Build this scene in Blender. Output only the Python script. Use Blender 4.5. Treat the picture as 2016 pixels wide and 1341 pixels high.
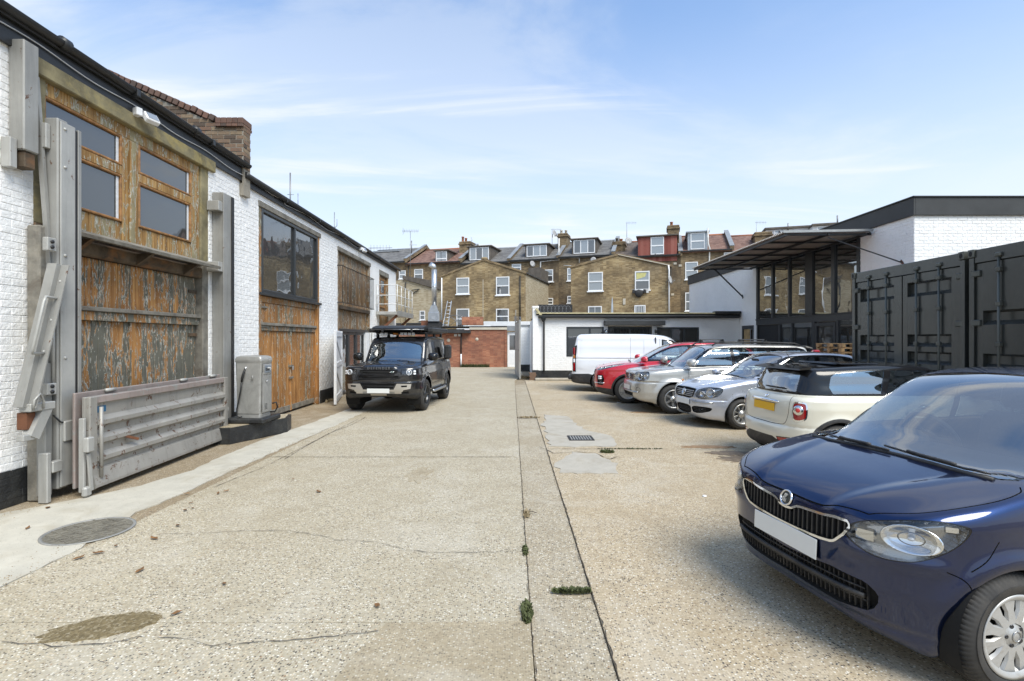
import bpy, math, random
import numpy as np
from mathutils import Vector, Matrix
random.seed(7)
R = math.radians
S = bpy.context.scene
for o in list(bpy.data.objects): bpy.data.objects.remove(o)
COL = S.collection
# ---------------------------------------------------------------- camera
CH = 1.70                      # eye height
F = 1000.0; VX = 1008.0; HY = 668.0   # focal length and principal point in pixels of the photograph
cam_d = bpy.data.cameras.new('camera'); cam = bpy.data.objects.new('camera', cam_d); COL.objects.link(cam)
cam.location = (0, 0, CH); cam.rotation_euler = (R(90), 0, 0)
cam_d.lens = 36*F/2016; cam_d.sensor_width = 36; cam_d.shift_y = -0.00124
cam_d.clip_start = 0.05; cam_d.clip_end = 2000
S.camera = cam
S.render.resolution_x = 1024; S.render.resolution_y = 681
# ---------------------------------------------------------------- world
W = bpy.data.worlds.new('World'); S.world = W; W.use_nodes = True
nt = W.node_tree; nt.nodes.clear()
def wn(t, **k):
    n = nt.nodes.new(t)
    for a, v in k.items(): setattr(n, a, v)
    return n
SUN_EL, SUN_AZ = R(52), R(146)      # azimuth clockwise from +Y
sky = wn('ShaderNodeTexSky', sky_type='NISHITA', sun_disc=False, sun_elevation=SUN_EL, sun_rotation=SUN_AZ,
         air_density=1.0, dust_density=1.2, ozone_density=1.5, altitude=50)
tc = wn('ShaderNodeTexCoord')
sep = wn('ShaderNodeSeparateXYZ'); nt.links.new(tc.outputs['Generated'], sep.inputs[0])
def wm(op, a, b=None, clamp=False):
    n = wn('ShaderNodeMath', operation=op, use_clamp=clamp)
    for i, v in enumerate((a, b)):
        if v is None: continue
        if isinstance(v, (int, float)): n.inputs[i].default_value = v
        else: nt.links.new(v, n.inputs[i])
    return n.outputs[0]
zz = wm('MAXIMUM', sep.outputs[2], 0.0)
zd = wm('ADD', zz, 0.16)
cx_ = wm('DIVIDE', sep.outputs[0], zd); cy_ = wm('DIVIDE', sep.outputs[1], zd)
comb = wn('ShaderNodeCombineXYZ'); nt.links.new(cx_, comb.inputs[0]); nt.links.new(cy_, comb.inputs[1])
def wnoise(scale, rot, stretch, detail, dist, lo, hi, off=0):
    m = wn('ShaderNodeMapping'); m.inputs['Rotation'].default_value = (0, 0, R(rot)); m.inputs['Scale'].default_value = (stretch, 1, 1)
    m.inputs['Location'].default_value = (off, off*.7, 0)
    nt.links.new(comb.outputs[0], m.inputs[0])
    n = wn('ShaderNodeTexNoise'); n.inputs['Scale'].default_value = scale; n.inputs['Detail'].default_value = detail
    n.inputs['Roughness'].default_value = .58; n.inputs['Distortion'].default_value = dist
    nt.links.new(m.outputs[0], n.inputs['Vector'])
    r = wn('ShaderNodeMapRange', interpolation_type='SMOOTHERSTEP'); r.inputs[1].default_value = lo; r.inputs[2].default_value = hi
    nt.links.new(n.outputs[0], r.inputs[0]); return r.outputs[0]
c1 = wnoise(.75, 35, .34, 10, 1.1, .42, .74)
c2 = wnoise(1.6, -28, .20, 10, 1.5, .49, .68, 4.3)
c3 = wnoise(.85, 12, .6, 9, .9, .47, .64, 9.0)
cl = wm('ADD', wm('MULTIPLY', c1, .62), wm('MULTIPLY', c2, .6), True)
cl = wm('ADD', cl, wm('MULTIPLY', c3, .30), True)
hz = wn('ShaderNodeMapRange', interpolation_type='SMOOTHSTEP'); hz.inputs[1].default_value = 0.0; hz.inputs[2].default_value = .70
hz.inputs[3].default_value = .90; hz.inputs[4].default_value = .08; nt.links.new(zz, hz.inputs[0])
fac = wm('SUBTRACT', 1.0, wm('MULTIPLY', wm('SUBTRACT', 1.0, cl), wm('SUBTRACT', 1.0, hz.outputs[0])), True)
tint = wn('ShaderNodeMix', data_type='RGBA', blend_type='MULTIPLY'); tint.inputs[0].default_value = 1
nt.links.new(sky.outputs[0], tint.inputs[6]); tint.inputs[7].default_value = (.60, 1.06, 1.38, 1)
mx = wn('ShaderNodeMix', data_type='RGBA'); nt.links.new(fac, mx.inputs[0]); nt.links.new(tint.outputs[2], mx.inputs[6])
mx.inputs[7].default_value = (4.75, 4.95, 5.1, 1)
bg = wn('ShaderNodeBackground'); bg.inputs[1].default_value = .108; nt.links.new(mx.outputs[2], bg.inputs[0])
wo = wn('ShaderNodeOutputWorld'); nt.links.new(bg.outputs[0], wo.inputs[0])
# ---------------------------------------------------------------- sun behind thin cloud
sd = bpy.data.lights.new('sun', 'SUN'); sun = bpy.data.objects.new('sun', sd); COL.objects.link(sun)
sd.energy = 2.3; sd.angle = R(34); sd.color = (1, .925, .81)
dv = Vector((math.sin(SUN_AZ)*math.cos(SUN_EL), math.cos(SUN_AZ)*math.cos(SUN_EL), math.sin(SUN_EL)))
sun.rotation_euler = dv.to_track_quat('Z', 'Y').to_euler(); sun.location = dv*60
S.view_settings.view_transform = 'Standard'; S.view_settings.look = 'None'; S.view_settings.exposure = 0.94
S.view_settings.gamma = 1.0; S.view_settings.use_curve_mapping = False
S.render.engine = 'CYCLES'
S.cycles.max_bounces = 8; S.cycles.transparent_max_bounces = 12; S.cycles.caustics_reflective = False; S.cycles.caustics_refractive = False

# ================================================================ library
def GP(px, py, z=0.0):
    D = F*(CH-z)/(py-HY); return ((px-VX)*D/F, D)          # point on a horizontal plane
def YZ(px, py, X):
    D = F*X/(px-VX); return (D, CH+(HY-py)*D/F)            # point on a plane x = X
def XZ(px, py, D):
    return ((px-VX)*D/F, CH+(HY-py)*D/F)                   # point on a plane y = D

def tag(o, label=None, cat=None, group=None, kind=None):
    if label: o['label'] = label
    if cat: o['category'] = cat
    if group: o['group'] = group
    if kind: o['kind'] = kind
    return o
def thing(name, label, cat, loc=(0,0,0), rz=0, group=None):
    o = bpy.data.objects.new(name, None); COL.objects.link(o)
    o.location = loc; o.rotation_euler = (0,0,rz); o.empty_display_size = .2
    return tag(o, label, cat, group)
def copy_tree(o, parent=None):
    c = o.copy(); COL.objects.link(c)
    if parent: c.parent = parent
    for ch in o.children: copy_tree(ch, c)
    return c
class MB:
    """collects shapes, then links them as one mesh object"""
    def __init__(s): s.v = []; s.f = []; s.sm = []
    def add(s, vs, fs, smooth=False):
        n = len(s.v); s.v += [tuple(v) for v in vs]
        for f in fs: s.f.append(tuple(i+n for i in f)); s.sm.append(smooth)
        return s
    def box(s, x0, x1, y0, y1, z0, z1, M=None):
        vs = [Vector((x,y,z)) for x in (x0,x1) for y in (y0,y1) for z in (z0,z1)]
        if M: vs = [M @ v for v in vs]
        return s.add(vs, [(0,1,3,2),(4,6,7,5),(0,4,5,1),(2,3,7,6),(0,2,6,4),(1,5,7,3)])
    def cbox(s, c, d, M=None):
        return s.box(c[0]-d[0]/2, c[0]+d[0]/2, c[1]-d[1]/2, c[1]+d[1]/2, c[2]-d[2]/2, c[2]+d[2]/2, M)
    def bbox(s, x0, x1, y0, y1, z0, z1, b=.01, M=None):
        """box with chamfered edges"""
        b = min(b, (x1-x0)*.45, (y1-y0)*.45, (z1-z0)*.45)
        vs = []; idx = {}
        for i, X in enumerate((x0, x1)):
            for j, Y in enumerate((y0, y1)):
                for k, Z in enumerate((z0, z1)):
                    sx, sy, sz = (b, -b)[i], (b, -b)[j], (b, -b)[k]
                    for a, p in enumerate(((X, Y+sy, Z+sz), (X+sx, Y, Z+sz), (X+sx, Y+sy, Z))):
                        idx[i,j,k,a] = len(vs); vs.append(Vector(p))
        q = idx; fs = []
        for i in (0,1):
            fs.append((q[i,0,0,0], q[i,0,1,0], q[i,1,1,0], q[i,1,0,0]) if i == 0 else (q[i,0,0,0], q[i,1,0,0], q[i,1,1,0], q[i,0,1,0]))
            fs.append((q[0,i,0,1], q[1,i,0,1], q[1,i,1,1], q[0,i,1,1]) if i == 0 else (q[0,i,0,1], q[0,i,1,1], q[1,i,1,1], q[1,i,0,1]))
            fs.append((q[0,0,i,2], q[0,1,i,2], q[1,1,i,2], q[1,0,i,2]) if i == 0 else (q[0,0,i,2], q[1,0,i,2], q[1,1,i,2], q[0,1,i,2]))
        for i in (0,1):
            for j in (0,1):
                fs.append((q[i,j,0,0], q[i,j,1,0], q[i,j,1,1], q[i,j,0,1])); fs.append((q[i,0,j,0], q[i,1,j,0], q[i,1,j,2], q[i,0,j,2]))
                fs.append((q[0,i,j,1], q[1,i,j,1], q[1,i,j,2], q[0,i,j,2]))
        for i in (0,1):
            for j in (0,1):
                for k in (0,1): fs.append((q[i,j,k,0], q[i,j,k,1], q[i,j,k,2]))
        if M: vs = [M @ v for v in vs]
        # orient all faces outwards from the centre
        c = sum(vs, Vector())/len(vs); out = []
        for f in fs:
            fc = sum((vs[t] for t in f), Vector())/len(f); n = (vs[f[1]]-vs[f[0]]).cross(vs[f[2]]-vs[f[0]])
            out.append(f if n.dot(fc-c) > 0 else f[::-1])
        return s.add(vs, out)
    def tube(s, pts, r, n=8, closed=False, smooth=True, caps=True):
        pts = [Vector(p) for p in pts]; N = len(pts); vs = []; fs = []
        rs = r if isinstance(r, (list, tuple)) else [r]*N
        up = None
        for i, p in enumerate(pts):
            if closed: t = pts[(i+1)%N]-pts[i-1]
            else: t = (pts[min(i+1,N-1)]-pts[max(i-1,0)])
            t.normalize()
            if up is None:
                up = Vector((0,0,1)) if abs(t.z) < .9 else Vector((1,0,0))
            a = t.cross(up); a.normalize(); b = a.cross(t); b.normalize(); up = b
            for k in range(n):
                an = 2*math.pi*(k+.5)/n; vs.append(p+(a*math.cos(an)+b*math.sin(an))*rs[i])
        for i in range(N if closed else N-1):
            j = (i+1) % N
            for k in range(n): fs.append((i*n+k, i*n+(k+1)%n, j*n+(k+1)%n, j*n+k))
        if not closed and caps: fs.append(tuple(range(n))[::-1]); fs.append(tuple((N-1)*n+k for k in range(n)))
        return s.add(vs, fs, smooth and n > 4)
    def bar(s, a, b, w, h=None, up=(0,0,1)):
        """square bar from a to b"""
        a = Vector(a); b = Vector(b); h = h or w; t = (b-a).normalized(); u = Vector(up)
        if abs(t.dot(u)) > .95: u = Vector((0,1,0))
        x = t.cross(u).normalized(); y = x.cross(t)
        vs = [p+x*i*w/2+y*j*h/2 for p in (a,b) for i, j in ((-1,-1),(1,-1),(1,1),(-1,1))]
        return s.add(vs, [(0,3,2,1),(4,5,6,7),(0,1,5,4),(1,2,6,5),(2,3,7,6),(3,0,4,7)][::1])
    def lathe(s, prof, n=24, M=None, smooth=True, cap=False):
        """profile of (radius, height) spun round z"""
        vs = []; fs = []; m = len(prof)
        for k in range(n):
            a = 2*math.pi*k/n
            for r_, h in prof:
                v = Vector((r_*math.cos(a), r_*math.sin(a), h)); vs.append(M @ v if M else v)
        for k in range(n):
            j = (k+1) % n
            for i in range(m-1): fs.append((k*m+i, j*m+i, j*m+i+1, k*m+i+1))
        if cap: fs.append(tuple(k*m for k in range(n))[::-1]); fs.append(tuple(k*m+m-1 for k in range(n)))
        return s.add(vs, fs, smooth)
    def prism(s, poly, h0, h1, M=None):
        """outline in xy pushed from h0 to h1 along z"""
        n = len(poly); a = sum(poly[i][0]*poly[(i+1)%n][1]-poly[(i+1)%n][0]*poly[i][1] for i in range(n))
        if a < 0: poly = poly[::-1]
        vs = [Vector((p[0],p[1],h)) for h in (h0,h1) for p in poly]
        if M: vs = [M @ v for v in vs]
        return s.add(vs, [tuple(range(n))[::-1], tuple(range(n,2*n))]+[(i,(i+1)%n,n+(i+1)%n,n+i) for i in range(n)])
    def mesh(s, name, mat):
        me = bpy.data.meshes.new(name); me.from_pydata(s.v, [], s.f)
        me.polygons.foreach_set('use_smooth', s.sm)
        for m in (mat if isinstance(mat, (list,tuple)) else [mat]): me.materials.append(m)
        me.update(); return me
    def build(s, name, mat, parent=None, label=None, cat=None, group=None, kind=None, loc=None, auto=0):
        me = s.mesh(name, mat); o = bpy.data.objects.new(name, me); COL.objects.link(o)
        if parent: o.parent = parent
        if loc: o.location = loc
        if auto:
            me.polygons.foreach_set('use_smooth', [True]*len(me.polygons)); me.set_sharp_from_angle(angle=R(auto))
        return tag(o, label, cat, group, kind)
def inst(name, me, parent, loc, rot=None, scale=None):
    o = bpy.data.objects.new(name, me); COL.objects.link(o); o.parent = parent; o.location = loc
    if rot: o.rotation_euler = rot
    if scale: o.scale = scale
    return o

# ---------------------------------------------------------------- material helpers
class NM:
    def __init__(s, name, coord='pos'):
        s.m = bpy.data.materials.new(name); s.m.use_nodes = True; s.t = s.m.node_tree
        s.b = s.t.nodes['Principled BSDF']
        if coord == 'pos': s.co = s.n('ShaderNodeNewGeometry').outputs['Position']
        else: s.co = s.n('ShaderNodeTexCoord').outputs['Object']
    def n(s, t, **k):
        x = s.t.nodes.new(t)
        for a, v in k.items(): setattr(x, a, v)
        return x
    def put(s, sock, v):
        if isinstance(v, bpy.types.NodeSocket): s.t.links.new(v, sock)
        elif isinstance(v, (tuple, list)) and len(v) == 3 and sock.type == 'RGBA': sock.default_value = (*v, 1)
        else: sock.default_value = v
    def set(s, **k):
        for a, v in k.items(): s.put(s.b.inputs[a.replace('_', ' ')], v)
        return s
    def map(s, sc=(1,1,1), rot=(0,0,0), loc=(0,0,0), co=None):
        m = s.n('ShaderNodeMapping'); s.put(m.inputs[0], co or s.co); m.inputs['Scale'].default_value = sc
        m.inputs['Rotation'].default_value = rot; m.inputs['Location'].default_value = loc; return m.outputs[0]
    def noise(s, scale=5, detail=4, rough=.55, dist=0, co=None):
        x = s.n('ShaderNodeTexNoise'); s.put(x.inputs['Vector'], co or s.co); x.inputs['Scale'].default_value = scale
        x.inputs['Detail'].default_value = detail; x.inputs['Roughness'].default_value = rough; x.inputs['Distortion'].default_value = dist
        return x.outputs[0]
    def voro(s, scale=5, feature='F1', out='Distance', co=None, rnd=1):
        x = s.n('ShaderNodeTexVoronoi', feature=feature); s.put(x.inputs['Vector'], co or s.co); x.inputs['Scale'].default_value = scale
        x.inputs['Randomness'].default_value = rnd
        return x.outputs[out]
    def ramp(s, fac, stops, interp='LINEAR'):
        x = s.n('ShaderNodeValToRGB'); x.color_ramp.interpolation = interp; s.put(x.inputs[0], fac); e = x.color_ramp.elements
        while len(e) < len(stops): e.new(.5)
        for i, (p, c) in enumerate(stops):
            e[i].position = p; e[i].color = (c, c, c, 1) if isinstance(c, (int,float)) else (*c, 1)
        return x.outputs[0]
    def mix(s, fac, a, b, blend='MIX'):
        x = s.n('ShaderNodeMix', data_type='RGBA', blend_type=blend); s.put(x.inputs[0], fac); s.put(x.inputs[6], a); s.put(x.inputs[7], b)
        return x.outputs[2]
    def math(s, op, a, b=None, clamp=False):
        x = s.n('ShaderNodeMath', operation=op, use_clamp=clamp); s.put(x.inputs[0], a)
        if b is not None: s.put(x.inputs[1], b)
        return x.outputs[0]
    def sep(s, co=None):
        x = s.n('ShaderNodeSeparateXYZ'); s.put(x.inputs[0], co or s.co); return x.outputs
    def bump(s, h, strength=.3, dist=.01):
        x = s.n('ShaderNodeBump'); s.put(x.inputs['Height'], h); x.inputs['Strength'].default_value = strength; x.inputs['Distance'].default_value = dist
        s.put(s.b.inputs['Normal'], x.outputs[0]); return s
def simple(name, col, rough=.6, metal=0, var=.12, scale=8, bump=0, coord='pos', dirt=None, **k):
    """plain finish with uneven colour and, if asked, dirt patches"""
    M = NM(name, coord); nz = M.noise(scale, 6, .6)
    lo = tuple(c*(1-var) for c in col); hi = tuple(min(1, c*(1+var)) for c in col)
    c = M.ramp(nz, [(.3, lo), (.7, hi)])
    if dirt: c = M.mix(M.ramp(M.noise(scale*.4, 8, .7, .6), [(.52, 0), (.68, 1)]), c, dirt)
    M.set(Base_Color=c, Roughness=rough, Metallic=metal, **k)
    if bump: M.bump(M.noise(scale*6, 5, .6), bump, .01)
    return M.m
# ================================================================ materials
def concrete(name, base, peb=1.0, warm=0.0):
    """exposed aggregate: pebbles of several colours set in pale cement"""
    M = NM(name)
    cell = M.voro(74, out='Color'); dist = M.voro(74); cs = M.sep(cell)
    cell2 = M.voro(46, out='Color'); d2 = M.voro(46); cs2 = M.sep(cell2)
    b = base
    pebc = M.ramp(cs[0], [(0, (.05,.048,.045)), (.17, (.17,.115,.07)), (.25, (b[0]*.72,b[1]*.66,b[2]*.55)), (.46, b), (.66, (.56,.47,.33)), (.86, (.72,.68,.58))], 'CONSTANT')
    pebd = M.ramp(cs2[0], [(0, (.08,.075,.07)), (.12, (.32,.19,.10)), (.2, b), (.8, (.30,.24,.17)), (.9, (.74,.70,.62))], 'CONSTANT')
    cem = M.ramp(M.noise(30, 6, .7), [(.3, (b[0]*.62,b[1]*.60,b[2]*.56)), (.7, (b[0]*.98,b[1]*.95,b[2]*.88))])
    c = M.mix(M.ramp(dist, [(.36, 1), (.5, 0)]), cem, pebc)
    c = M.mix(M.math('MULTIPLY', M.ramp(d2, [(.22, 1), (.3, 0)]), M.math('LESS_THAN', cs2[1], .3)), c, pebd)
    c = M.mix(peb, cem, c)
    big = M.noise(.55, 7, .62, .4); c = M.mix(M.ramp(big, [(.38, .0), (.70, .5)]), c, (b[0]*.70,b[1]*.65,b[2]*.55))
    mid = M.noise(2.6, 6, .7, 1.0); c = M.mix(M.ramp(mid, [(.48, 0), (.76, .48)]), c, (b[0]*.55,b[1]*.5,b[2]*.42))
    worn = M.noise(1.1, 6, .65, .8, co=M.map(loc=(5,9,0))); c = M.mix(M.ramp(worn, [(.50, 0), (.72, .35)]), c, (.54,.50,.42))
    M.set(Base_Color=c, Roughness=.86, Specular_IOR_Level=.3)
    h = M.math('ADD', M.math('MULTIPLY', dist, -.6), M.math('MULTIPLY', M.noise(14, 5, .6), .8))
    M.bump(h, .55, .006); return M.m
m_conc_l = concrete('aggregate_concrete', (.49,.445,.355))
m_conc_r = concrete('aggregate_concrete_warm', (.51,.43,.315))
m_conc_g = concrete('aggregate_concrete_gully', (.44,.39,.305))
m_apron = concrete('dirty_concrete', (.33,.27,.19), .6)
def cement(name, base, spots=True):
    M = NM(name); c = M.ramp(M.noise(3.5, 9, .68, .3), [(.25, tuple(x*.8 for x in base)), (.75, tuple(x*1.1 for x in base))])
    c = M.mix(M.ramp(M.noise(1.3, 8, .7, 1.2), [(.5, 0), (.68, .55)]), c, tuple(x*y for x, y in zip(base, (.66,.6,.5))))
    c = M.mix(M.ramp(M.voro(38), [(.10, .7), (.16, 0)]), c, (.16,.14,.11))
    M.set(Base_Color=c, Roughness=.9); M.bump(M.noise(45, 6, .7), .35, .006); return M.m
m_cement = cement('pale_cement', (.49,.46,.385)); m_patch = cement('grey_cement_patch', (.42,.385,.32)); m_patch_dark = concrete('smoothed_concrete', (.43,.375,.28), .6)
m_crack = simple('crack_dirt', (.055,.045,.035), .95)
M = NM('oily_gravel'); c = M.ramp(M.voro(70, out='Color'), [(0, (.10,.075,.035)), (.6, (.19,.145,.07)), (1, (.34,.29,.2))])
M.set(Base_Color=c, Roughness=.55); M.bump(M.voro(70), .5, .008); m_oil = M.m

def painted_brick(name, base, rough=.62, dirt=.25):
    M = NM(name)
    c = M.ramp(M.noise(1.1, 7, .62), [(.25, tuple(x*.9 for x in base)), (.7, base)])
    z = M.sep()[2]
    low = M.math('MULTIPLY', M.ramp(z, [(.0, 1), (1.0, 0)]), M.ramp(M.noise(4, 7, .7), [(.45, 0), (.7, 1)]))
    c = M.mix(M.math('MULTIPLY', low, dirt), c, (.36,.35,.30))
    c = M.mix(M.math('MULTIPLY', M.ramp(M.noise(2.2, 9, .72, 1.5, co=M.map((1.6,1.6,.5))), [(.6, 0), (.72, 1)]), dirt), c, (.47,.46,.44))
    M.set(Base_Color=c, Roughness=rough); M.bump(M.math('ADD', M.noise(22, 6, .62), M.math('MULTIPLY', M.noise(7, 4), 1.2)), .75, .016); return M.m
m_white = painted_brick('white_painted_brick', (.87,.865,.85)); m_black_plinth = painted_brick('black_painted_brick', (.018,.019,.02), .5, .1)
def brickwork(name, bricks, mortar, scale=1.0, axis='y', soot=None, bm=.5, bw=.225, rh=.075, stain=(.3,.25,.17), stain_amt=.5):
    """bricks too far off to be told apart: courses, joints and the brick-to-brick change of colour"""
    M = NM(name, 'obj'); s = M.sep(); cb = M.n('ShaderNodeCombineXYZ')
    nrm = M.n('ShaderNodeNewGeometry').outputs['Normal']
    vt = M.n('ShaderNodeVectorTransform', vector_type='NORMAL', convert_from='WORLD', convert_to='OBJECT'); M.put(vt.inputs[0], nrm)
    ns = M.sep(vt.outputs[0])
    side = M.math('GREATER_THAN', M.math('ABSOLUTE', ns[0]), .7)
    u = M.math('ADD', M.math('MULTIPLY', side, s[1]), M.math('MULTIPLY', M.math('SUBTRACT', 1.0, side), s[0]))
    M.put(cb.inputs[0], u); M.put(cb.inputs[1], s[2])
    t = M.n('ShaderNodeTexBrick', offset=.5); M.put(t.inputs['Vector'], cb.outputs[0]); t.inputs['Scale'].default_value = 1/scale
    t.inputs['Brick Width'].default_value = bw; t.inputs['Row Height'].default_value = rh; t.inputs['Mortar Size'].default_value = .006
    t.inputs['Mortar Smooth'].default_value = .3; t.inputs['Bias'].default_value = 0
    M.put(t.inputs['Color1'], (0,0,0)); M.put(t.inputs['Color2'], (1,1,1)); M.put(t.inputs['Mortar'], (.5,.5,.5))
    # value per brick from a cell lookup, so colours differ brick to brick
    fu = M.math('FLOOR', M.math('DIVIDE', u, bw*scale)); fz = M.math('FLOOR', M.math('DIVIDE', s[2], rh*scale))
    c3 = M.n('ShaderNodeCombineXYZ'); M.put(c3.inputs[0], fu); M.put(c3.inputs[1], fz)
    wnz = M.n('ShaderNodeTexWhiteNoise', noise_dimensions='2D'); M.put(wnz.inputs['Vector'], c3.outputs[0])
    v = M.math('ADD', M.math('MULTIPLY', wnz.outputs[0], .55), M.math('MULTIPLY', M.noise(.6, 7, .65), .5))
    n = len(bricks); c = M.ramp(v, [(.1+.8*i/(n-1), b) for i, b in enumerate(bricks)])
    c = M.mix(t.outputs['Fac'], c, mortar)
    if soot: c = M.mix(M.ramp(M.noise(.35, 8, .68, .7), [(.40, 0), (.62, .85)]), c, soot)
    c = M.mix(M.math('MULTIPLY', M.ramp(M.noise(.9, 8, .7, 1, co=M.map((1,1,.5))), [(.5, 0), (.75, 1)]), stain_amt), c, stain)
    M.set(Base_Color=c, Roughness=.9); M.bump(M.math('ADD', M.math('MULTIPLY', t.outputs['Fac'], -1.0), M.noise(40, 4)), .5, .01)
    return M.m
m_stock = brickwork('yellow_stock_brick', [(.13,.09,.045), (.31,.215,.10), (.44,.32,.16), (.55,.43,.25)], (.36,.31,.22), soot=(.10,.07,.04))
m_stock_d = brickwork('sooty_stock_brick', [(.09,.065,.04), (.18,.125,.065), (.27,.19,.10), (.37,.27,.15)], (.22,.185,.13), soot=(.065,.048,.032))
m_stock_y = brickwork('pale_stock_brick', [(.26,.20,.12), (.38,.31,.20), (.46,.39,.27), (.52,.46,.33)], (.34,.31,.25), stain_amt=.3)
m_red = brickwork('red_brick', [(.19,.065,.038), (.33,.11,.055), (.43,.165,.085), (.50,.24,.13)], (.26,.21,.17), soot=(.15,.07,.05), stain=(.20,.13,.09), stain_amt=.35)
m_whitefar = brickwork('white_brick_far', [(.76,.77,.77), (.80,.81,.81), (.83,.84,.84)], (.66,.67,.68), stain=(.66,.66,.65), stain_amt=.2)
def bvar(name, cols):
    M = NM(name, 'pos'); r = M.n('ShaderNodeObjectInfo').outputs['Random']
    c = M.ramp(r, [(.05+.9*i/(len(cols)-1), k) for i, k in enumerate(cols)]); c = M.mix(M.ramp(M.noise(30, 6, .7), [(.4, 0), (.75, .7)]), c, (.10,.085,.07))
    M.set(Base_Color=c, Roughness=.9); M.bump(M.noise(70, 4), .5, .006); return M.m
m_oldbrick = bvar('weathered_brick', [(.07,.05,.038), (.16,.105,.065), (.27,.20,.125), (.19,.11,.07)])
m_redcap = bvar('coping_brick_mix', [(.11,.06,.045), (.19,.10,.07), (.08,.055,.045)])
m_mortar = simple('lime_mortar', (.28,.255,.21), .95, bump=.5)

def peeled(name, wood1, wood2, paint, amt, fleck=(.50,.50,.44), fl=.05, sc=1.0, bw=.11):
    """bare weathered timber under flaking paint, with pale rims where the paint lifts"""
    M = NM(name); co = M.map((26,26,1.3)); s = M.sep()
    g = M.noise(1.0, 7, .65, .6, co=co)
    brd = M.n('ShaderNodeTexWhiteNoise', noise_dimensions='1D'); M.put(brd.inputs['W'], M.math('FLOOR', M.math('DIVIDE', s[1], bw)))
    wood = M.ramp(g, [(.25, tuple(x*.35 for x in wood1)), (.45, wood1), (.62, wood2), (.8, tuple(min(1, x*1.35) for x in wood2))])
    wood = M.mix(M.math('MULTIPLY', M.ramp(M.noise(1.3, 5, .6), [(.4, 0), (.65, 1)]), .55), wood, tuple(x*.45 for x in wood1))
    n = M.noise(1.0, 6, .62, 1.3, co=M.map((13*sc,13*sc,3.0*sc))); n = M.math('ADD', M.math('MULTIPLY', n, .62), M.math('MULTIPLY', M.noise(.9, 3, .6), .30))
    n = M.math('ADD', n, M.math('MULTIPLY', M.math('SUBTRACT', brd.outputs[0], .5), .10))
    t = .5 - amt*.2+.03 if amt else .9
    pm = M.ramp(n, [(t, 0), (t+.008, 1)]); fm = M.ramp(n, [(t-fl*.35, 0), (t-fl*.1, 1), (t+fl*.35, 1), (t+fl*.55, 0)])
    fm = M.math('MULTIPLY', fm, M.ramp(M.noise(1.0, 5, .7, 1, co=M.map((24,24,9), loc=(3,1,2))), [(.42, 0), (.52, 1)]))
    pc = M.ramp(M.noise(6, 6, .6), [(.3, tuple(x*.75 for x in paint)), (.7, tuple(x*1.15 for x in paint))])
    c = M.mix(pm, wood, pc); c = M.mix(fm, c, fleck)
    M.set(Base_Color=c, Roughness=.72)
    M.bump(M.math('ADD', M.math('ADD', M.math('MULTIPLY', pm, .5), M.math('MULTIPLY', fm, .6)), M.math('MULTIPLY', g, .7)), .6, .006); return M.m
OR1, OR2 = (.24,.095,.022), (.42,.20,.06)
m_wood_mid = peeled('peeling_boards_orange', (.34,.15,.04), (.56,.30,.10), (.13,.118,.085), .30, sc=1.5)
m_wood_low = peeled('peeling_boards_grey', (.33,.15,.04), (.52,.27,.09), (.135,.13,.10), .50, sc=1.5)
m_wood_top = peeled('peeling_boards_olive', (.30,.16,.045), (.50,.31,.115), (.28,.235,.13), .26, sc=1.5)
m_wood_door = peeled('stripped_door_boards', (.32,.145,.04), (.52,.27,.095), (.18,.155,.095), .18, sc=1.4)
m_wood_pale = peeled('sun_bleached_boards', (.22,.12,.05), (.38,.24,.11), (.13,.10,.06), .25)
m_beam = simple('mossy_painted_beam', (.21,.18,.10), .8, var=.5, scale=3, bump=.5, dirt=(.38,.30,.11))
m_wood_dark = simple('dark_damp_timber', (.085,.062,.04), .85, var=.5, scale=5, bump=.6, dirt=(.22,.10,.035))
m_wood_grey = simple('grey_old_timber', (.20,.185,.155), .85, var=.4, scale=6, bump=.6, dirt=(.11,.09,.07))
m_frame_orange = simple('varnished_sash', (.27,.13,.04), .55, var=.5, scale=14, bump=.4, dirt=(.16,.10,.04))
def metalpaint(name, base, rust=(.13,.06,.03), amt=.66, rough=.5):
    M = NM(name); c = M.ramp(M.noise(2.2, 7, .6), [(.3, tuple(x*.82 for x in base)), (.7, tuple(x*1.12 for x in base))])
    c = M.mix(M.ramp(M.noise(9, 9, .72, .5), [(amt, 0), (amt+.03, 1)]), c, rust)
    c = M.mix(M.math('MULTIPLY', M.ramp(M.noise(1, 6, .7, co=M.map((9,9,.8))), [(.5, 0), (.7, 1)]), .35), c, tuple(x*.45 for x in base))
    M.set(Base_Color=c, Roughness=rough, Metallic=.25); M.bump(M.noise(25, 6, .7), .25, .005); return M.m
m_galv = metalpaint('grey_painted_steel', (.31,.305,.285), amt=.63); m_galv_l = metalpaint('pale_grey_steel', (.41,.405,.38), amt=.65)
m_lift = metalpaint('worn_grey_lift_paint', (.33,.315,.285), (.12,.055,.03), .58); m_lift_red = metalpaint('faded_pink_primer', (.34,.28,.255), (.3,.3,.28), .55)
m_cont = metalpaint('dark_grey_container_paint', (.050,.053,.048), (.035,.035,.03), .72, .26); m_cont.node_tree.nodes['Principled BSDF'].inputs['Coat Weight'].default_value = .25; m_cont.node_tree.nodes['Principled BSDF'].inputs['Coat IOR'].default_value = 1.8; m_cont.node_tree.nodes['Principled BSDF'].inputs['Coat Roughness'].default_value = .25; m_cont_l = metalpaint('dark_grey_container_fittings', (.088,.092,.08), (.04,.04,.035), .7, .36)
m_black = simple('black_paint', (.016,.017,.018), .45, var=.3, scale=5); m_black_rough = simple('black_felt', (.03,.03,.031), .85, var=.4, scale=3, bump=.4)
m_black_soft = simple('black_plastic', (.014,.014,.015), .5, var=.2)
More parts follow.
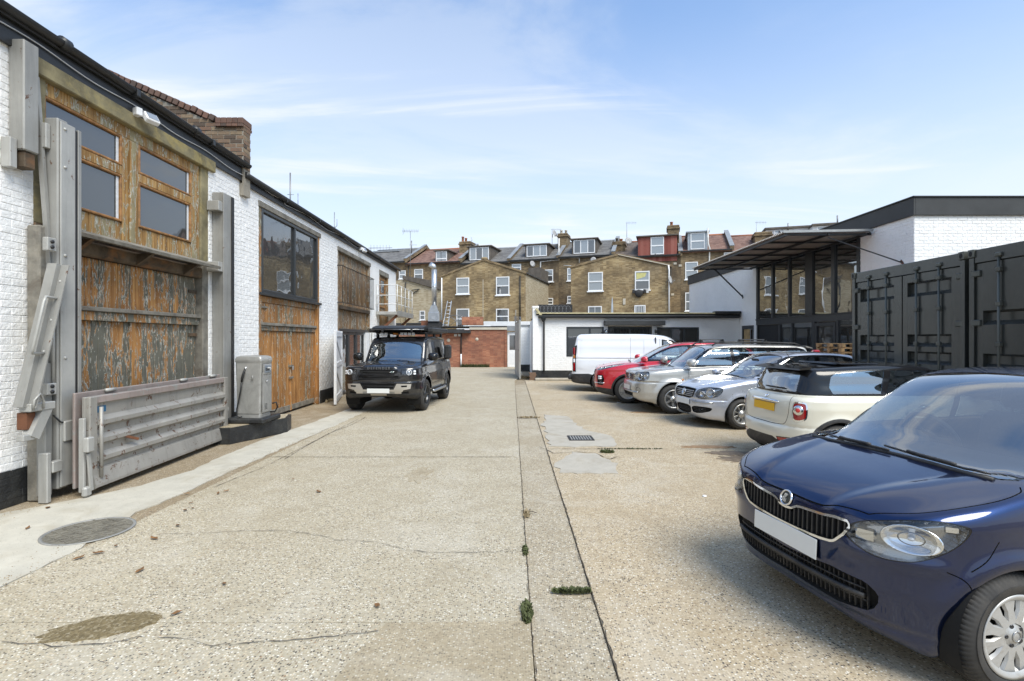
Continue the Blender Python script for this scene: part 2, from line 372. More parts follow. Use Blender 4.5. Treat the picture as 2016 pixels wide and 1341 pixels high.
m_anth = simple('anthracite_frame', (.028,.032,.036), .35, var=.1); m_fascia = simple('charcoal_fascia', (.032,.034,.035), .6, var=.25, scale=2)
m_upvc = simple('white_window_plastic', (.78,.79,.80), .35, var=.05); m_whitepaint = simple('white_painted_timber', (.72,.73,.74), .5, var=.08, scale=5)
m_cream = simple('cream_edge', (.50,.44,.26), .7, var=.3, scale=4); m_steelw = simple('white_railing', (.62,.62,.60), .5, var=.2, dirt=(.3,.25,.2))
m_rustbar = simple('rusty_steel', (.14,.055,.025), .8, var=.4, scale=6, bump=.4); m_corten = simple('rust_red_sheet', (.19,.075,.04), .7, var=.35, scale=2)
m_slate = simple('grey_slate', (.13,.125,.12), .75, var=.35, scale=3, coord='obj'); m_dark_slate = simple('brown_slate', (.10,.085,.07), .8, var=.35, scale=3, coord='obj')
m_clay = simple('clay_pot', (.34,.14,.075), .85, var=.25); m_lead = simple('lead_sheet', (.22,.235,.25), .55, var=.2, scale=3); m_zinc = simple('zinc_cladding', (.38,.42,.45), .4, metal=.3, var=.15, scale=3)
m_flue = simple('galvanised_flue', (.55,.56,.57), .3, metal=.85, var=.12, scale=4); m_wire = simple('grey_cable', (.5,.5,.5), .6); m_alu = simple('aluminium', (.6,.6,.6), .35, metal=.8)
m_aerial = simple('aerial_metal', (.22,.22,.23), .4, metal=.6); m_render = simple('render_cream', (.50,.46,.38), .9, var=.15, scale=2); m_dish = simple('satellite_dish_grey', (.34,.34,.34), .5, var=.1)
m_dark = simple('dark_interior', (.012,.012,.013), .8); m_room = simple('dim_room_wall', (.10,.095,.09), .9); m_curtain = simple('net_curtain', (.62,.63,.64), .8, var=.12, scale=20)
m_pallet = simple('pallet_wood', (.42,.27,.13), .8, var=.35, scale=7, bump=.4); m_ply = simple('plywood', (.42,.28,.13), .75, var=.3, scale=5)
m_green = simple('weed_green', (.07,.082,.028), .8, var=.6, scale=40); m_dry = simple('dry_stalks', (.28,.22,.13), .9, var=.3); m_leaf = simple('dead_leaf', (.17,.085,.03), .8, var=.6, scale=30, coord='pos')
def tiles(name, c1, c2, c3, w=.22, h=.16):
    M = NM(name, 'obj'); s = M.sep(); c3n = M.n('ShaderNodeCombineXYZ')
    M.put(c3n.inputs[0], M.math('FLOOR', M.math('DIVIDE', s[0], w))); M.put(c3n.inputs[1], M.math('FLOOR', M.math('DIVIDE', s[1], h)))
    wnz = M.n('ShaderNodeTexWhiteNoise', noise_dimensions='2D'); M.put(wnz.inputs['Vector'], c3n.outputs[0])
    v = M.math('ADD', M.math('MULTIPLY', wnz.outputs[0], .6), M.math('MULTIPLY', M.noise(.8, 6, .7), .45))
    c = M.ramp(v, [(.15, c1), (.5, c2), (.85, c3)])
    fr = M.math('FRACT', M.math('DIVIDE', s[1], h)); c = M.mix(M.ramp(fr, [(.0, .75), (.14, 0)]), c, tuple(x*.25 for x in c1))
    c = M.mix(M.ramp(M.noise(1.6, 8, .7, .6), [(.55, 0), (.75, .6)]), c, tuple(x*.5 for x in c1))
    M.set(Base_Color=c, Roughness=.85); M.bump(M.math('ADD', fr, M.noise(30, 3)), .5, .02); return M.m
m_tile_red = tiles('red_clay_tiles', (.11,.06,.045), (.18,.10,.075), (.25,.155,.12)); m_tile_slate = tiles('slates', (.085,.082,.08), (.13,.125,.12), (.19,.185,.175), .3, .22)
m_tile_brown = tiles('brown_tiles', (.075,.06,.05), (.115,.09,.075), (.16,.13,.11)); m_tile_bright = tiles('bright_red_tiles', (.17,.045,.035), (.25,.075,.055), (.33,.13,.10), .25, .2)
def glass_dark(name, tint=(.02,.025,.03), refl=.16, rough=.01, wav=.0):
    """window pane before a dark room: real reflections over a dark body"""
    M = NM(name); M.set(Base_Color=tint, Roughness=.3, Specular_IOR_Level=.2)
    g = M.n('ShaderNodeBsdfGlossy'); g.inputs['Roughness'].default_value = rough; g.inputs['Color'].default_value = (.92,.96,1,1)
    fr = M.n('ShaderNodeFresnel'); fr.inputs[0].default_value = 1.5; ms = M.n('ShaderNodeMixShader')
    f = M.math('ADD', M.math('MULTIPLY', fr.outputs[0], 1.4), refl, True); M.put(ms.inputs[0], f)
    if wav:
        bp = M.n('ShaderNodeBump'); M.put(bp.inputs['Height'], M.noise(1.3, 2)); bp.inputs['Strength'].default_value = wav; bp.inputs['Distance'].default_value = .05
        M.put(g.inputs['Normal'], bp.outputs[0])
    M.put(ms.inputs[1], M.b.outputs[0]); M.put(ms.inputs[2], g.outputs[0]); M.put(M.t.nodes['Material Output'].inputs[0], ms.outputs[0]); return M.m
def glass_clear(name, tint=(.75,.85,.85), refl=.06):
    M = NM(name); tr = M.n('ShaderNodeBsdfTransparent'); tr.inputs[0].default_value = (*tint, 1)
    g = M.n('ShaderNodeBsdfGlossy'); g.inputs['Roughness'].default_value = .005
    fr = M.n('ShaderNodeFresnel'); fr.inputs[0].default_value = 1.5; ms = M.n('ShaderNodeMixShader')
    geo = M.n('ShaderNodeNewGeometry')
    f = M.math('ADD', M.math('MULTIPLY', fr.outputs[0], M.math('SUBTRACT', 1.5, geo.outputs['Backfacing'])), refl, True)
    M.put(ms.inputs[0], f); M.put(ms.inputs[1], tr.outputs[0]); M.put(ms.inputs[2], g.outputs[0]); M.put(M.t.nodes['Material Output'].inputs[0], ms.outputs[0])
    M.t.nodes.remove(M.b); return M.m
m_pane = glass_dark('window_pane', (.035,.034,.031), .06, wav=.14); m_pane_far = glass_dark('far_window_pane', (.20,.22,.235), .14, .05); m_pane_far_d = glass_dark('far_dark_window_pane', (.05,.05,.052), .10, .05)
m_pane_k = glass_dark('dark_tinted_pane', (.008,.009,.009), .07, wav=.05); m_pane_fac = glass_dark('facade_glass', (.012,.012,.010), .24, wav=.05)

# ================================================================ walls of bricks and boards
def cells(u0, u1, z0, z1, ops):
    us = sorted({u0, u1, *[min(max(o[i], u0), u1) for o in ops for i in (0,1)]}); zs = sorted({z0, z1, *[min(max(o[i], z0), z1) for o in ops for i in (2,3)]})
    out = []
    for a, b in zip(us, us[1:]):
        run = None
        for c, d in zip(zs, zs[1:]):
            um, zm = (a+b)/2, (c+d)/2
            if any(o[0] < um < o[1] and o[2] < zm < o[3] for o in ops):
                if run: out.append((a, b, *run)); run = None
            else: run = (run[0], d) if run else (c, d)
        if run: out.append((a, b, *run))
    return out
def frameM(O, u, n):
    """local x along the wall, local y into the wall, z up"""
    u = Vector(u); n = Vector(n); M4 = Matrix.Identity(4)
    for i in range(3): M4[i][0] = u[i]; M4[i][1] = -n[i]; M4[i][2] = (0,0,1)[i]; M4[i][3] = O[i]
    return M4
def sheet_wall(parent, name, M4, u0, u1, z0, z1, ops, mat, th=.25):
    b = MB()
    for a, c, d, e in cells(u0, u1, z0, z1, ops): b.box(a, c, 0, th, d, e)
    me = b.mesh(name, mat); o = bpy.data.objects.new(name, me); COL.objects.link(o)
    o.matrix_world = M4; 
    if parent: o.parent = parent
    return o
def brick_face(wall, M4, u0, u1, z0, z1, ops, mats, scorer, limit=300, bl=.217, bh=.067, j=.008, proud=.009, top=None, name='brick', offs=0, plinth=None, jit=.0025, head_mix=.0, minscore=0, base=None):
    """lays real bricks on a wall; the ones that show largest are parts, the rest one joined part"""
    rects = []; row = 0; z = z0
    while z < z1-.02:
        u = u0 - (bl+j)*(.5 if row % 2 else 0) - offs; 
        while u < u1:
            L = bl if random.random() > head_mix else .1025
            a, b = max(u, u0), min(u+L, u1); zt = min(z+bh, z1)
            segs = [(a, b)] if b-a > .03 else []
            for o in ops:
                if o[2] < zt-.01 and o[3] > z+.01:
                    ns = []
                    for s0, s1 in segs:
                        if o[1] <= s0 or o[0] >= s1: ns.append((s0, s1)); continue
                        if o[0]-s0 > .03: ns.append((s0, o[0]))
                        if s1-o[1] > .03: ns.append((o[1], s1))
                    segs = ns
            for s0, s1 in segs:
                if top and z+bh > top((s0+s1)/2): continue
                rects.append((s0, s1, z, zt))
            u += L+j
        z += bh+j; row += 1
    sc = [scorer((r[0]+r[1])/2, (r[2]+r[3])/2)*(r[1]-r[0]) for r in rects]
    order = sorted(range(len(rects)), key=lambda i: -sc[i])
    chosen = set(i for i in order[:limit] if sc[i] > minscore); cache = {}; rest = {}
    for i, r in enumerate(rects):
        p = random.random()*jit*2; mi = 1 if (plinth is not None and (r[2]+r[3])/2 < plinth) else 0
        if i in chosen:
            L = round(r[1]-r[0], 3); H = round(r[3]-r[2], 3); k = (L, H, mi)
            if k not in cache: cache[k] = MB().bbox(-L/2, L/2, -proud, .01, -H/2, H/2, .003).mesh(name, mats[mi])
            o = bpy.data.objects.new(name, cache[k]); COL.objects.link(o); o.parent = wall
            Tm = Matrix.Translation(((r[0]+r[1])/2, -p+jit, (r[2]+r[3])/2+random.uniform(-.0015,.0015))) @ Matrix.Rotation(random.uniform(-.012,.012), 4, random.choice('XYZ'))
            o.matrix_local = base @ Tm if base else Tm
        else:
            b = rest.setdefault(mi, MB()); h = .004; y = -proud-p+jit
            a0, a1, c0, c1 = r; dz = random.uniform(-.0015,.0015); c0 += dz; c1 += dz
            b.add([(a0,.01,c0),(a1,.01,c0),(a1,.01,c1),(a0,.01,c1),(a0+h,y,c0+h),(a1-h,y,c0+h),(a1-h,y,c1-h),(a0+h,y,c1-h)],
                  [(4,5,6,7),(0,1,5,4),(1,2,6,5),(2,3,7,6),(3,0,4,7)])
    for mi, b in rest.items():
        o = b.build(name+'_field', mats[mi], wall, kind='stuff')
        if base: o.matrix_local = base
def boards(parent, M4, u0, u1, z0, z1, bw, mat, th=.022, name='board', gap=.006, ops=(), horizontal=False, jit=.002, bev=.006):
    """board by board cladding: each board a part, shared meshes"""
    n = max(1, round(((z1-z0) if horizontal else (u1-u0))/bw)); w = ((z1-z0) if horizontal else (u1-u0))/n; cache = {}
    for i in range(n):
        if horizontal: a, b, c, d = u0, u1, z0+i*w, z0+(i+1)*w
        else: a, b, c, d = u0+i*w, u0+(i+1)*w, z0, z1
        k = 0
        if k not in cache: cache[k] = MB().bbox(-(b-a)/2+(0 if horizontal else gap/2), (b-a)/2-(0 if horizontal else gap/2), -th, 0, -(d-c)/2+(gap/2 if horizontal else 0), (d-c)/2-(gap/2 if horizontal else 0), bev).mesh(name, mat)
        o = bpy.data.objects.new(name, cache[k]); COL.objects.link(o); o.parent = parent
        o.matrix_local = M4 @ Matrix.Translation(((a+b)/2, -random.random()*jit, (c+d)/2))
    return n
def part_box(name, mat, parent, M4, x0, x1, y0, y1, z0, z1, b=.004, **k):
    o = MB().bbox(x0, x1, y0, y1, z0, z1, b).build(name, mat, parent, **k)
    if M4 is not None: o.matrix_local = M4
    return o
def winframe(parent, M4, u0, u1, z0, z1, mat, w=.06, d=.07, y=0.0, mull=(), trans=(), name='window_frame', pane=None, pname='pane', py=None, mw=None):
    """one mesh for the frame, a pane for every light"""
    b = MB(); mw = mw or w
    b.bbox(u0, u0+w, y-d, y, z0, z1); b.bbox(u1-w, u1, y-d, y, z0, z1); b.bbox(u0+w, u1-w, y-d+.001, y-.001, z1-w, z1); b.bbox(u0+w, u1-w, y-d+.001, y-.001, z0, z0+w)
    for m in mull: b.bbox(m-mw/2, m+mw/2, y-d+.003, y-.003, z0+w, z1-w)
    us = [u0+w]+[v for m in mull for v in (m-mw/2, m+mw/2)]+[u1-w]
    for t in trans:
        for a, c in zip(us[::2], us[1::2]): b.bbox(a, c, y-d+.005, y-.005, t-mw/2, t+mw/2)
    f = b.build(name, mat, parent); f.matrix_local = M4
    zs = [z0+w]+[v for t in trans for v in (t-mw/2, t+mw/2)]+[z1-w]
    if pane:
        yy = y-d*.4 if py is None else py
        for a, c in zip(us[::2], us[1::2]):
            for e, g in zip(zs[::2], zs[1::2]):
                p = MB().box(a-.004, c+.004, yy, yy+.008, e-.004, g+.004).build(pname, pane, f)
    return f
# ================================================================ ground
def jag(p0, p1, n, amp):
    out = []
    for i in range(n+1):
        t = i/n; out.append((p0[0]+(p1[0]-p0[0])*t+random.uniform(-amp,amp)*(0 < i < n), p0[1]+(p1[1]-p0[1])*t+random.uniform(-amp,amp)*(0 < i < n)))
    return out
ground = MB().add([(-300,-60,-.03),(300,-60,-.03),(300,500,-.03),(-300,500,-.03)], [(0,1,2,3)]).build('ground', m_apron, kind='structure', label='worn concrete yard in front of the workshops')
def slab(poly, mat, z=0.0, name='concrete_slab', label=None):
    b = MB().prism(poly, -.10, z); return b.build(name, mat, ground, label=label)
GX0, GX1 = .115, .535; LX = -3.5
jl = [-3, 3.05, 7.33, 12.15, 16.7, 20.9]
for a, c in zip(jl, jl[1:]):
    slab([(LX, a+.004), (GX0-.003, a+.004), (GX0-.003, c-.004), (LX, c-.004)], m_conc_l, random.uniform(-.003,.003))
jr = [-3, 7.85, 14.2, 21.0]
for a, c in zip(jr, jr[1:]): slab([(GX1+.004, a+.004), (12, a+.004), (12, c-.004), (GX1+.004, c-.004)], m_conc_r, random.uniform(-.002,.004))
jg = [-3, 3.35, 7.6, 11.3, 19.0]
for a, c in zip(jg, jg[1:]): slab([(GX0+.004, a+.003), (GX1-.004, a+.003), (GX1-.004, c-.003), (GX0+.004, c-.003)], m_conc_g, -.012)
slab([(-9, 20.91), (GX0, 20.91), (GX0+.4, 24), (GX0+.4, 45), (-9, 45)], m_conc_l, -.004)
slab([(LX-.008, -3), (LX-.008, 22), (-5.6, 22), (-5.6, -3)], m_apron, -.006, label='dirty concrete apron along the left workshops')
# pale cement strip over the drain run
def ragged(pts, amp, step=.18):
    out = []
    for i in range(len(pts)):
        a, c = Vector(pts[i]), Vector(pts[(i+1) % len(pts)]); n = max(1, int((c-a).length/step))
        for k in range(n):
            p = a.lerp(c, k/n); out.append((p.x+random.uniform(-amp,amp), p.y+random.uniform(-amp,amp)))
    return out
def sheet(poly, mat, z, name, **k):
    import mathutils.geometry as mg
    tri = mg.tessellate_polygon([[Vector((p[0],p[1],0)) for p in poly]])
    n = len(poly); vs = [(p[0],p[1],z) for p in poly]+[(p[0],p[1],z-.02) for p in poly]
    b = MB(); b.add(vs, [tuple(t) for t in tri]+[(i,(i+1)%n,n+(i+1)%n,n+i) for i in range(n)]); o = b.build(name, mat, ground, **k)
    import bmesh
    bm = bmesh.new(); bm.from_mesh(o.data); bmesh.ops.recalc_face_normals(bm, faces=bm.faces); bm.to_mesh(o.data); bm.free(); return o
strip = [(-3.62,-1),(-3.47,2.5),(-3.50,4.0),(-3.68,5.0),(-3.62,6.0),(-3.58,8),(-3.48,10),(-3.42,13),(-3.35,16),(-3.3,20.5),(-3.75,20.5),(-3.95,13),(-4.08,10.2),(-4.2,8.6),(-4.22,7.4),(-4.15,6.6),(-4.3,5.9),(-4.72,5.25),(-5.02,4.9),(-5.06,3),(-5.06,-1)]
sheet(ragged(strip, .022, .12), m_cement, .004, 'cement_strip', label='pale cement strip along the left side of the yard')
def ell(cx, cy, rx, ry, n=26, amp=.12, rot=0):
    out = []
    for i in range(n):
        a = 2*math.pi*i/n; r_ = 1+random.uniform(-amp,amp); x, y = rx*math.cos(a)*r_, ry*math.sin(a)*r_
        out.append((cx+x*math.cos(rot)-y*math.sin(rot), cy+x*math.sin(rot)+y*math.cos(rot)))
    return out
x, y = GP(205, 1234); sheet(ell(x, y, .30, .13, 40, .10, .35), m_oil, .0045, 'oil_stain', label='brown gravelly oil stain in the near left slab')
slab([(-1.02, -1), (GX0-.007, -1), (GX0-.007, 3.05), (-.75, 3.03), (-.85, 2.7), (-.93, 2.2)], m_patch_dark, .008, 'repair_patch', 'smooth darker repair at the foot of the left slab')
sheet(ragged([(.62,8.02),(1.62,8.02),(1.75,8.9),(1.35,9.6),(1.2,11.2),(.75,11.4),(.60,10)], .05, .15), m_patch, .0085, 'repair_patch', label='pale grey repair round the drain')
sheet(ragged([(.62,6.45),(1.35,6.42),(1.42,6.9),(1.25,7.5),(.95,7.62),(.75,7.2),(.58,6.9)], .05, .12), m_patch, .0088, 'repair_patch', label='grey repair patch nearer than the drain')
for px, py, rx, ry in ((825, 935, .14, .35),):
    x, y = GP(px, py); sheet(ell(x, y, rx, ry, 30, .3), m_patch_dark, .0042, 'grease_stain')
m_stain = simple('engine_drip_stain', (.16,.12,.08), .7, var=.4, scale=14); m_stain2 = simple('rust_drip', (.27,.17,.09), .8, var=.3, scale=12)
for px, py, rx, ry, m in ((1440,893,.35,.16,m_stain),(1270,812,.3,.12,m_stain2),(1490,905,.5,.22,m_stain),(1395,880,.4,.10,m_stain2),(1300,760,.5,.2,m_stain)):
    x, y = GP(px, py); sheet(ell(x, y, rx, ry, 36, .25), m, .0066, 'oil_stain')
# drain grating
x, y = GP(1143, 864)
d = thing('drain_grating', 'small rusty drain grating in the grey repair patch', 'drain', (x, y, .009))
fb = MB(); w_, h_ = .21, .20
fb.box(-w_, w_, -h_, -h_+.03, 0, .012); fb.box(-w_, w_, h_-.03, h_, 0, .012); fb.box(-w_, -w_+.03, -h_+.03, h_-.03, 0, .012); fb.box(w_-.03, w_, -h_+.03, h_-.03, 0, .012); fb.build('frame', m_black_rough, d)
me = MB().box(-.011, .011, -h_+.03, h_-.03, 0, .010).mesh('bar', m_galv)
for i in range(8): inst('bar', me, d, (-w_+.05+i*(2*w_-.1)/7, 0, 0))
MB().box(-w_+.02, w_-.02, -h_+.02, h_-.02, -.004, .002).build('shaft', m_dark, d)
# manhole cover
x, y = GP(176, 1046)
mh = thing('manhole_cover', 'round cast iron manhole cover in the pale cement strip', 'manhole cover', (x, y, .005), .35)
MB().lathe([(.335,0),(.335,.006),(.31,.006),(.31,.001)], 48).build('rim', m_galv, mh)
M = NM('cast_iron'); M.set(Base_Color=M.ramp(M.noise(9, 7, .7), [(.3, (.11,.10,.08)), (.7, (.26,.24,.19))]), Roughness=.7, Metallic=.2); M.bump(M.noise(60, 5), .5, .01); m_iron = M.m
MB().lathe([(0,.003),(.308,.003)], 48).build('plate', m_iron, mh)
me = MB().box(-.030, .030, -.008, .008, .003, .0085).mesh('tread_bar', m_iron)
k = 0
for i in range(-5, 6):
    for j in range(-5, 6):
        X, Y = i*.055, j*.055
        if math.hypot(X, Y) < .285: inst('tread_bar', me, mh, (X, Y, 0), (0, 0, R(45 if (i+j) % 2 else -45)), (.85,1,1))
# cracks
def crack(pts, w, name='crack'):
    b = MB(); P = []
    for (x0, y0), (x1, y1) in zip(pts, pts[1:]):
        n = max(2, int(math.hypot(x1-x0, y1-y0)/.05)); P += [(x0+(x1-x0)*i/n, y0+(y1-y0)*i/n) for i in range(n)]
    P.append(pts[-1]); P = [(x+random.uniform(-.008,.008), y+random.uniform(-.012,.012)) for x, y in P]
    vs = []; 
    for i, (x, y) in enumerate(P):
        a = P[max(0,i-1)]; c = P[min(len(P)-1,i+1)]; t = Vector((c[0]-a[0], c[1]-a[1])).normalized(); ww = w*random.uniform(.1,1.0)/2
        vs += [(x-t.y*ww, y+t.x*ww, .0062), (x+t.y*ww, y-t.x*ww, .0062)]
    b.add(vs, [(2*i, 2*i+1, 2*i+3, 2*i+2) for i in range(len(P)-1)]); b.build(name, m_crack, ground)
pc = lambda L: [GP(*p) for p in L]
crack(pc([(318,1052),(400,1050),(470,1047),(570,1045),(640,1058),(660,1063),(740,1067),(800,1084),(850,1088),(930,1089),(1032,1086)]), .008)
crack(pc([(0,1266),(60,1268),(100,1275),(200,1270),(270,1256),(360,1258),(420,1272),(560,1262),(700,1248),(830,1240),(1040,1224)]), .008)
crack(pc([(1062,880),(1090,893),(1130,890),(1170,892),(1200,905),(1215,900)]), .02)
crack(pc([(1062,838),(1100,845),(1130,850),(1165,852),(1180,870),(1195,885)]), .014)
crack(pc([(1100,858),(1120,872),(1160,872)]), .012)
crack(pc([(420,960),(470,940),(520,920),(575,892),(640,858),(705,826)]), .012)
crack(pc([(560,905),(600,880),(650,853),(690,838),(720,822)]), .02)
crack(pc([(1330,834),(1400,833),(1440,838),(1470,836)]), .03)
# joint dirt lines (real gaps exist; loose dirt lies in them)
crack([(GX0+random.uniform(-.006,.006), y*.5) for y in range(4, 40)], .007, 'joint_dirt'); crack([(GX1+random.uniform(-.006,.006), y*.5) for y in range(4, 38)], .008, 'joint_dirt')
crack([(LX+.5*i, 7.33) for i in range(8)], .012, 'joint_dirt'); crack([(GX1+.5*i, 7.85) for i in range(12)], .02, 'joint_dirt')
# weeds and tufts in the joints
def tuft(cx, cy, rx, ry, n, h, label, cat='weed', name='weed_tuft', mat=m_green, rot=0, z=0, leafy=True):
    b = MB()
    for i in range(n):
        a = random.random()*6.283; r_ = math.sqrt(random.random()); lx, ly = rx*r_*math.cos(a), ry*r_*math.sin(a)
        x = cx+lx*math.cos(rot)-ly*math.sin(rot); y = cy+lx*math.sin(rot)+ly*math.cos(rot); q = random.random()*6.283; l = h*random.uniform(.4,1.1)
        dx, dy = math.cos(q), math.sin(q); lean = random.uniform(.2,1.0)*l; w = random.uniform(.003,.007)*(1.6 if leafy else 1)
        b.add([(x-dy*w, y+dx*w, z), (x+dy*w, y-dx*w, z), (x+dx*lean*.6+dy*w*1.2, y+dy*lean*.6-dx*w*1.2, z+l*.6), (x+dx*lean*.6-dy*w*1.2, y+dy*lean*.6+dx*w*1.2, z+l*.6), (x+dx*lean, y+dy*lean, z+l)], [(0,1,2,3),(3,2,4)])
    return tag(b.build(name, mat), label, cat, 'weeds growing in the yard joints')
x, y = GP(1037, 1208); tuft(x, y, .028, .13, 420, .03, 'green weed clump in the joint left of the gully strip, nearest the camera')
x, y = GP(1125, 1166); tuft(x, y, .13, .022, 360, .028, 'thin green weed line across the gully strip')
x, y = GP(1196, 891); tuft(x, y, .10, .06, 300, .04, 'green weed clump beside the drain patch')
x, y = GP(1036, 1015); tuft(x, y, .03, .06, 60, .05, 'dry wispy weed in the gully joint', mat=m_dry)
x, y = GP(1040, 823); tuft(x, y, .25, .03, 120, .05, 'dry weed line across the far gully strip', mat=m_dry)
for px, py, rx, n, t in ((935,723,.9,900,'long green weed bed at the foot of the red brick wall, by its middle'),(990,722,.35,300,'green weed clump at the right foot of the red brick wall')):
    x, y = GP(px, py); tuft(x, y, rx, .12, n, .22, t)
x, y = GP(1040, 745); tuft(x, y, .3, .2, 260, .12, 'dry brown weeds by the open metal gate', mat=m_dry)
# dead leaves and litter, one by one
k = 0
spots = [(757,186),(765,206),(735,214),(740,148),(866,147),(898,138),(612,326),(460,357),(312,405),(190,204),(110,286),(1163,90),(705,275),(1497,595),(700,625),(1265,140),(390,384),(890,508),(555,455)]
for sx, sy in spots:
    px, py = sx/2.016, 900+sy/2.016; x, y = GP(px, py); l = random.uniform(.022,.045)
    b = MB(); w = l*.45; b.add([(-l,0,.006),(-l*.3,w,.012),(l*.5,w*.8,.010),(l,0,.02),(l*.5,-w*.8,.009),(-l*.3,-w,.013),(0,0,.006)], [(0,6,1),(1,6,2),(2,6,3),(3,6,4),(4,6,5),(5,6,0)])
    o = b.build('dead_leaf', m_leaf, loc=(x,y,.004)); o.rotation_euler = (0,0,random.random()*6)
    near = min(((abs(px-q)+abs(py-w_), t) for q, w_, t in ((175,1045,'the manhole cover'),(375,995,'the edge of the pale cement strip'),(205,1234,'the brown oil stain'),(600,1050,'the winding crack'),(1037,1208,'the near weed clump'),(120,1000,'the foot of the lift column'),(440,970,'the strip corner by the lift platform'))))[1]
    sd_ = ('far side of ' if py < 960 else 'by ')+near; k += 1; kind_ = ['curled','flat','torn','long','pale','dark','thin'][k % 7]
    tag(o, 'small %s dead leaf %s' % (kind_, sd_), 'leaf', 'dead leaves and litter on the near concrete')
x, y = GP(1387, 978); tag(MB().lathe([(0,.012),(.018,.010),(.022,0)], 14).build('paper_scrap', m_upvc, loc=(x,y,.006)), 'small white scrap on the concrete left of the blue car', 'litter')
tag(MB().bar((0,0,.01),(.42,.03,.012),.02,.012).build('timber_scrap', m_upvc, loc=(*GP(1215,793),.005)), 'white scrap of trim on the ground before the silver estate car', 'litter')
sk = MB(); sk.tube([(0,0,.01),(.07,-.03,.018),(.11,-.02,.012),(.15,-.06,.01)], .004, 5); sk.tube([(.07,-.03,.018),(.09,.02,.02)], .003, 5)
tag(sk.build('twig', m_wood_dark, loc=(*GP(1026,1008),.0)), 'dark twig lying across the gully joint', 'twig')
# growth and loose grit along the wall foot and the strip edges
for i, (y_, t_) in enumerate(((13.9,'dry weeds at the white wall foot between wide doors and open leaf'),(10.0,'scrappy green weeds at the left foot of the stripped timber doors'),(18.9,'low weeds at the wall foot under the balcony'))):
    tuft(-4.98, y_, .06, .35, 140, .07, t_, mat=(m_dry if i == 0 else m_green))
x, y = GP(1034, 1085); tuft(x, y, .02, .10, 110, .02, 'short moss line in the left gully joint at the cross crack')
x, y = GP(1240, 884); tuft(x, y, .5, .025, 160, .02, 'thin moss line in the cross joint right of the drain')
b = MB()
def grit(x, y, s):
    a = random.random()*6; p = [(x+s*math.cos(a+k*2.1)*random.uniform(.6,1.1), y+s*math.sin(a+k*2.1)*random.uniform(.6,1.1), .004) for k in range(3)]; b.add(p+[(x, y, .004+s*random.uniform(.7,1.1))], [(0,1,3),(1,2,3),(2,0,3)])
for _ in range(1500): y = random.uniform(3.2, 19); grit(-3.56+random.gauss(0,.09)+(.12 if y > 9 else 0), y, random.uniform(.003,.009))
for _ in range(900): y = random.uniform(4.8, 19); grit(-4.95+abs(random.gauss(0,.12)), y, random.uniform(.003,.010))
for _ in range(700): grit(random.choice((GX0, GX1))+random.gauss(0,.03), random.uniform(2.6, 18), random.uniform(.002,.006))
for _ in range(500): grit(random.uniform(-3.3, 5), random.uniform(2.6, 14), random.uniform(.002,.005))
b.build('loose_grit', m_apron, kind='stuff', label='fine loose grit and dirt scattered along the joints and wall foot', cat='grit')
# ================================================================ left workshops (wall plane x = -5.1, facing +x)
LXW = -5.1
ML = frameM((LXW, 0, 0), (0,1,0), (1,0,0))       # local: x = depth Y, y = into wall, z
def lsc(u, z): return F*5.1/max(u, 4.9)**2 if u > 4.95 else 0   # how large a brick shows
wsA = thing('workshop_building', 'near white painted brick workshop with tall peeling timber loading bay', 'workshop', (LXW, 0, 0))
wsA_M = Matrix.Translation((5.1, 0, 0))
def onA(o): o.matrix_parent_inverse = wsA_M; return o
def reparent(o, p, inv): o.parent = p; o.matrix_parent_inverse = inv; return o
# helper roots sit at x=-5.1, so give children world coordinates through an inverse
class Wld:
    """builds children of a root in world coordinates"""
    def __init__(s, root): s.r = root; s.inv = Matrix.Translation(-root.location) if root.rotation_euler.z == 0 else (Matrix.Translation(root.location) @ Matrix.Rotation(root.rotation_euler.z, 4, 'Z')).inverted()
    def M(s, M4): return s.inv @ M4
WA = Wld(wsA)
opA = [(5.41, 8.53, 0, 4.66)]
wallA = sheet_wall(None, 'wall', Matrix.Identity(4), -1, 9.5, 0, 4.95, opA, m_white); wallA.parent = wsA; wallA.matrix_local = WA.M(ML)
brick_face(wallA, ML, 3.6, 9.5, 0, 4.93, opA, (m_white, m_black_plinth), lsc, 300, plinth=.36, jit=.002, proud=.0045)
for a_, c_ in ((-1, 5.40), (8.54, 9.5)): part_box('plinth', m_black_plinth, wsA, WA.M(ML), a_, c_, -.003, .0, 0, .36, .0005)
# roof, fascia, gutter of the near workshop
rb = MB(); rb.prism([(-5.0,4.98),(-9.5,6.3),(-9.5,6.2),(-5.0,4.90)], -1, 9.5, Matrix(((1,0,0,0),(0,0,1,0),(0,1,0,0),(0,0,0,1)))); r_ = rb.build('roof', m_black_rough, wsA); r_.matrix_local = WA.inv
def wbox(name, mat, W_, x0,x1,y0,y1,z0,z1, b=.004, parent=None, **k):
    o = MB().bbox(x0,x1,y0,y1,z0,z1,b).build(name, mat, parent or W_.r, **k); o.matrix_local = W_.inv if not parent else (parent.matrix_local.inverted() @ W_.inv); return o
def wtube(name, mat, W_, pts, r, n=8, parent=None, **k):
    o = MB().tube(pts, r, n).build(name, mat, parent or W_.r, **k); o.matrix_local = W_.inv; return o
wbox('fascia', m_black, WA, -5.085, -5.05, -1, 9.5, 4.66, 4.96)
wbox('soffit', m_black_rough, WA, -5.05, -4.98, -1, 9.5, 4.93, 4.97)
g = MB()
prof = [(-4.985+.062*math.cos(a), 4.985+.062*math.sin(a)) for a in [math.pi+i*math.pi/8 for i in range(9)]]
vs = [(x, y, z) for y in (-1, 9.62) for x, z in prof]+[(x+.006*(1 if x < -4.985 else -1), y, z+.006) for y in (-1, 9.62) for x, z in prof]
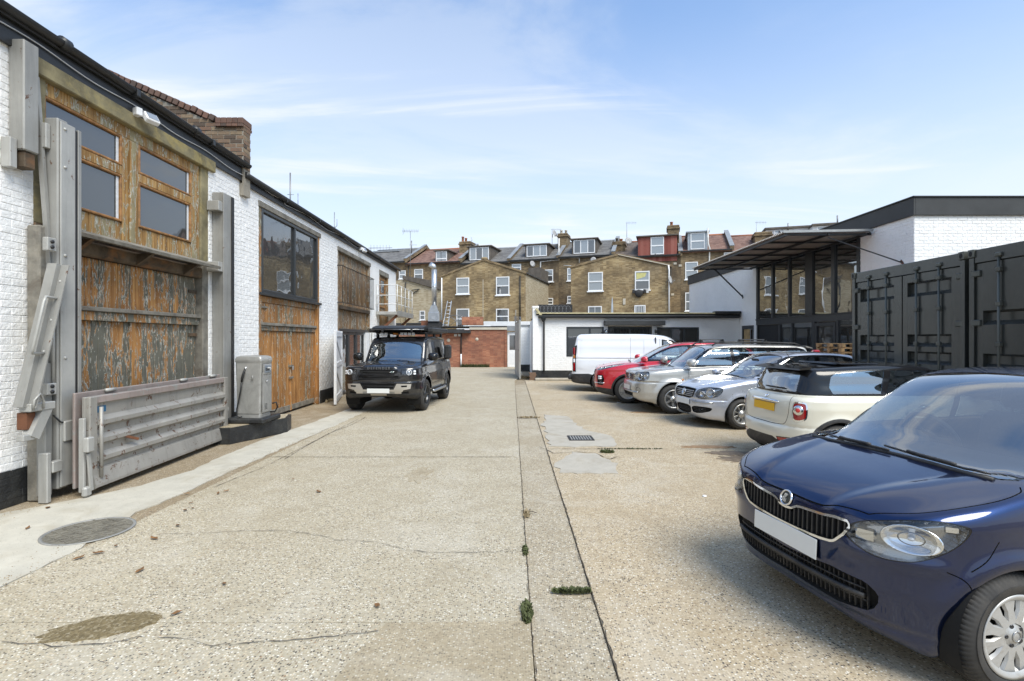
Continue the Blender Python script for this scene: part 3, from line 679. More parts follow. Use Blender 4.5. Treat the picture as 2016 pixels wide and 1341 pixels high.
n = len(prof); fs = [(i, i+1, n+i+1, n+i) for i in range(n-1)]+[(2*n+i, 3*n+i, 3*n+i+1, 2*n+i+1) for i in range(n-1)]+[(0, n, 3*n, 2*n), (n-1, 3*n-1, 4*n-1, 2*n-1)]+[tuple([n+i for i in range(n)]+[3*n+i for i in range(n)][::-1])]
g.add(vs, fs, True)
o = g.build('gutter', m_black, wsA, auto=40); o.matrix_local = WA.inv
for y in (1.2, 3.0, 4.85, 6.7, 8.4): wbox('gutter_bracket', m_black, WA, -5.05, -4.915, y-.03, y+.03, 4.90, 4.995)
for y in (3.1, 5.65, 8.0):
    o = MB().tube([(-4.985, y-.05, 4.982), (-4.985, y+.05, 4.982)], .071, 14).build('gutter_joint', m_black, wsA); o.matrix_local = WA.inv
# timber loading bay
bw_ = .105
REC = .13
part_box('bay_post', m_beam, wsA, WA.M(ML), 5.41, 5.56, 0.0, .16, 2.95, 4.66, .01)
part_box('bay_post', m_wood_dark, wsA, WA.M(ML), 5.41, 5.54, -.02, .16, 0, 2.95, .01, label='dark damp lower bay post')
part_box('bay_post', m_beam, wsA, WA.M(ML), 8.33, 8.53, 0.0, .16, 2.95, 4.66, .01)
part_box('bay_post', m_wood_grey, wsA, WA.M(ML), 8.38, 8.53, 0.0, .16, 0, 2.95, .01, label='grey lower bay post')
part_box('head_beam', m_beam, wsA, WA.M(ML), 5.38, 8.66, -.055, .12, 4.53, 4.72, .012)
part_box('head_trim', m_wood_grey, wsA, WA.M(ML), 5.38, 8.60, -.03, .10, 4.725, 4.80, .01)
part_box('back_lining', m_wood_dark, wsA, WA.M(ML), 5.41, 8.53, REC+.03, REC+.10, 0, 4.53)
# window screen: posts, rails, sashes
def screen(name, mat, u0, u1, z0, z1, y0=.03, y1=.12): return part_box(name, mat, wsA, WA.M(ML), u0, u1, y0, y1, z0, z1, .006)
screen('screen_rail', m_wood_top, 5.56, 8.33, 4.38, 4.53)
screen('screen_post', m_wood_top, 6.69, 6.98, 2.98, 4.379)
screen('screen_post', m_wood_top, 8.13, 8.33, 2.98, 4.379)
screen('cover_strip', m_wood_top, 6.80, 6.86, 2.98, 4.36, .005, .03)
for a, c in ((5.56, 6.69), (6.98, 8.13)):
    for z0, z1 in ((3.24, 3.86), (3.98, 4.379)):
        part_box('inner_reveal', m_curtain, wsA, WA.M(ML), c-.085, c-.04, .050, .0545, z0+.036, z1-.036, .001)
        winframe(wsA, WA.M(ML), a+.002, c-.002, z0, z1, m_frame_orange, .034, .06, .085, pane=m_pane, name='sash')
    screen('screen_rail', m_wood_top, a+.002, c-.002, 3.862, 3.978)
    boards(wsA, WA.M(ML) @ Matrix.Translation((0, .09, 0)), a+.002, c-.002, 2.98, 3.238, bw_, m_wood_top, .04, 'board', ops=())
def boardsY(parent, M4, y, *a, **k):
    boards(parent, M4 @ Matrix.Translation((0, y, 0)), *a, **k)
# weather ledge
o = MB().prism([(-5.06,2.97),(-5.0,2.97),(-4.82,2.90),(-4.83,2.86),(-5.06,2.90)], 5.5, 8.42, Matrix(((1,0,0,0),(0,0,1,0),(0,1,0,0),(0,0,0,1)))).build('weather_ledge', m_wood_grey, wsA); o.matrix_local = WA.inv
for y in (5.9, 6.9, 7.9):
    o = MB().prism([(-5.08,2.86),(-4.86,2.86),(-5.08,2.70)], y-.03, y+.03, Matrix(((1,0,0,0),(0,0,1,0),(0,1,0,0),(0,0,0,1)))).build('ledge_bracket', m_wood_dark, wsA); o.matrix_local = WA.inv
part_box('rough_beam', m_wood_dark, wsA, WA.M(ML), 5.5, 8.36, -.02, .10, 2.70, 2.88, .03)
boardsY(wsA, WA.M(ML), .125, 5.56, 8.36, 2.10, 2.70, bw_, m_wood_mid, .022)
part_box('middle_rail', m_wood_grey, wsA, WA.M(ML), 5.5, 8.37, .02, .12, 2.045, 2.10, .008)
part_box('middle_rail', m_wood_low, wsA, WA.M(ML), 5.5, 8.37, .06, .125, 1.93, 2.043, .006)
boardsY(wsA, WA.M(ML), .14, 5.56, 6.93, .02, 1.93, bw_, m_wood_low, .022); boardsY(wsA, WA.M(ML), .14, 6.97, 8.36, .02, 1.93, bw_, m_wood_low, .022)
part_box('cover_strip', m_wood_mid, wsA, WA.M(ML), 6.91, 6.99, .09, .12, .02, 1.93)
for z in (2.45, 1.75): part_box('strap_hinge', m_wood_dark, wsA, WA.M(ML), 8.15, 8.36, .085, .10, z, z+.05, .003)
# party parapet with pier, of separate old bricks
par = thing('brick_parapet', 'weathered brick party parapet and end pier rising behind the near black gutter', 'parapet', (-5.0, 9.4, 0)); WP = Wld(par)
MP = frameM((-9.6, 9.50, 0), (1,0,0), (0,-1,0))
def ptop(u): x = -9.6+u; return 5.72 if x > -5.47 else 5.72+(-5.47-x)*.43
pm = MB().prism([(-9.6,4.4),(-5.02,4.4),(-5.02,5.70),(-5.47,5.70),(-9.6,5.74+4.13*.43)], 9.50, 9.74, Matrix(((1,0,0,0),(0,0,1,0),(0,1,0,0),(0,0,0,1)))).build('core', m_mortar, par); pm.matrix_local = WP.inv
brick_face(pm, MP, 0, 4.58, 4.9, 7.6, [], (m_oldbrick,)*2, lambda u, z: 10+u, 300, top=ptop, jit=.006, base=MP, j=.011)
MQ = frameM((-5.02, 9.50, 0), (0,1,0), (1,0,0)); pier = MB().box(-5.019,-5.018,9.51,9.73,4.6,5.66).build('pier_core', m_mortar, par); pier.matrix_local = WP.inv
brick_face(pier, MQ, 0, .24, 4.9, 5.72, [], (m_oldbrick,)*2, lambda u, z: 1, 300, jit=.005, base=MQ, j=.011)
me = MB().bbox(-.108, .108, -.15, .15, 0, .06, .008).mesh('coping_brick', m_redcap); me2 = MB().bbox(-.05, .05, -.165, .165, 0, .11, .008).mesh('coping_brick', m_redcap)
for i in range(5): inst('coping_brick', me2, pm, (-5.06-i*.105, 9.62, 5.725), (0, random.uniform(-.02,.02), 0))
for i in range(5): inst('coping_brick', me2, pm, (-5.06-i*.105, 9.62, 5.665), (0, 0, 0), (1,1.08,.5))
for i in range(36): inst('coping_brick', me2, pm, (-5.62-i*.112, 9.62, 5.725+(.15+i*.112)*.43+random.uniform(-.012,.012)), (0, math.atan(.43)+random.uniform(-.03,.03), 0))
# ---------------------------------------------------------------- far workshop
wsB = thing('workshop_building', 'far white painted brick workshop with wide dark window and stripped timber doors', 'workshop', (LXW, 9.5, 0)); WB = Wld(wsB)
opB = [(10.22, 13.45, 0, 4.46), (14.85, 18.25, 0, 4.40), (19.5, 20.95, 0, 4.35)]
wallB = sheet_wall(None, 'wall', Matrix.Identity(4), 9.502, 22.3, 0, 4.72, opB, m_white); wallB.parent = wsB; wallB.matrix_local = WB.M(ML)
brick_face(wallB, ML, 9.5, 22.3, 0, 4.70, opB, (m_white, m_black_plinth), lsc, 300, plinth=.34, jit=.002, proud=.005, j=.010)
o = MB().box(-9.5, -5.3, 22.05, 22.3, 0, 4.7).build('end_wall', m_white, wsB); o.matrix_local = WB.inv
Mxz = Matrix(((1,0,0,0),(0,0,1,0),(0,1,0,0),(0,0,0,1)))
o = MB().prism([(-4.98,4.80),(-9.5,5.9),(-9.5,5.8),(-4.98,4.73)], 9.76, 22.5, Mxz).build('roof', m_black_rough, wsB); o.matrix_local = WB.inv
wbox('fascia', m_black, WB, -5.085, -5.045, 9.5, 22.3, 4.62, 4.74)
o = MB().tube([(-5.0, 9.55, 4.79), (-4.99, 22.6, 4.77)], .055, 12).build('gutter', m_black, wsB); o.matrix_local = WB.inv
for y in (11.2, 13.1, 15.1, 17.1, 19.1, 21.1): wbox('gutter_bracket', m_black, WB, -5.06, -4.94, y-.02, y+.02, 4.72, 4.80)
Mb = WB.M(ML)
# bay two
for a, c in ((10.22, 10.34), (13.33, 13.45)): part_box('bay_post', m_wood_door, wsB, Mb, a, c, 0, .15, 0, 4.46, .008)
part_box('head_beam', m_wood_grey, wsB, Mb, 10.2, 13.5, -.03, .12, 4.38, 4.50, .01)
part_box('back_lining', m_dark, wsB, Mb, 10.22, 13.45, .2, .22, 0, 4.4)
winframe(wsB, Mb, 10.341, 13.329, 2.66, 4.379, m_anth, .07, .09, .08, mull=(11.95,), pane=m_pane, name='window_frame')
part_box('window_sill', m_anth, wsB, Mb, 10.25, 13.5, -.05, .12, 2.60, 2.658, .006)
part_box('top_rail', m_wood_door, wsB, Mb, 10.341, 13.329, .05, .10, 2.47, 2.598, .006)
boardsY(wsB, Mb, .10, 10.341, 13.329, 2.05, 2.469, .11, m_wood_door, .025)
part_box('middle_rail', m_wood_grey, wsB, Mb, 10.341, 13.329, .02, .10, 1.99, 2.048, .006)
part_box('middle_rail', m_wood_low, wsB, Mb, 10.341, 13.329, .06, .11, 1.88, 1.988, .006)
for a, c, w in ((10.345, 11.90, 'left'), (11.92, 13.325, 'right')):
    boardsY(wsB, Mb, .12, a, c, .04, 1.875, .11, m_wood_door, .025)
    part_box('kick_rail', m_wood_grey, wsB, Mb, a+.05, c-.03, .075, .095, .05, .17)
part_box('cover_strip', m_wood_door, wsB, Mb, 11.86, 11.93, .07, .095, .04, 1.875)
for z in (1.05, .78): part_box('padlock_hasp', m_wood_grey, wsB, Mb, 11.78, 11.96, .04, .07, z, z+.05, .004)
part_box('padlock', m_alu, wsB, Mb, 11.86, 11.92, .01, .045, .98, 1.06, .008)
for z in (2.35, 1.95): part_box('strap_hinge', m_wood_grey, wsB, Mb, 10.36, 10.7, .045, .06, z, z+.04, .003)
# bay three
for a, c in ((14.85, 14.97), (18.13, 18.25)): part_box('bay_post', m_wood_pale, wsB, Mb, a, c, 0, .15, 0, 4.40, .008)
part_box('head_beam', m_wood_grey, wsB, Mb, 14.83, 18.28, -.03, .12, 4.30, 4.43, .01)
boardsY(wsB, Mb, .12, 14.971, 18.129, 2.72, 4.299, .13, m_wood_pale, .025)
part_box('middle_rail', m_wood_dark, wsB, Mb, 14.971, 18.129, -.04, .12, 2.60, 2.718, .008)
boardsY(wsB, Mb, .12, 14.971, 18.129, 2.02, 2.598, .13, m_wood_pale, .025)
part_box('door_head', m_anth, wsB, Mb, 14.971, 18.129, .02, .15, 1.93, 2.018)
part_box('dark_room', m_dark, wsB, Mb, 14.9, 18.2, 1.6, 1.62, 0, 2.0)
part_box('white_reveal', m_whitepaint, wsB, Mb, 17.75, 18.129, -.02, .15, 0, 1.929)
for a, c in ((15.25, 16.05), (16.07, 16.85), (16.87, 17.7)):
    winframe(wsB, Mb, a, c, .02, 1.928, m_anth, .09, .06, .12, pane=m_pane, name='glazed_door')
part_box('curtain', m_curtain, wsB, Mb, 16.2, 16.6, .25, .28, .1, 1.9)
# juliet rail
jr_ = thing('balcony_railing', 'thin black iron railing across the boarded upper opening', 'railing', (LXW, 14.8, 2.7)); WJ = Wld(jr_)
for z in (2.78, 3.86): o = MB().bar((-4.97, 14.8, z), (-4.97, 18.3, z), .03, .015).build('rail', m_black, jr_); o.matrix_local = WJ.inv
me = MB().tube([(0,0,2.78),(0,0,3.86)], .009, 6).mesh('baluster', m_black)
for i in range(24):
    o = inst('baluster', me, jr_, (0,0,0)); o.matrix_local = WJ.M(Matrix.Translation((-4.97, 14.9+i*3.3/23, 0)))
for y in (14.82, 18.28):
    for z in (2.78, 3.86): o = MB().bar((-5.10, y, z), (-4.97, y, z), .025).build('wall_bracket', m_black, jr_); o.matrix_local = WJ.inv
# bay four
for a, c in ((19.5, 19.62), (20.83, 20.95)): part_box('bay_post', m_wood_pale, wsB, Mb, a, c, 0, .15, 0, 4.35, .008)
boardsY(wsB, Mb, .12, 19.621, 20.829, 2.75, 4.2, .13, m_wood_pale, .025)
part_box('head_beam', m_wood_grey, wsB, Mb, 19.48, 20.98, -.02, .12, 4.2, 4.38, .01)
boardsY(wsB, Mb, .12, 19.621, 20.829, 0, 2.70, .13, m_wood_pale, .025)
winframe(wsB, Mb, 19.8, 20.65, 2.95, 4.1, m_frame_orange, .07, .05, .09, trans=(3.5,), pane=m_pane, name='door_light')
# white ledged door leaves
def leaf(label, p0, p1, h, cat='door', T=.045, brace=True):
    p0 = Vector((*p0, 0)); p1 = Vector((*p1, 0)); u = (p1-p0); L = u.length; u.normalize(); n = Vector((u.y, -u.x, 0))
    root = thing('door_leaf', label, cat, tuple(p0), math.atan2(u.y, u.x), 'white timber door leaves')
    k = max(3, round(L/.16)); w = L/k; me = MB().bbox(-w/2+.003, w/2-.003, -T/2, T/2, .03, h, .004).mesh('board', m_whitepaint)
    for i in range(k): inst('board', me, root, (w*(i+.5), 0, 0))
    s = -1
    for z in (.12, h*.5, h-.16): MB().bbox(.02, L-.02, s*T/2-.022, s*T/2-.001, z, z+.13, .004).build('ledge', m_whitepaint, root)
    if brace:
        for z0, z1 in ((.26, h*.5-.02), (h*.5+.15, h-.18)): MB().bar((.08, s*T/2-.010, z1), (L-.08, s*T/2-.010, z0), .018, .10, (0,0,1)).build('brace', m_whitepaint, root)
    MB().bbox(.0, .05, s*T/2-.022, s*T/2-.001, .03, h, .003).build('stile', m_whitepaint, root); MB().bbox(L-.05, L, s*T/2-.022, s*T/2-.001, .03, h, .003).build('stile', m_whitepaint, root)
    return root
leaf('open white ledged and braced door leaf swung out before the glazed doors', (-4.52, 12.95), (-5.02, 14.9), 1.93)
leaf('white boarded door leaf folded flat on the wall behind the black off-roader', (-5.03, 18.35), (-5.02, 20.7), 2.0, brace=False)
wbox('plinth_step', m_black_plinth, WB, -5.12, -5.07, 13.46, 14.84, 0, .34)
# ---------------------------------------------------------------- balcony and its braces
bal = thing('balcony', 'grey steel balcony with white railings on rusty struts at the workshop end', 'balcony', (LXW, 19, 2.6)); WBa = Wld(bal)
def bb(name, mat, f):
    b = MB(); f(b); o = b.build(name, mat, bal); o.matrix_local = WBa.inv; return o
bb('deck', m_galv_l, lambda b: b.bbox(-5.09, -4.28, 19.0, 21.9, 2.62, 2.74, .01))
bb('deck_edge', m_galv, lambda b: b.bbox(-4.279, -4.25, 18.97, 21.92, 2.58, 2.78, .005))
for i in range(5): bb('post', m_steelw, lambda b: b.tube([(-4.30, 19.03+i*.71, 2.78), (-4.30, 19.03+i*.71, 3.74)], .018, 6))
bb('post', m_steelw, lambda b: b.tube([(-5.05, 19.03, 2.74), (-5.05, 19.03, 3.74)], .018, 6))
for z in (3.74, 3.35, 3.02):
    bb('rail', m_steelw, lambda b: b.tube([(-5.08, 19.03, z), (-4.30, 19.03, z)], .016, 6)); bb('rail', m_steelw, lambda b: b.tube([(-4.30, 19.03, z), (-4.30, 21.88, z)], .016, 6))
for y in (19.15, 21.6): bb('strut', m_rustbar, lambda b: b.bar((-5.09, y, 1.92), (-4.32, y, 2.61), .06, .09))
# ---------------------------------------------------------------- lights, cable, aerials
def floodlight(x, y, z, label, s=1.0):
    r = thing('floodlight', label, 'floodlight', (x, y, z), R(-20), 'white floodlights under the workshop gutters')
    T = Matrix.Rotation(R(-35), 4, 'Y')
    MB().bbox(-.03*s, .05*s, -.09*s, .09*s, -.075*s, .075*s, .012, T).build('housing', m_whitepaint, r)
    MB().bbox(.0505*s, .056*s, -.07*s, .07*s, -.055*s, .055*s, .003, T).build('lens', m_pane_far, r)
    MB().bbox(-.07*s, .03*s, -.20*s, -.12*s, -.02*s, .09*s, .01).build('junction_box', m_whitepaint, r)
    MB().bar((-.10*s, -.16*s, .03), (0, 0, .02), .03*s).build('bracket', m_whitepaint, r); return r
floodlight(-4.93, 6.93, 4.70, 'white floodlight with junction box over the tall timber bay')
floodlight(-4.93, 16.9, 4.66, 'white floodlight above the boarded upper opening with iron railing')
b = MB(); pts = []
for i in range(60): y = 4.2+i*.12; pts.append((-5.03, y, 4.83-.02*math.sin(i*.5)-.012*(y-4.2)))
b.tube(pts, .007, 5); pts = [(-5.02, 9.3+i*.14, 4.70+.03*math.sin(i*.35)+.012*random.random()) for i in range(60)]; b2 = MB(); b2.tube([(-5.03,11.2,4.74)]+pts[14:], .006, 5)
tag(b.build('cable', m_wire), 'pale cable clipped under the near gutter, passing the floodlight', 'cable'); tag(b2.build('cable', m_wire), 'pale cable looping along the far workshop top', 'cable')
def aerial(label, pos, h, kind='whip'):
    r = thing('aerial', label, 'aerial', pos)
    MB().tube([(0,0,0),(0,0,h)], .02 if h > 1.5 else .013, 6).build('mast', m_aerial, r)
    if kind == 'whip':
        MB().tube([(0,0,h*.35),(.22,0,h*.35),(.22,0,h*.62)], .010, 5).build('side_arm', m_aerial, r); MB().tube([(-.08,0,h*.6),(.1,0,h*.6)], .008, 5).build('clamp', m_aerial, r)
    if kind == 'whip2':
        MB().tube([(.0,.0,h*.55),(.09,.0,h*.62),(.09,0,h*.8)], .010, 5).build('side_arm', m_aerial, r); MB().tube([(0,0,h*.2),(.45,0,h*.16)], .010, 5).build('stay', m_aerial, r)
    if kind == 'yagi':
        MB().tube([(-.1,0,h),(.9,.1,h+.03)], .012, 5).build('boom', m_aerial, r)
        me = MB().tube([(0,-.0,-.14),(0,.0,.14)], .006, 4).mesh('element', m_aerial)
        for i in range(7): inst('element', me, r, (i*.13, i*.013, h))
    if kind == 'tee':
        MB().tube([(-.75,0,h),(.75,0,h)], .02, 5).build('boom', m_aerial, r); me = MB().tube([(0,-.1,-.2),(0,.1,.2)], .010, 4).mesh('element', m_aerial)
        for i in range(10): inst('element', me, r, (-.7+i*.155, 0, h))
        MB().tube([(-.7,0,h-.3),(-.55,0,h),(-.7,0,h+.3)], .014, 4).build('reflector', m_aerial, r)
        for z, x0, x1 in ((h*.74,-.1,.6),(h*.60,-.55,.65)): MB().tube([(x0,0,z),(x1,0,z)], .014, 5).build('side_arm', m_aerial, r)
        MB().tube([(.1,0,h*.58),(.1,0,h*.82)], .05, 6).build('folded_dipole', m_aerial, r)
    return r
x, z = XZ(599, 420, 14.5); aerial('pair of thin whip aerials above the wide dark window', (x-.4, 14.5, 4.9), 1.55, 'whip')
x, z = XZ(675, 470, 18.0); aerial('thin whip aerial with side clamp over the railed upper opening', (x-.3, 18.0, 4.95), 1.25, 'whip2')
x, z = XZ(737, 500, 22.0); aerial('small aerial with one short arm at the far workshop eaves', (x-.15, 22, 4.8), .85, 'yagi')
# ---------------------------------------------------------------- old tail lift against the bay
lift = thing('tail_lift', 'old grey vehicle tail lift with ribbed platform leaning on timber bay', 'tail lift', (-4.8, 7.0, 0)); WT = Wld(lift)
def lt(name, mat, f, label=None, parent=None):
    b = MB(); f(b); o = b.build(name, mat, parent or lift, label=label)
    if not parent: o.matrix_local = WT.inv
    return o
def col(b, x0, x1, y0, y1, z0, z1, w=.012):
    """channel section open towards the camera side"""
    b.bbox(x0, x1, y0, y0+w, z0, z1, .003); b.bbox(x0, x1, y1-w, y1, z0, z1, .003); b.bbox(x0, x0+w, y0+w, y1-w, z0, z1, .003)
# columns
lt('left_column', m_galv, lambda b: b.bbox(-4.98, -4.83, 5.40, 5.53, .10, 4.06, .012))
lt('left_column_flange', m_galv_l, lambda b: b.bbox(-4.829, -4.812, 5.42, 5.60, .12, 4.03, .004))
lt('left_column_slot', m_black_soft, lambda b: b.bbox(-4.826, -4.816, 5.606, 5.63, .10, 4.0, .002))
lt('left_column_lip', m_galv, lambda b: b.bbox(-4.84, -4.812, 5.636, 5.68, .10, 4.02, .004))
lt('right_column', m_galv, lambda b: (b.bbox(-5.09, -4.90, 8.62, 8.90, .1, 4.20, .012), b.bbox(-4.899, -4.885, 8.60, 8.72, .1, 4.18, .003)))
lt('right_column_edge', m_black_soft, lambda b: b.bbox(-4.899, -4.88, 8.86, 8.93, .1, 4.18, .003))
for z in (4.02, 3.0): lt('column_bracket', m_galv_l, lambda b: b.bbox(-5.10, -4.90, 8.48, 8.615, z-.16, z, .006))
lt('column_bracket', m_galv_l, lambda b: b.bbox(-5.10, -4.90, 5.34, 5.395, 3.72, 3.98, .006))
for y, z in ((5.47, 3.96), (5.47, 3.55), (5.47, 2.6), (5.47, 1.5)): lt('bolt', m_galv_l, lambda b: b.lathe([(0,.012),(.016,.010),(.018,0)], 8, Matrix.Translation((-4.812, y, z)) @ Matrix.Rotation(R(90), 4, 'Y')))
# outer upper rail fixed to the wall
lt('wall_channel', m_galv, lambda b: b.bbox(-5.09, -4.93, 5.13, 5.30, 3.62, 4.74, .012)); lt('wall_channel_end', m_wood_dark, lambda b: b.bbox(-5.09, -4.95, 5.16, 5.28, 3.45, 3.615, .01))
lt('wall_bracket', m_galv_l, lambda b: b.bbox(-5.09, -4.99, 5.05, 5.125, 3.42, 3.72, .006))
lt('diagonal_stay', m_galv, lambda b: b.bar((-4.99, 5.32, 4.45), (-4.88, 5.44, 1.55), .05, .035))
# lower left timber and rails
lt('timber_pad', m_wood_grey, lambda b: b.bbox(-5.08, -4.94, 5.31, 5.42, 0, 2.9, .015), label='splintered dark timber pad behind the column')
lt('lower_rail', m_galv, lambda b: b.bbox(-4.97, -4.87, 5.30, 5.385, .05, 1.45, .01)); lt('foot_rail', m_galv_l, lambda b: b.bbox(-4.90, -4.80, 5.245, 5.295, .0, .52, .008))
lt('switch_box', m_galv_l, lambda b: b.bbox(-4.86, -4.80, 5.25, 5.36, 2.62, 2.76, .008)); lt('switch_box', m_galv_l, lambda b: b.bbox(-4.86, -4.80, 5.25, 5.36, 1.12, 1.24, .008))
for z in (2.69, 1.18):
    for dz in (-.028, .028): lt('switch_button', m_black_soft, lambda b: b.lathe([(0,.014),(.018,.012),(.02,0)], 12, Matrix.Translation((-4.799, 5.30, z+dz)) @ Matrix.Rotation(R(90), 4, 'Y')))
# folded lift arm leaning out, seen by the door
A0, A1 = Vector((-4.80, 5.36, 2.48)), Vector((-4.83, 5.02, 1.02))
lt('lift_arm', m_galv, lambda b: (b.bar(A0, A1, .12, .10, (1,0,0)), b.bar(A0+Vector((.065,0,.0)), A1+Vector((.065,0,.0)), .012, .13, (1,0,0))))
lt('grab_rail', m_galv_l, lambda b: b.tube([(-4.74, 5.34, 2.12), (-4.70, 5.12, 2.13), (-4.70, 5.10, 2.08), (-4.70, 4.98, 1.60), (-4.72, 5.0, 1.56), (-4.74, 5.18, 1.56)], .014, 8))
lt('latch_box', m_galv_l, lambda b: (b.bbox(-4.86, -4.74, 5.00, 5.28, .98, 1.06, .008), b.bar((-4.80, 5.22, 1.02), (-4.80, 5.06, .72), .10, .10), b.bbox(-4.84, -4.76, 4.95, 5.10, .70, .76, .006)))
lt('latch_core', m_rustbar, lambda b: b.bbox(-4.90, -4.80, 5.02, 5.12, .80, .97, .006))
lt('latch_hoop', m_galv_l, lambda b: b.tube([(-4.73, 5.02, 1.0), (-4.70, 5.0, 1.10), (-4.70, 5.06, 1.16), (-4.72, 5.12, 1.08), (-4.73, 5.13, 1.0)], .010, 6))
for t in (.12, .4, .62): p = A0.lerp(A1, t); lt('bolt', m_galv_l, lambda b: b.lathe([(0,.014),(.014,.012),(.016,0)], 8, Matrix.Translation(p+Vector((.072,0,0))) @ Matrix.Rotation(R(90), 4, 'Y')))
lt('slide_block', m_galv_l, lambda b: b.bbox(-4.86, -4.79, 5.44, 5.58, .60, .82, .01)); lt('slide_block', m_galv_l, lambda b: b.bbox(-4.86, -4.79, 5.30, 5.42, .30, .42, .01))
lt('drive_rod', m_galv_l, lambda b: (b.tube([(-4.86, 5.38, 1.2), (-4.86, 5.38, 2.1)], .018, 6), b.tube([(-4.88, 5.33, 1.2), (-4.88, 5.33, 2.0)], .010, 6)))
lt('hanging_cable', m_black_soft, lambda b: b.tube([(-4.84, 5.36, .9), (-4.80, 5.40, .82), (-4.82, 5.48, .80), (-4.86, 5.55, .84)], .009, 6))
# platform: world points of its four corners
P00 = Vector((-4.60, 5.50, .05)); P10 = Vector((-4.76, 8.46, .05)); U = (P10-P00).normalized(); LP = (P10-P00).length; NN = Vector((U.y, -U.x, 0)); H = 1.02
MPf = Matrix(((U.x, -NN.x, 0, P00.x), (U.y, -NN.y, 0, P00.y), (0, 0, 1, P00.z), (0,0,0,1)))
plat = MB().bbox(0, LP, .02, .06, 0, H, .008).build('platform', m_lift, lift); plat.matrix_local = WT.M(MPf)
def pl(name, mat, f): b = MB(); f(b); return b.build(name, mat, plat)
pl('platform_edge', m_lift, lambda b: b.bbox(0, .11, -.03, .019, 0, H, .008)); pl('platform_edge', m_lift, lambda b: b.bbox(LP-.10, LP, -.03, .019, 0, H, .008))
pl('top_edge', m_lift_red, lambda b: b.bbox(.111, LP-.101, -.02, .019, H-.08, H, .008))
for z in (.30, .50, .70): 
    zz_ = z; pl('rib', m_lift, lambda b: b.prism([(-.035, zz_), (.018, zz_-.035), (.018, zz_+.095), (-.035, zz_+.045)], .112, LP-.102, Matrix(((0,0,1,0),(1,0,0,0),(0,1,0,0),(0,0,0,1)))))
pl('bottom_lip', m_lift, lambda b: b.prism([(-.055, .02), (.015, .0), (.015, .22), (-.02, .20), (-.055, .05)], .05, LP-.03, Matrix(((0,0,1,0),(1,0,0,0),(0,1,0,0),(0,0,0,1)))))
pl('handle', m_rustbar, lambda b: b.bar((.55, -.02, .50), (.72, -.06, .43), .02, .03)); pl('blue_sticker', simple('blue_sticker', (.03,.12,.22), .6), lambda b: b.box(.16, .30, .017, .0195, .83, .90))
pl('hinge_foot', m_galv_l, lambda b: (b.bbox(-.06, -.02, -.01, .05, .0, .80, .008), b.bbox(-.10, .0, -.06, .0, -.04, .07, .02), b.bar((-.05, -.05, .42), (-.02, -.06, .02), .035, .02)))
pl('corner_clamp', m_galv_l, lambda b: b.bbox(-.11, -.01, -.09, -.03, .44, .60, .012)); pl('corner_clamp', m_galv_l, lambda b: b.bbox(LP-.04, LP+.04, -.06, .04, .0, .22, .012)); pl('corner_clamp', m_galv_l, lambda b: b.bbox(LP, LP+.05, -.02, .03, .45, .52, .01))
pl('corner_post', m_lift, lambda b: b.tube([(.14, -.045, .12), (.14, -.045, H-.12)], .02, 8))
plat2 = MB().bbox(-.05, LP-.02, .09, .12, .04, H+.05, .008).build('rear_flap', m_lift_red, lift); plat2.matrix_local = WT.M(MPf)
for u in (.45, 1.9, 2.7): pl('hinge_knuckle', m_galv_l, lambda b: b.tube([(u-.08, .075, H+.04), (u+.08, .075, H+.04)], .022, 8))
# ---------------------------------------------------------------- fuel pump on its plinth
plinth = thing('pump_plinth', 'low black painted concrete plinth under the fuel pump', 'plinth', (-4.6, 8.9, 0))
MB().prism(ragged([(-.48,-.72),(.04,-.68),(.50,.40),(.36,.85),(-.48,.85)], .010, .2), 0, .26).build('base_block', m_black_plinth, plinth)
MB().prism(ragged([(-.46,-.68),(.02,-.64),(.46,.40),(.33,.81),(-.46,.81)], .010, .2), .26, .27).build('worn_top', m_patch_dark, plinth)
MB().bbox(-.26, .40, -.34, .34, .27, .355, .02).build('upper_block', m_black_plinth, plinth)
pump = thing('fuel_pump', 'old unpainted grey steel fuel pump with black hose and nozzle', 'fuel pump', (-4.50, 8.86, .355), R(-4)); pump.scale = (.84,.84,.86)
M_ = NM('brushed_old_steel', 'obj'); c = M_.ramp(M_.noise(2.2, 8, .7, .8), [(.3, (.24,.24,.225)), (.55, (.37,.365,.345)), (.75, (.50,.49,.46))])
M_.set(Base_Color=c, Roughness=.42, Metallic=.3); M_.bump(M_.noise(12, 5), .1, .01); m_pump = M_.m
b = MB(); w0, w1, d_ = .26, .29, .19
# cabinet tapers upward in width; rounded top
def ring(w, dd, z, r=.04, n=5):
    out = []
    for cx, cy, a0 in ((w-r, dd-r, 0), (-w+r, dd-r, 90), (-w+r, -dd+r, 180), (w-r, -dd+r, 270)):
        for i in range(n): a = R(a0+90*i/(n-1)); out.append((cx+r*math.cos(a), cy+r*math.sin(a), z))
    return out
rings = [ring(.25,.21,0), ring(.25,.21,.06), ring(.245,.205,.065), ring(.275,.215,1.10), ring(.285,.225,1.12), ring(.285,.225,1.17), ring(.265,.205,1.215), ring(.20,.15,1.235), ring(.02,.02,1.24,.01)]
vs = [p for r_ in rings for p in r_]; n = len(rings[0]); b.add(vs, [(i*n+k, i*n+(k+1)%n, (i+1)*n+(k+1)%n, (i+1)*n+k) for i in range(len(rings)-1) for k in range(n)]+[tuple(range((len(rings)-1)*n, len(rings)*n)), tuple(range(n))[::-1]])
b.build('cabinet', m_pump, pump, auto=30)
MB().bbox(-.235, .235, -.218, -.208, .08, 1.08, .004).build('front_panel', m_pump, pump)
MB().bbox(.276, .284, -.17, .17, .10, .90, .003).build('door_panel', m_pump, pump)
MB().bbox(.280, .298, -.15, .15, .86, 1.06, .02).build('display_surround', m_pump, pump)
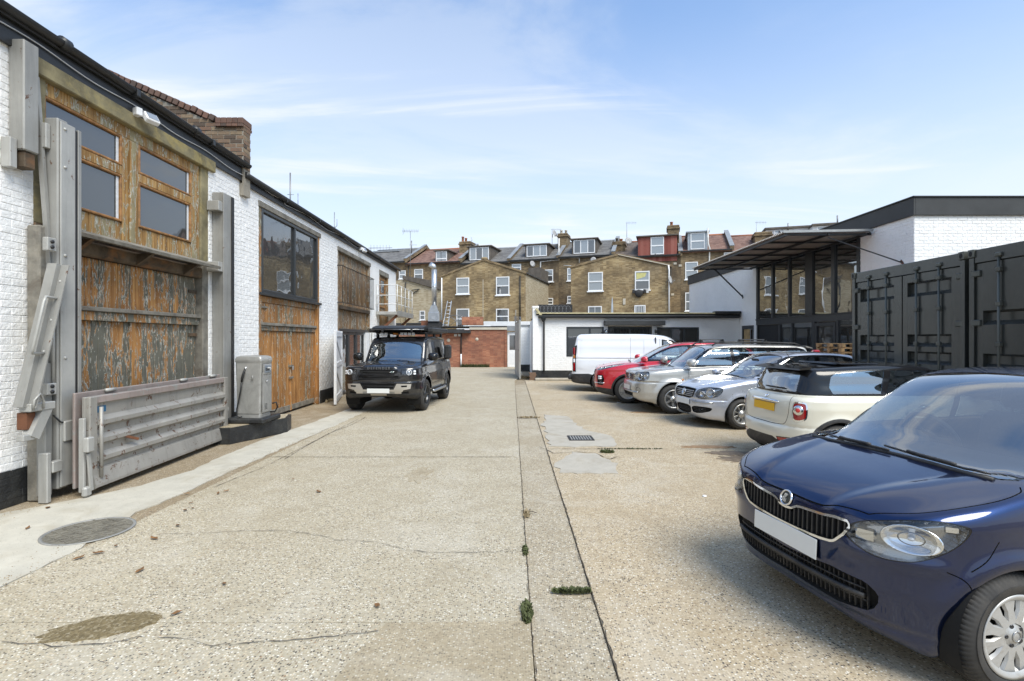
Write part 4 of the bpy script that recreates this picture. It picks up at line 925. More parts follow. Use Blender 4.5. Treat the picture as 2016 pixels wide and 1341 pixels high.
MB().bbox(.299, .304, -.125, .125, .885, 1.035, .012).build('display_glass', m_pane_far, pump)
dg = MB(); [dg.box(.305, .306, -.09+i*.03, -.07+i*.03, .93, .985) for i in range(5)]; dg.build('counter_digits', m_black_soft, pump)
MB().bbox(.305, .309, -.02, .09, .975, 1.0, .002).build('maker_plate', m_steelw, pump)
sl = MB(); [sl.box(.284, .287, -.10, .0, .16+i*.025, .168+i*.025) for i in range(5)]; sl.build('vent_slots', m_black_soft, pump)
MB().tube([(.285,-.06,.72),(.31,-.06,.72),(.31,-.02,.74)], .010, 6).build('door_handle', m_alu, pump)
hz_ = MB(); hz_.tube([(-.05,-.235,.98),(-.05,-.27,.92),(-.08,-.28,.80),(-.10,-.27,.72)], [.016,.022,.026,.018], 8); noz = hz_.build('nozzle', m_black_soft, pump)
MB().tube([(-.03,-.225,1.02),(-.05,-.245,.94)], .012, 8).build('nozzle_spout', m_alu, pump)
MB().tube([(-.10,-.27,.72),(-.12,-.27,.55),(-.16,-.27,.35),(-.20,-.27,.18),(-.20,-.27,.05),(-.15,-.27,.02),(-.10,-.25,.03)], .014, 10).build('hose', m_black_soft, pump)
MB().tube([(.10,-.225,.80),(.10,-.25,.80),(.12,-.26,.84),(.12,-.26,.76)], .012, 6).build('nozzle_cradle', m_pump, pump)
MB().tube([(-.14,.24,.05+.0),(.30,.27,.06),(.36,.27,.16),(.34,.25,.26),(.27,.22,.24)], .016, 10).build('rear_hose', m_black_soft, pump)
# ================================================================ right hand glazed workshop (facade x = 9.5, corner y = 12)
FX, FY = 9.5, 12.0
MR = frameM((FX, 0, 0), (0,1,0), (-1,0,0))     # local x = world Y, local y into the wall (+X)
MR2 = frameM((0, FY, 0), (1,0,0), (0,-1,0))
gb = thing('workshop_building', 'white brick workshop with charcoal roof edge and tall dark glazed side', 'workshop', (FX, FY, 0)); WG = Wld(gb)
opR = [(13.85, 19.72, 0, 4.64), (19.95, 20.95, 0, 2.25)]
wf = sheet_wall(None, 'wall', Matrix.Identity(4), FY+.253, 27.2, 0, 4.66, opR, m_white); wf.parent = gb; wf.matrix_local = WG.M(MR)
gbx_ = None
brick_face(wf, MR, FY, 27.2, 0, 4.64, opR, (m_white, m_black_plinth), lambda u, z: (1e6/u/u if z > 2.9 and u < 14 else 1e4/u/u), 140, plinth=.34, jit=.002, proud=.006, j=.011)
w2 = MB().box(FX, 24, FY, FY+.25, 0, 4.64).build('front_wall', m_white, gb); w2.matrix_local = WG.inv
brick_face(w2, MR2, FX, 14.5, 2.4, 4.64, [], (m_white,)*2, lambda u, z: 1 if u < 12.5 and z > 3.2 else .1, 160, jit=.002, proud=.006, j=.011, base=MR2)
def gbx(name, mat, x0,x1,y0,y1,z0,z1,b=.005, **k):
    o = MB().bbox(x0,x1,y0,y1,z0,z1,b).build(name, mat, gb, **k); o.matrix_local = WG.inv; return o
part_box('plinth', m_black_plinth, gb, WG.M(MR), FY, 13.84, -.003, .0, 0, .338, .0005)
gbx('roof_fascia', m_fascia, FX-.06, FX-.012, FY-.06, 27.3, 4.62, 5.04); gbx('roof_fascia', m_fascia, FX-.012, 24, FY-.06, FY-.012, 4.62, 5.04)
gbx('roof_cap', m_black, FX-.09, 24, FY-.09, 27.3, 5.04, 5.07)
# glazing
MRr = WG.M(MR)
def fr(name, mat, y0,y1,z0,z1,d0=-.02,d1=.10): return part_box(name, mat, gb, MRr, y0,y1,d0,d1,z0,z1,.004)
fr('floor_band', m_anth, 13.85, 19.72, 2.24, 2.44, -.03, .12); fr('band_trim', m_black, 13.84, 19.73, 2.425, 2.47, -.05, .10)
cols = [(19.60, 19.72), (18.45, 18.57), (17.35, 17.45), (16.02, 16.42), (14.92, 15.08), (13.85, 13.97)]
for a, c in cols: fr('mullion', m_anth if c-a < .3 else m_black, a, c, 2.471, 4.62, -.03, .10)
for (a, c), (e, g) in zip(cols[1:], cols): 
    p = MB().box(c, e, .02, .035, 2.471, 4.60).build('pane', m_pane_fac, gb); p.matrix_local = MRr
fr('glazing_head', m_black, 13.85, 19.72, 4.56, 4.66, .0, .12)
fr('ceiling_strip_light', m_upvc, 17.1, 18.6, 4.12, 4.15, .5, .56)
for a, c in ((19.62, 19.72), (18.0, 18.1), (17.2, 17.3), (15.92, 16.1), (14.78, 14.88), (13.85, 13.95)): fr('ground_mullion', m_anth, a, c, 0, 2.239, -.01, .10)
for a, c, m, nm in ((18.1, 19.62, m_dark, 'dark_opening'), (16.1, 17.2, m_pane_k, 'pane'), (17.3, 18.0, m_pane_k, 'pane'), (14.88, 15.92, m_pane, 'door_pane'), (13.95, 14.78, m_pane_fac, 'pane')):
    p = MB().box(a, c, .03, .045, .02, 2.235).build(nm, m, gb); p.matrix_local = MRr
fr('door_frame', m_anth, 14.90, 15.0, .03, 2.2, -.015, .028); fr('door_frame', m_anth, 15.82, 15.9, .03, 2.2, -.015, .028); fr('door_frame', m_anth, 15.0, 15.82, 2.1, 2.2, -.015, .028)
o = MB().tube([(FX-.05, 15.05, .9), (FX-.05, 15.05, 1.5)], .015, 8).build('door_handle', m_alu, gb); o.matrix_local = WG.inv
fr('door_frame', m_anth, 19.95, 20.05, 0, 2.25); fr('door_frame', m_anth, 20.85, 20.95, 0, 2.25); fr('door_frame', m_anth, 20.05, 20.85, 2.12, 2.25)
p = MB().box(20.05, 20.85, .1, .12, 0, 2.12).build('pane', m_pane_fac, gb); p.matrix_local = MRr
tag(MB().bbox(-.02, .0, 0, .5, 0, .75, .003).build('plywood_panel', m_ply, loc=(FX-.03, 20.2, 1.35)), 'pale plywood panel propped in the dark doorway near the low roof', 'panel')
# ---------------------------------------------------------------- canopy
can = thing('canopy', 'corrugated dark canopy on steel stays above the tall glazing', 'canopy', (FX, 16.5, 4.45)); WC = Wld(can)
CX0, CX1, CY0, CY1 = 7.18, 9.43, 13.30, 20.0
m_sheet = simple('underside_roof_sheet', (.36,.34,.31), .7, var=.25, scale=2); m_sheet_e = simple('sheet_edge', (.33,.34,.34), .5, metal=.4)
b = MB(); n = 84; zt = lambda x: 4.47+(x-CX0)*.02
vs = []
for i in range(n*2+1):
    y = CY0+(CY1-CY0)*i/(n*2); dz = .022*(1 if i % 2 else -1)
    vs += [(CX0-.08, y, zt(CX0)+dz+.03), (CX1, y, zt(CX1)+dz+.03)]
b.add(vs, [(2*i, 2*i+1, 2*i+3, 2*i+2) for i in range(n*2)]); o = b.build('roof_sheet', m_sheet, can); o.matrix_local = WC.inv
def cb(name, mat, a, c, w, h=None): o = MB().bar(a, c, w, h).build(name, mat, can); o.matrix_local = WC.inv; return o
for x in (CX0, 8.3, CX1-.05): cb('purlin', m_black, (x, CY0, zt(x)-.04), (x, CY1, zt(x)-.04), .05, .06)
for i in range(7): y = CY0+.05+(CY1-CY0-.1)*i/6; cb('rafter', m_black, (CX0+.026, y, zt(8.3)-.045), (CX1, y, zt(8.3)-.035), .05, .05)
cb('end_angle', m_sheet_e, (CX0-.1, CY0-.03, zt(CX0)+.04), (CX1, CY0-.03, zt(CX1)+.04), .03, .06)
cb('stay', m_black, (8.30, 13.35, 4.38), (FX-.01, 12.35, 3.56), .03); cb('stay', m_black, (7.75, 19.4, 4.36), (FX-.01, 20.9, 3.45), .04)
cb('wall_plate', m_rustbar, (FX-.012, 12.30, 3.50), (FX-.012, 12.40, 3.62), .02, .06); cb('wall_plate', m_black, (FX-.012, 20.86, 3.38), (FX-.012, 20.94, 3.52), .02, .08)
# ---------------------------------------------------------------- low white building across the yard
lb = thing('low_workshop', 'low white brick workshop with black gutter across the yard end', 'workshop', (5, 21.2, 0)); WL_ = Wld(lb); ML2 = frameM((0, 21.2, 0), (1,0,0), (0,-1,0))
opL = [(2.27, 3.83, .35, 2.22), (4.0, 5.85, 0, 2.25), (6.05, 7.80, .55, 2.20)]
wl = sheet_wall(None, 'wall', Matrix.Identity(4), .95, 9.49, 0, 2.62, opL, m_white); wl.parent = lb; wl.matrix_local = WL_.M(ML2)
brick_face(wl, ML2, 1.1, 9.49, 0, 2.60, opL, (m_white, m_black_plinth), lambda u, z: 5-abs(u-2), 0, plinth=.40, jit=.002, proud=.006, j=.012)
for a_, c_ in ((1.11, 3.83), (6.05, 9.49)): part_box('plinth', m_black_plinth, lb, WL_.M(ML2), a_, c_, -.003, .0, 0, .398, .0005)
o = MB().box(.95, 1.2, 21.452, 27, 0, 2.6).build('side_wall', m_white, lb); o.matrix_local = WL_.inv
def lbx(name, mat, x0,x1,y0,y1,z0,z1,b=.005): o = MB().bbox(x0,x1,y0,y1,z0,z1,b).build(name, mat, lb); o.matrix_local = WL_.inv; return o
lbx('corner_pier', m_white, .86, 1.10, 21.10, 21.45, 0, 3.06, .01); lbx('pier_cap', m_white, .84, 1.12, 21.08, 21.47, 3.0, 3.08, .01)
lbx('pier_plinth', m_black_plinth, .85, 1.105, 21.09, 21.46, 0, .42, .004)
lbx('gutter', m_black, 1.105, 9.45, 20.98, 21.12, 2.58, 2.70, .03); lbx('roof_edge', m_cream, 1.0, 9.45, 21.0, 21.4, 2.75, 2.80, .01); lbx('roof', m_black_rough, 1.0, 9.45, 21.05, 27, 2.70, 2.749, .005)
lbx('parapet_upstand', m_black_rough, 8.4, 9.46, 20.95, 21.3, 2.751, 2.86, .01)
o = MB().prism([(.95,2.95),(1.15,2.70),(1.25,2.70),(1.05,2.98)], 20.99, 21.08, Mxz).build('barge_board', m_cream, lb); o.matrix_local = WL_.inv
o = MB().tube([(1.30,21.06,2.62),(1.30,21.06,2.50),(1.33,21.12,2.40),(1.33,21.12,.35)], .035, 10).build('downpipe', m_black, lb); o.matrix_local = WL_.inv
o = MB().lathe([(.05,0),(.10,.12),(.10,.2)], 10, Matrix.Translation((1.30,21.04,2.42))).build('hopper', m_black, lb); o.matrix_local = WL_.inv
Ml = WL_.M(ML2)
winframe(lb, Ml, 2.27, 3.83, .98, 2.22, m_anth, .07, .08, .06, mull=(3.25,), pane=m_pane, name='window_frame'); part_box('infill', m_white, lb, Ml, 2.271, 3.829, .0, .2, .35, .979)
winframe(lb, Ml, 6.05, 7.80, .95, 2.20, m_anth, .07, .08, .06, mull=(6.65, 7.2), pane=m_pane, name='window_frame'); part_box('infill', m_white, lb, Ml, 6.051, 7.799, .0, .2, .55, .949)
winframe(lb, Ml, 4.0, 5.85, 0, 2.24, m_anth, .08, .08, .12, mull=(4.95,), pane=m_pane_k, name='door_frame')
part_box('porch_canopy', m_fascia, lb, Ml, 3.82, 6.30, -.35, -.01, 2.28, 2.47, .01); part_box('pilaster', m_whitepaint, lb, Ml, 3.835, 3.995, -.03, .1, 0, 2.25); part_box('pilaster', m_whitepaint, lb, Ml, 5.855, 6.045, -.03, .1, 0, 2.25)
def blt(x, z, label):
    r = thing('wall_light', label, 'wall light', (x, 21.14, z), 0)
    MB().lathe([(0,-.03),(.09,-.02),(.10,.02),(.07,.04)], 16, Matrix.Rotation(R(90), 4, 'X')).build('rim', m_black, r); MB().lathe([(0,.05),(.05,.045),(.072,.03)], 14, Matrix.Rotation(R(90), 4, 'X')).build('lens', m_pane_far, r); return r
blt(3.92, 2.0, 'round black bulkhead light left of the porch on the low workshop'); 
r = thing('hanging_basket', 'dark hanging lantern and basket right of the porch', 'lantern', (5.95, 21.0, 1.85))
MB().lathe([(0,-.12),(.10,-.06),(.12,.05),(0,.08)], 10).build('basket', m_black_rough, r); MB().tube([(0,.15,.25),(0,0,.25),(0,0,.08)], .012, 5).build('bracket', m_black, r); MB().lathe([(.0,.10),(.06,.12),(.05,.22),(0,.25)], 8).build('lamp', m_black, r)
tag(MB().bbox(.95, 2.6, 20.75, 21.08, 0, .10, .02).build('door_step', m_patch), 'low concrete step at the foot of the white workshop corner', 'step')
st = MB(); 
for i in range(5): st.bbox(.72+random.uniform(-.03,.03), .98+random.uniform(-.03,.03), 21.0, 21.2, .065*i, .065*i+.06, .006)
tag(st.build('brick_stack', m_oldbrick, kind='stuff'), 'small heap of old bricks by the gate post', 'bricks')
bv = thing('barbed_guard', 'black curly spiked guard on the low roof beside the white pier', 'security spikes', (1.6, 22, 2.8))
b = MB(); b.bar((-.5,0,.02),(.95,0,.02),.03); b.build('base_rail', m_black, bv); MB().bbox(-.45, 1.05, .25, .3, .0, .42, .01).build('back_panel', m_black_rough, bv)
for i in range(9): MB().tube([(-.45+i*.16+.10*math.cos(a), -.04, .20+.15*math.sin(a)) for a in [k*.7 for k in range(9)]], .009, 4).build('spike_coil', m_aerial, bv)
# white annex wall and metal gate
an = thing('annex_wall', 'white brick wall with black plinth behind the open metal gate', 'wall', (.7, 27, 0)); Wn = Wld(an)
for nm, m, a in (('wall_face', m_whitefar, (.36, 1.3, 27, 27.25, .35, 2.40)), ('wall_plinth', m_black_plinth, (.36, 1.3, 26.98, 27.25, 0, .349)), ('coping', m_lead, (.30, 1.3, 26.95, 27.3, 2.401, 2.47))):
    o = MB().bbox(*a, .004).build(nm, m, an); o.matrix_local = Wn.inv
gt = thing('metal_gate', 'open grey metal gate seen almost edge on in the yard middle', 'gate', (.34, 21.5, 0)); gu = Vector((.17-.34, 24.6-21.5, 0)); ga = math.atan2(gu.y, gu.x); gt.rotation_euler = (0,0,ga); gl = gu.length
MB().bbox(.04, gl-.04, -.012, .012, .06, 2.48, .003).build('sheet', m_galv_l, gt)
for x in (.0, gl-.05, gl/2): MB().bbox(x, x+.05, -.03, .03, .03, 2.52, .004).build('upright', m_galv_l, gt)
for z in (.05, 1.2, 2.45): MB().bbox(.051, gl-.051, -.026, .026, z, z+.05, .004).build('cross_rail', m_galv, gt)
b = MB()
for i in range(7): b.tube([(gl*.5+.18*math.cos(a+i), .16*math.sin(a), 2.62+.12*math.sin(a*1.3+i)) for a in [k*.8 for k in range(8)]], .006, 4)
b.build('razor_wire', m_aerial, gt, kind='stuff')
MB().tube([(gl-.1,0,2.5),(gl-.25,0,3.1)], .02, 5).build('wire_arm', m_galv, gt)
# ---------------------------------------------------------------- red brick yard wall and what stands on it
rw = thing('yard_wall', 'low red brick wall closing the far end of the yard', 'wall', (-2.3, 31, 0)); Wr = Wld(rw)
o = MB().box(-5.9, -.32, 31, 31.3, 0, 2.28).build('wall_face', m_red, rw); o.matrix_local = Wr.inv
for nm, m, a in (('gutter', m_black, (-5.6, -2.9, 30.85, 31.0, 2.20, 2.32)), ('roof_edge', m_render, (-2.6, -.30, 30.93, 31.2, 2.281, 2.42)), ('roof', m_black_rough, (-5.9, -.1, 31.0, 34.5, 2.43, 2.50)), ('lintel', m_lead, (-.30, .55, 30.95, 31.2, 2.2, 2.50)), ('pier', m_red, (-.45, -.30, 30.96, 31.3, 0, 2.27))):
    o = MB().bbox(*a, .004).build(nm, m, rw); o.matrix_local = Wr.inv
for x in (-3.1,): o = MB().tube([(x, 30.94, 2.22), (x, 30.94, .8)], .04, 8).build('downpipe', m_black, rw); o.matrix_local = Wr.inv; o = MB().tube([(x, 30.94, .8), (x, 30.94, .02)], .045, 8).build('downpipe', m_upvc, rw, label='white lower length of downpipe'); o.matrix_local = Wr.inv
for px, py, r0 in ((883, 670, .10), (939, 668, .09)):
    x, z = XZ(px, py, 31); o = MB().lathe([(0,.02),(r0,.02),(r0*1.1,0)], 12, Matrix.Translation((x, 31, z)) @ Matrix.Rotation(R(90), 4, 'X')).build('vent', m_render, rw); o.matrix_local = Wr.inv
for i, px in enumerate((897, 905)): x, z = XZ(px, 660, 31); o = MB().bbox(x-.09, x+.09, 30.97, 31, z-.07, z+.07, .004).build('junction_box', m_steelw, rw); o.matrix_local = Wr.inv
wd = thing('side_door', 'white door with dark glass between red wall and gate', 'door', (.02, 31.1, 0))
MB().bbox(-.30, .40, 0, .06, 0, 2.15, .01).build('door_frame', m_upvc, wd); MB().box(-.17, .26, -.004, 0, 1.05, 1.95).build('pane', m_pane_far_d, wd); MB().box(-.17, .26, -.004, 0, .15, .85).build('lower_panel', m_whitepaint, wd); MB().bbox(-.16, .24, -.01, 0, 2.2, 2.45).build('sign_panel', m_anth, wd)
# ladder on the flat roof
x0, z0 = XZ(877, 650, 33); x1, z1 = XZ(884, 616, 33.6)
ld = thing('ladder', 'aluminium ladder leaning on the gabled brick house', 'ladder', (x0, 33, 2.5)); Wl = Wld(ld)
for s in (-.18, .18): o = MB().bar((x0+s*.9-.0, 33, 2.5), (x1+s*.7, 33.9, 4.25), .04, .06).build('rail', m_alu, ld); o.matrix_local = Wl.inv
for i in range(7): t = (i+.5)/7; o = MB().tube([(x0+(x1-x0)*t-.17, 33+.9*t, 2.5+1.75*t), (x0+(x1-x0)*t+.17, 33+.9*t, 2.5+1.75*t)], .02, 6).build('rung', m_alu, ld); o.matrix_local = Wl.inv
# rust-red screen, brick stub, roof railing on the flat roofs
def block(name, label, cat, mat, px0, py0, px1, py1, D, dep=.2, group=None):
    (x0, za), (x1, zb) = XZ(px0, py0, D), XZ(px1, py1, D)
    o = MB().bbox(x0, x1, D, D+dep, min(za,zb), max(za,zb), .01).build(name, mat); return tag(o, label, cat, group)
block('steel_screen', 'rust red sheet screen on the roof behind the black off-roader', 'screen', m_corten, 829, 631, 869, 651, 33.5)
block('parapet_stub', 'red brick parapet stub on the flat roof below the left gable', 'parapet', m_red, 909, 624, 951, 640, 32.2, .3)
block('white_parapet', 'long white parapet at the foot of the left gable', 'parapet', m_whitepaint, 952, 633, 1052, 642, 33.5, .2)
block('pale_roof_slab', 'narrow white flashing below the red parapet stub', 'flashing', m_whitepaint, 912, 641, 966, 644, 31.6, .3)
block('flat_roof', 'dark flat roof edge reaching left of the ladder', 'roof', m_black_rough, 838, 650, 926, 656, 30.6, 1.5)
rg = thing('roof_railing', 'thin cross braced railing on the flat roof beside the ladder', 'railing', (-4.0, 33, 2.5))
for a, c in (((-.1,0,.75),(.85,0,.75)), ((-.1,0,.05),(.85,0,.75)), ((-.1,0,.75),(.85,0,.05)), ((.38,0,0),(.38,0,.75))): MB().tube([a, c], .02, 5).build('bar', m_aerial, rg)
# galvanised flue
fx, _ = XZ(855, 600, 33.2)
fl = thing('extract_flue', 'shiny galvanised extract flue with cowl and fan box', 'flue', (fx, 33.2, 0))
MB().tube([(0,0,3.9),(0,0,6.25)], .17, 16).build('duct', m_flue, fl); MB().tube([(0,0,6.25),(-.05,0,6.45),(-.28,0,6.6)], [.17,.18,.19], 14).build('cowl', m_flue, fl); MB().lathe([(.17,0),(.19,0),(.19,.05),(.17,.05)], 16, Matrix.Translation((0,0,5.1))).build('joint_band', m_flue, fl)
MB().prism([(-.17,.45),(.17,.45),(.33,.0),(-.33,.0)], -.25, .25, Matrix.Translation((0,0,3.45)) @ Mxz).build('hood', m_flue, fl); MB().bbox(-.36, .36, -.3, .3, 2.85, 3.449, .02).build('fan_box', m_flue, fl); MB().bbox(-.12, .1, -.31, -.301, 3.0, 3.2).build('access_plate', m_alu, fl)
MB().bbox(-.4, .45, -.2, .4, 2.3, 2.849, .02).build('stand', m_black_rough, fl)
ba = thing('bare_shrub', 'leafless shrub behind the balcony by the flue', 'shrub', (-6.4, 30, 2.2)); b = MB()
for i in range(46):
    a = random.random()*6.28; b.tube([(0,0,0),(.18*math.cos(a),.18*math.sin(a),.5),(.40*math.cos(a)*random.random()*1.6,.3*math.sin(a),random.uniform(.8,1.5))], [.010,.007,.003], 4)
b.build('twigs', m_dry, ba, kind='stuff'); MB().bbox(-.3,.3,-.3,.3,-2.2,.0,.02).build('planter_wall', m_red, ba)
# ---------------------------------------------------------------- shipping containers (doors face the yard)
def container(yc, near, label):
    """door end on plane x = 6.58; yc centre in depth"""
    L, Wd, Hh = 6.06, 2.438, 2.90
    r = thing('shipping_container', label, 'shipping container', (6.58, yc, .08), 0, 'dark grey shipping containers side by side')
    w = Wd/2
    # corrugated side and roof shell
    b = MB(); n = 40
    for s in (-1, 1):
        vs = []
        for i in range(n*2+1):
            x = .15+(L-.3)*i/(n*2); y = s*(w-.02-(.035 if (i//1) % 4 in (1,2) else 0)); vs += [(x, y, .16), (x, y, Hh-.12)]
        b.add(vs, [(2*i, 2*i+2, 2*i+3, 2*i+1) if s < 0 else (2*i, 2*i+1, 2*i+3, 2*i+2) for i in range(n*2)])
    b.build('side_panels', m_cont, r, kind='stuff')
    MB().bbox(.1, L-.05, -w+.04, w-.04, Hh-.05, Hh-.02).build('roof', m_cont, r); MB().bbox(L-.1, L, -w, w, .0, Hh).build('end_wall', m_cont, r); MB().bbox(.1, L, -w+.03, w-.03, .0, .15).build('floor', m_cont, r)
    for s in (-1, 1):
        MB().bbox(.0, .10, s*w-(.0 if s < 0 else .075), s*w+(.075 if s < 0 else .0), .12, Hh-.12, .006).build('corner_post', m_cont, r); MB().bbox(.0, L, s*w-(.0 if s < 0 else .06), s*w+(.06 if s < 0 else .0), Hh-.11, Hh-.005, .006).build('top_rail', m_cont, r)
    MB().bbox(.015, .09, -w+.076, w-.076, Hh-.20, Hh-.01, .006).build('door_header', m_cont, r); MB().bbox(.01, .10, -w+.076, w-.076, .02, .15, .006).build('door_sill', m_cont, r)
    for s in (-1, 1):
        for z in (.0, Hh-.118):
            y0 = s*w-.09 if s > 0 else -w-.005; 
            MB().bbox(-.012, .166, y0, y0+.10+.0, z, z+.118, .008).build('corner_casting', m_cont_l, r); MB().lathe([(0,.004),(.026,.004),(.030,.0)], 14, Matrix.Translation((-.0125, y0+.05, z+.055)) @ Matrix.Rotation(R(-90), 4, 'Y') @ Matrix.Diagonal((1.3,.9,1,1))).build('casting_hole', m_dark, r)
    for s in (-1, 1):
        y0, y1 = (-w+.085, -.012) if s < 0 else (.012, w-.085)
        recs = [(2.32, 2.56), (1.50, 1.70), (1.22, 1.42), (.94, 1.14), (.50, .70)] if not near else [(1.82, 2.02), (1.22, 1.42), (.70, .90), (.4, .5)]
        # pressed door skin: profile in z swept across y
        prof = [(.035, .16)]
        for a, c in sorted(recs): prof += [(.035, a), (.097, a+.06), (.097, c-.03), (.035, c)]
        prof += [(.035, Hh-.21)]
        ya, yb = y0+.17, y1-.10; b = MB()
        vs = [(x, y, z) for x, z in prof for y in (ya, yb)]
        b.add(vs, [(2*i, 2*i+1, 2*i+3, 2*i+2) for i in range(len(prof)-1)]); b.bbox(.033, .10, y0, ya, .16, Hh-.21, .003); b.bbox(.033, .10, yb, y1, .16, Hh-.21, .003)
        d = b.build('door', m_cont, r)
        for y in ((y0+y1)/2-.20+.0, (y0+y1)/2+.24) if s < 0 else ((y0+y1)/2-.24, (y0+y1)/2+.20):
            MB().tube([(.005, y, .12), (.005, y, Hh-.12)], .017, 8).build('lock_rod', m_cont_l, d)
            for z in (.28, 1.55, 2.10, Hh-.33): MB().bbox(-.018, .034, y-.035, y+.035, z-.03, z+.03, .006).build('rod_bracket', m_cont_l, d)
            MB().bbox(-.02, .034, y-.045, y+.045, Hh-.16, Hh-.10, .012).build('rod_cam', m_cont_l, d)
            MB().bar((-.022, y, 1.02), (-.022, y+.34*s*-1, 1.02), .022, .035).build('rod_handle', m_cont_l, d)
        hy = -w+.02 if s < 0 else w-.02
        for z in (.45, 1.15, 1.85, 2.55): MB().bbox(-.002, .05, min(hy, hy-s*.14), max(hy, hy-s*.14), z-.045, z+.045, .012).build('hinge', m_cont_l, d)
        MB().bbox(.04, .056, y1-.02 if s < 0 else y0-.0, y1+.0 if s < 0 else y0+.02, .16, Hh-.21).build('door_seal', m_black_soft, d)
    MB().bbox(-.06, .05, -.10, .14, .98, 1.14, .01).build('lock_box', m_cont_l, r)
    return r
c1_ = container(8.61, False, 'farther dark grey container with closely ribbed doors and lock box'); c2_ = container(6.10, True, 'nearer dark grey container cut by the right edge of the photo')
# pallets by the glazed front
def pallet(z, label, rz):
    r = thing('pallet', label, 'pallet', (9.08, 14.0, z), rz, 'wooden pallets stacked by the glazed workshop')
    t = MB().bbox(-.36, .36, -.045, .045, 0, .02, .003).mesh('top_board', m_pallet); bl = MB().bbox(-.045, .045, -.07, .07, 0, .08, .004).mesh('block', m_pallet); bo = MB().bbox(-.36, .36, -.05, .05, 0, .018, .003).mesh('bottom_board', m_pallet)
    for i in range(7): inst('top_board', t, r, (0, -.55+i*.183, .10))
    for i in (-.31, 0, .31):
        for j in (-.52, 0, .52): inst('block', bl, r, (i, j, .019))
    for j in (-.52, 0, .52): inst('bottom_board', bo, r, (0, j, 0))
for i in range(13): pallet(.004+i*.122, ('topmost pallet of the stack before the glazed workshop door' if i == 12 else 'weathered wooden pallet number %s down in the stack by the glazed door' % ['thirteenth','twelfth','eleventh','tenth','ninth','eighth','seventh','sixth','fifth','fourth','third','second'][i] if i < 12 else ''), random.uniform(-.04,.04))
# ================================================================ terrace beyond: row turned 17 degrees
TH = R(17); TU = Vector((math.cos(TH), -math.sin(TH), 0)); TV = Vector((math.sin(TH), math.cos(TH), 0)); TO = Vector((0, 47, 0))
def TUV(px, v):
    """where the sight line of a photo column meets the plane at v: returns u and depth D"""
    k = (px-VX)/F       # X = k*D ; point = TO + u TU + v TV
    # x: u c + v s = k D ; y: 47 - u s + v c = D
    c, s = math.cos(TH), math.sin(TH); u = (k*(47+v*c)-v*s)/(c+k*s); return u, 47-u*s+v*c
def TZ(px, py, v): return CH+(HY-py)*TUV(px, v)[1]/F
trng = random.Random(5)
def hroot(name, label, cat, u, v, group=None): return thing(name, label, cat, tuple(TO+TU*u+TV*v), -TH, group)
def hp(name, mat, root, f, label=None, parent=None, kind=None):
    b = MB(); f(b); return b.build(name, mat, parent or root, label=label, kind=kind)
def sash(root, u, z0, z1, w, y, style='sash', frost=False, opened=False, dark=False, sill=True, bars=0):
    """white window on a wall facing the yard, at local y; returns the frame"""
    z = (z0+z1)/2; b = MB(); f = .07
    b.box(u-w/2, u-w/2+f, y-.05, y+.02, z0, z1); b.box(u+w/2-f, u+w/2, y-.05, y+.02, z0, z1); b.box(u-w/2+f, u+w/2-f, y-.05, y+.02, z1-f, z1); b.box(u-w/2+f, u+w/2-f, y-.05, y+.02, z0, z0+f)
    if style == 'sash': b.box(u-w/2+f, u+w/2-f, y-.055, y+.02, z-.04, z+.04)
    if style == 'three':
        for k in (-1, 1): b.box(u+k*w/6-.04, u+k*w/6+.04, y-.052, y+.02, z0+f, z1-f)
    for k in range(bars): b.box(u-w/2+w*(k+1)/(bars+1)-.015, u-w/2+w*(k+1)/(bars+1)+.015, y-.06, y-.052, z0+f, z1-f)
    fr_ = b.build('window', m_upvc, root)
    if sill: MB().bbox(u-w/2-.08, u+w/2+.08, y-.10, y+.02, z0-.09, z0-.002, .01).build('sill', m_upvc, fr_)
    if style == 'sash': ps = [(u-w/2+f, u+w/2-f, z0+f, z-.04), (u-w/2+f, u+w/2-f, z+.04, z1-f)]
    elif style == 'three': e = [u-w/2+f, u-w/6-.04, u-w/6+.04, u+w/6-.04, u+w/6+.04, u+w/2-f]; ps = [(e[i], e[i+1], z0+f, z1-f) for i in (0,2,4)]
    else: ps = [(u-w/2+f, u+w/2-f, z0+f, z1-f)]
    for i, (a, c, d, e) in enumerate(ps):
        MB().box(a, c, y-.01, y, d, e).build('pane', m_pane_far_d if dark or (style == 'sash' and i == 0 and trng.random() < .5) else m_pane_far, fr_)
    if frost: MB().box(u-w/2+f, u+w/2-f, y-.012, y-.0101, z0+f, z1-f).build('curtain', m_curtain, fr_)
    return fr_
def roof_slab(root, u0, u1, z_e, z_r, dep, mat, over=.25, name='roof'):
    """roof slope rising away from the yard; texture coordinates follow the slope"""
    run = dep; rise = z_r-z_e; L = math.hypot(run, rise); a = math.atan2(rise, run)
    o = MB().box(u0, u1, -over/math.cos(a), L, -.10, 0).build(name, mat, root); o.matrix_local = Matrix.Translation((0, 0, z_e+.08)) @ Matrix.Rotation(a, 4, 'X'); return o
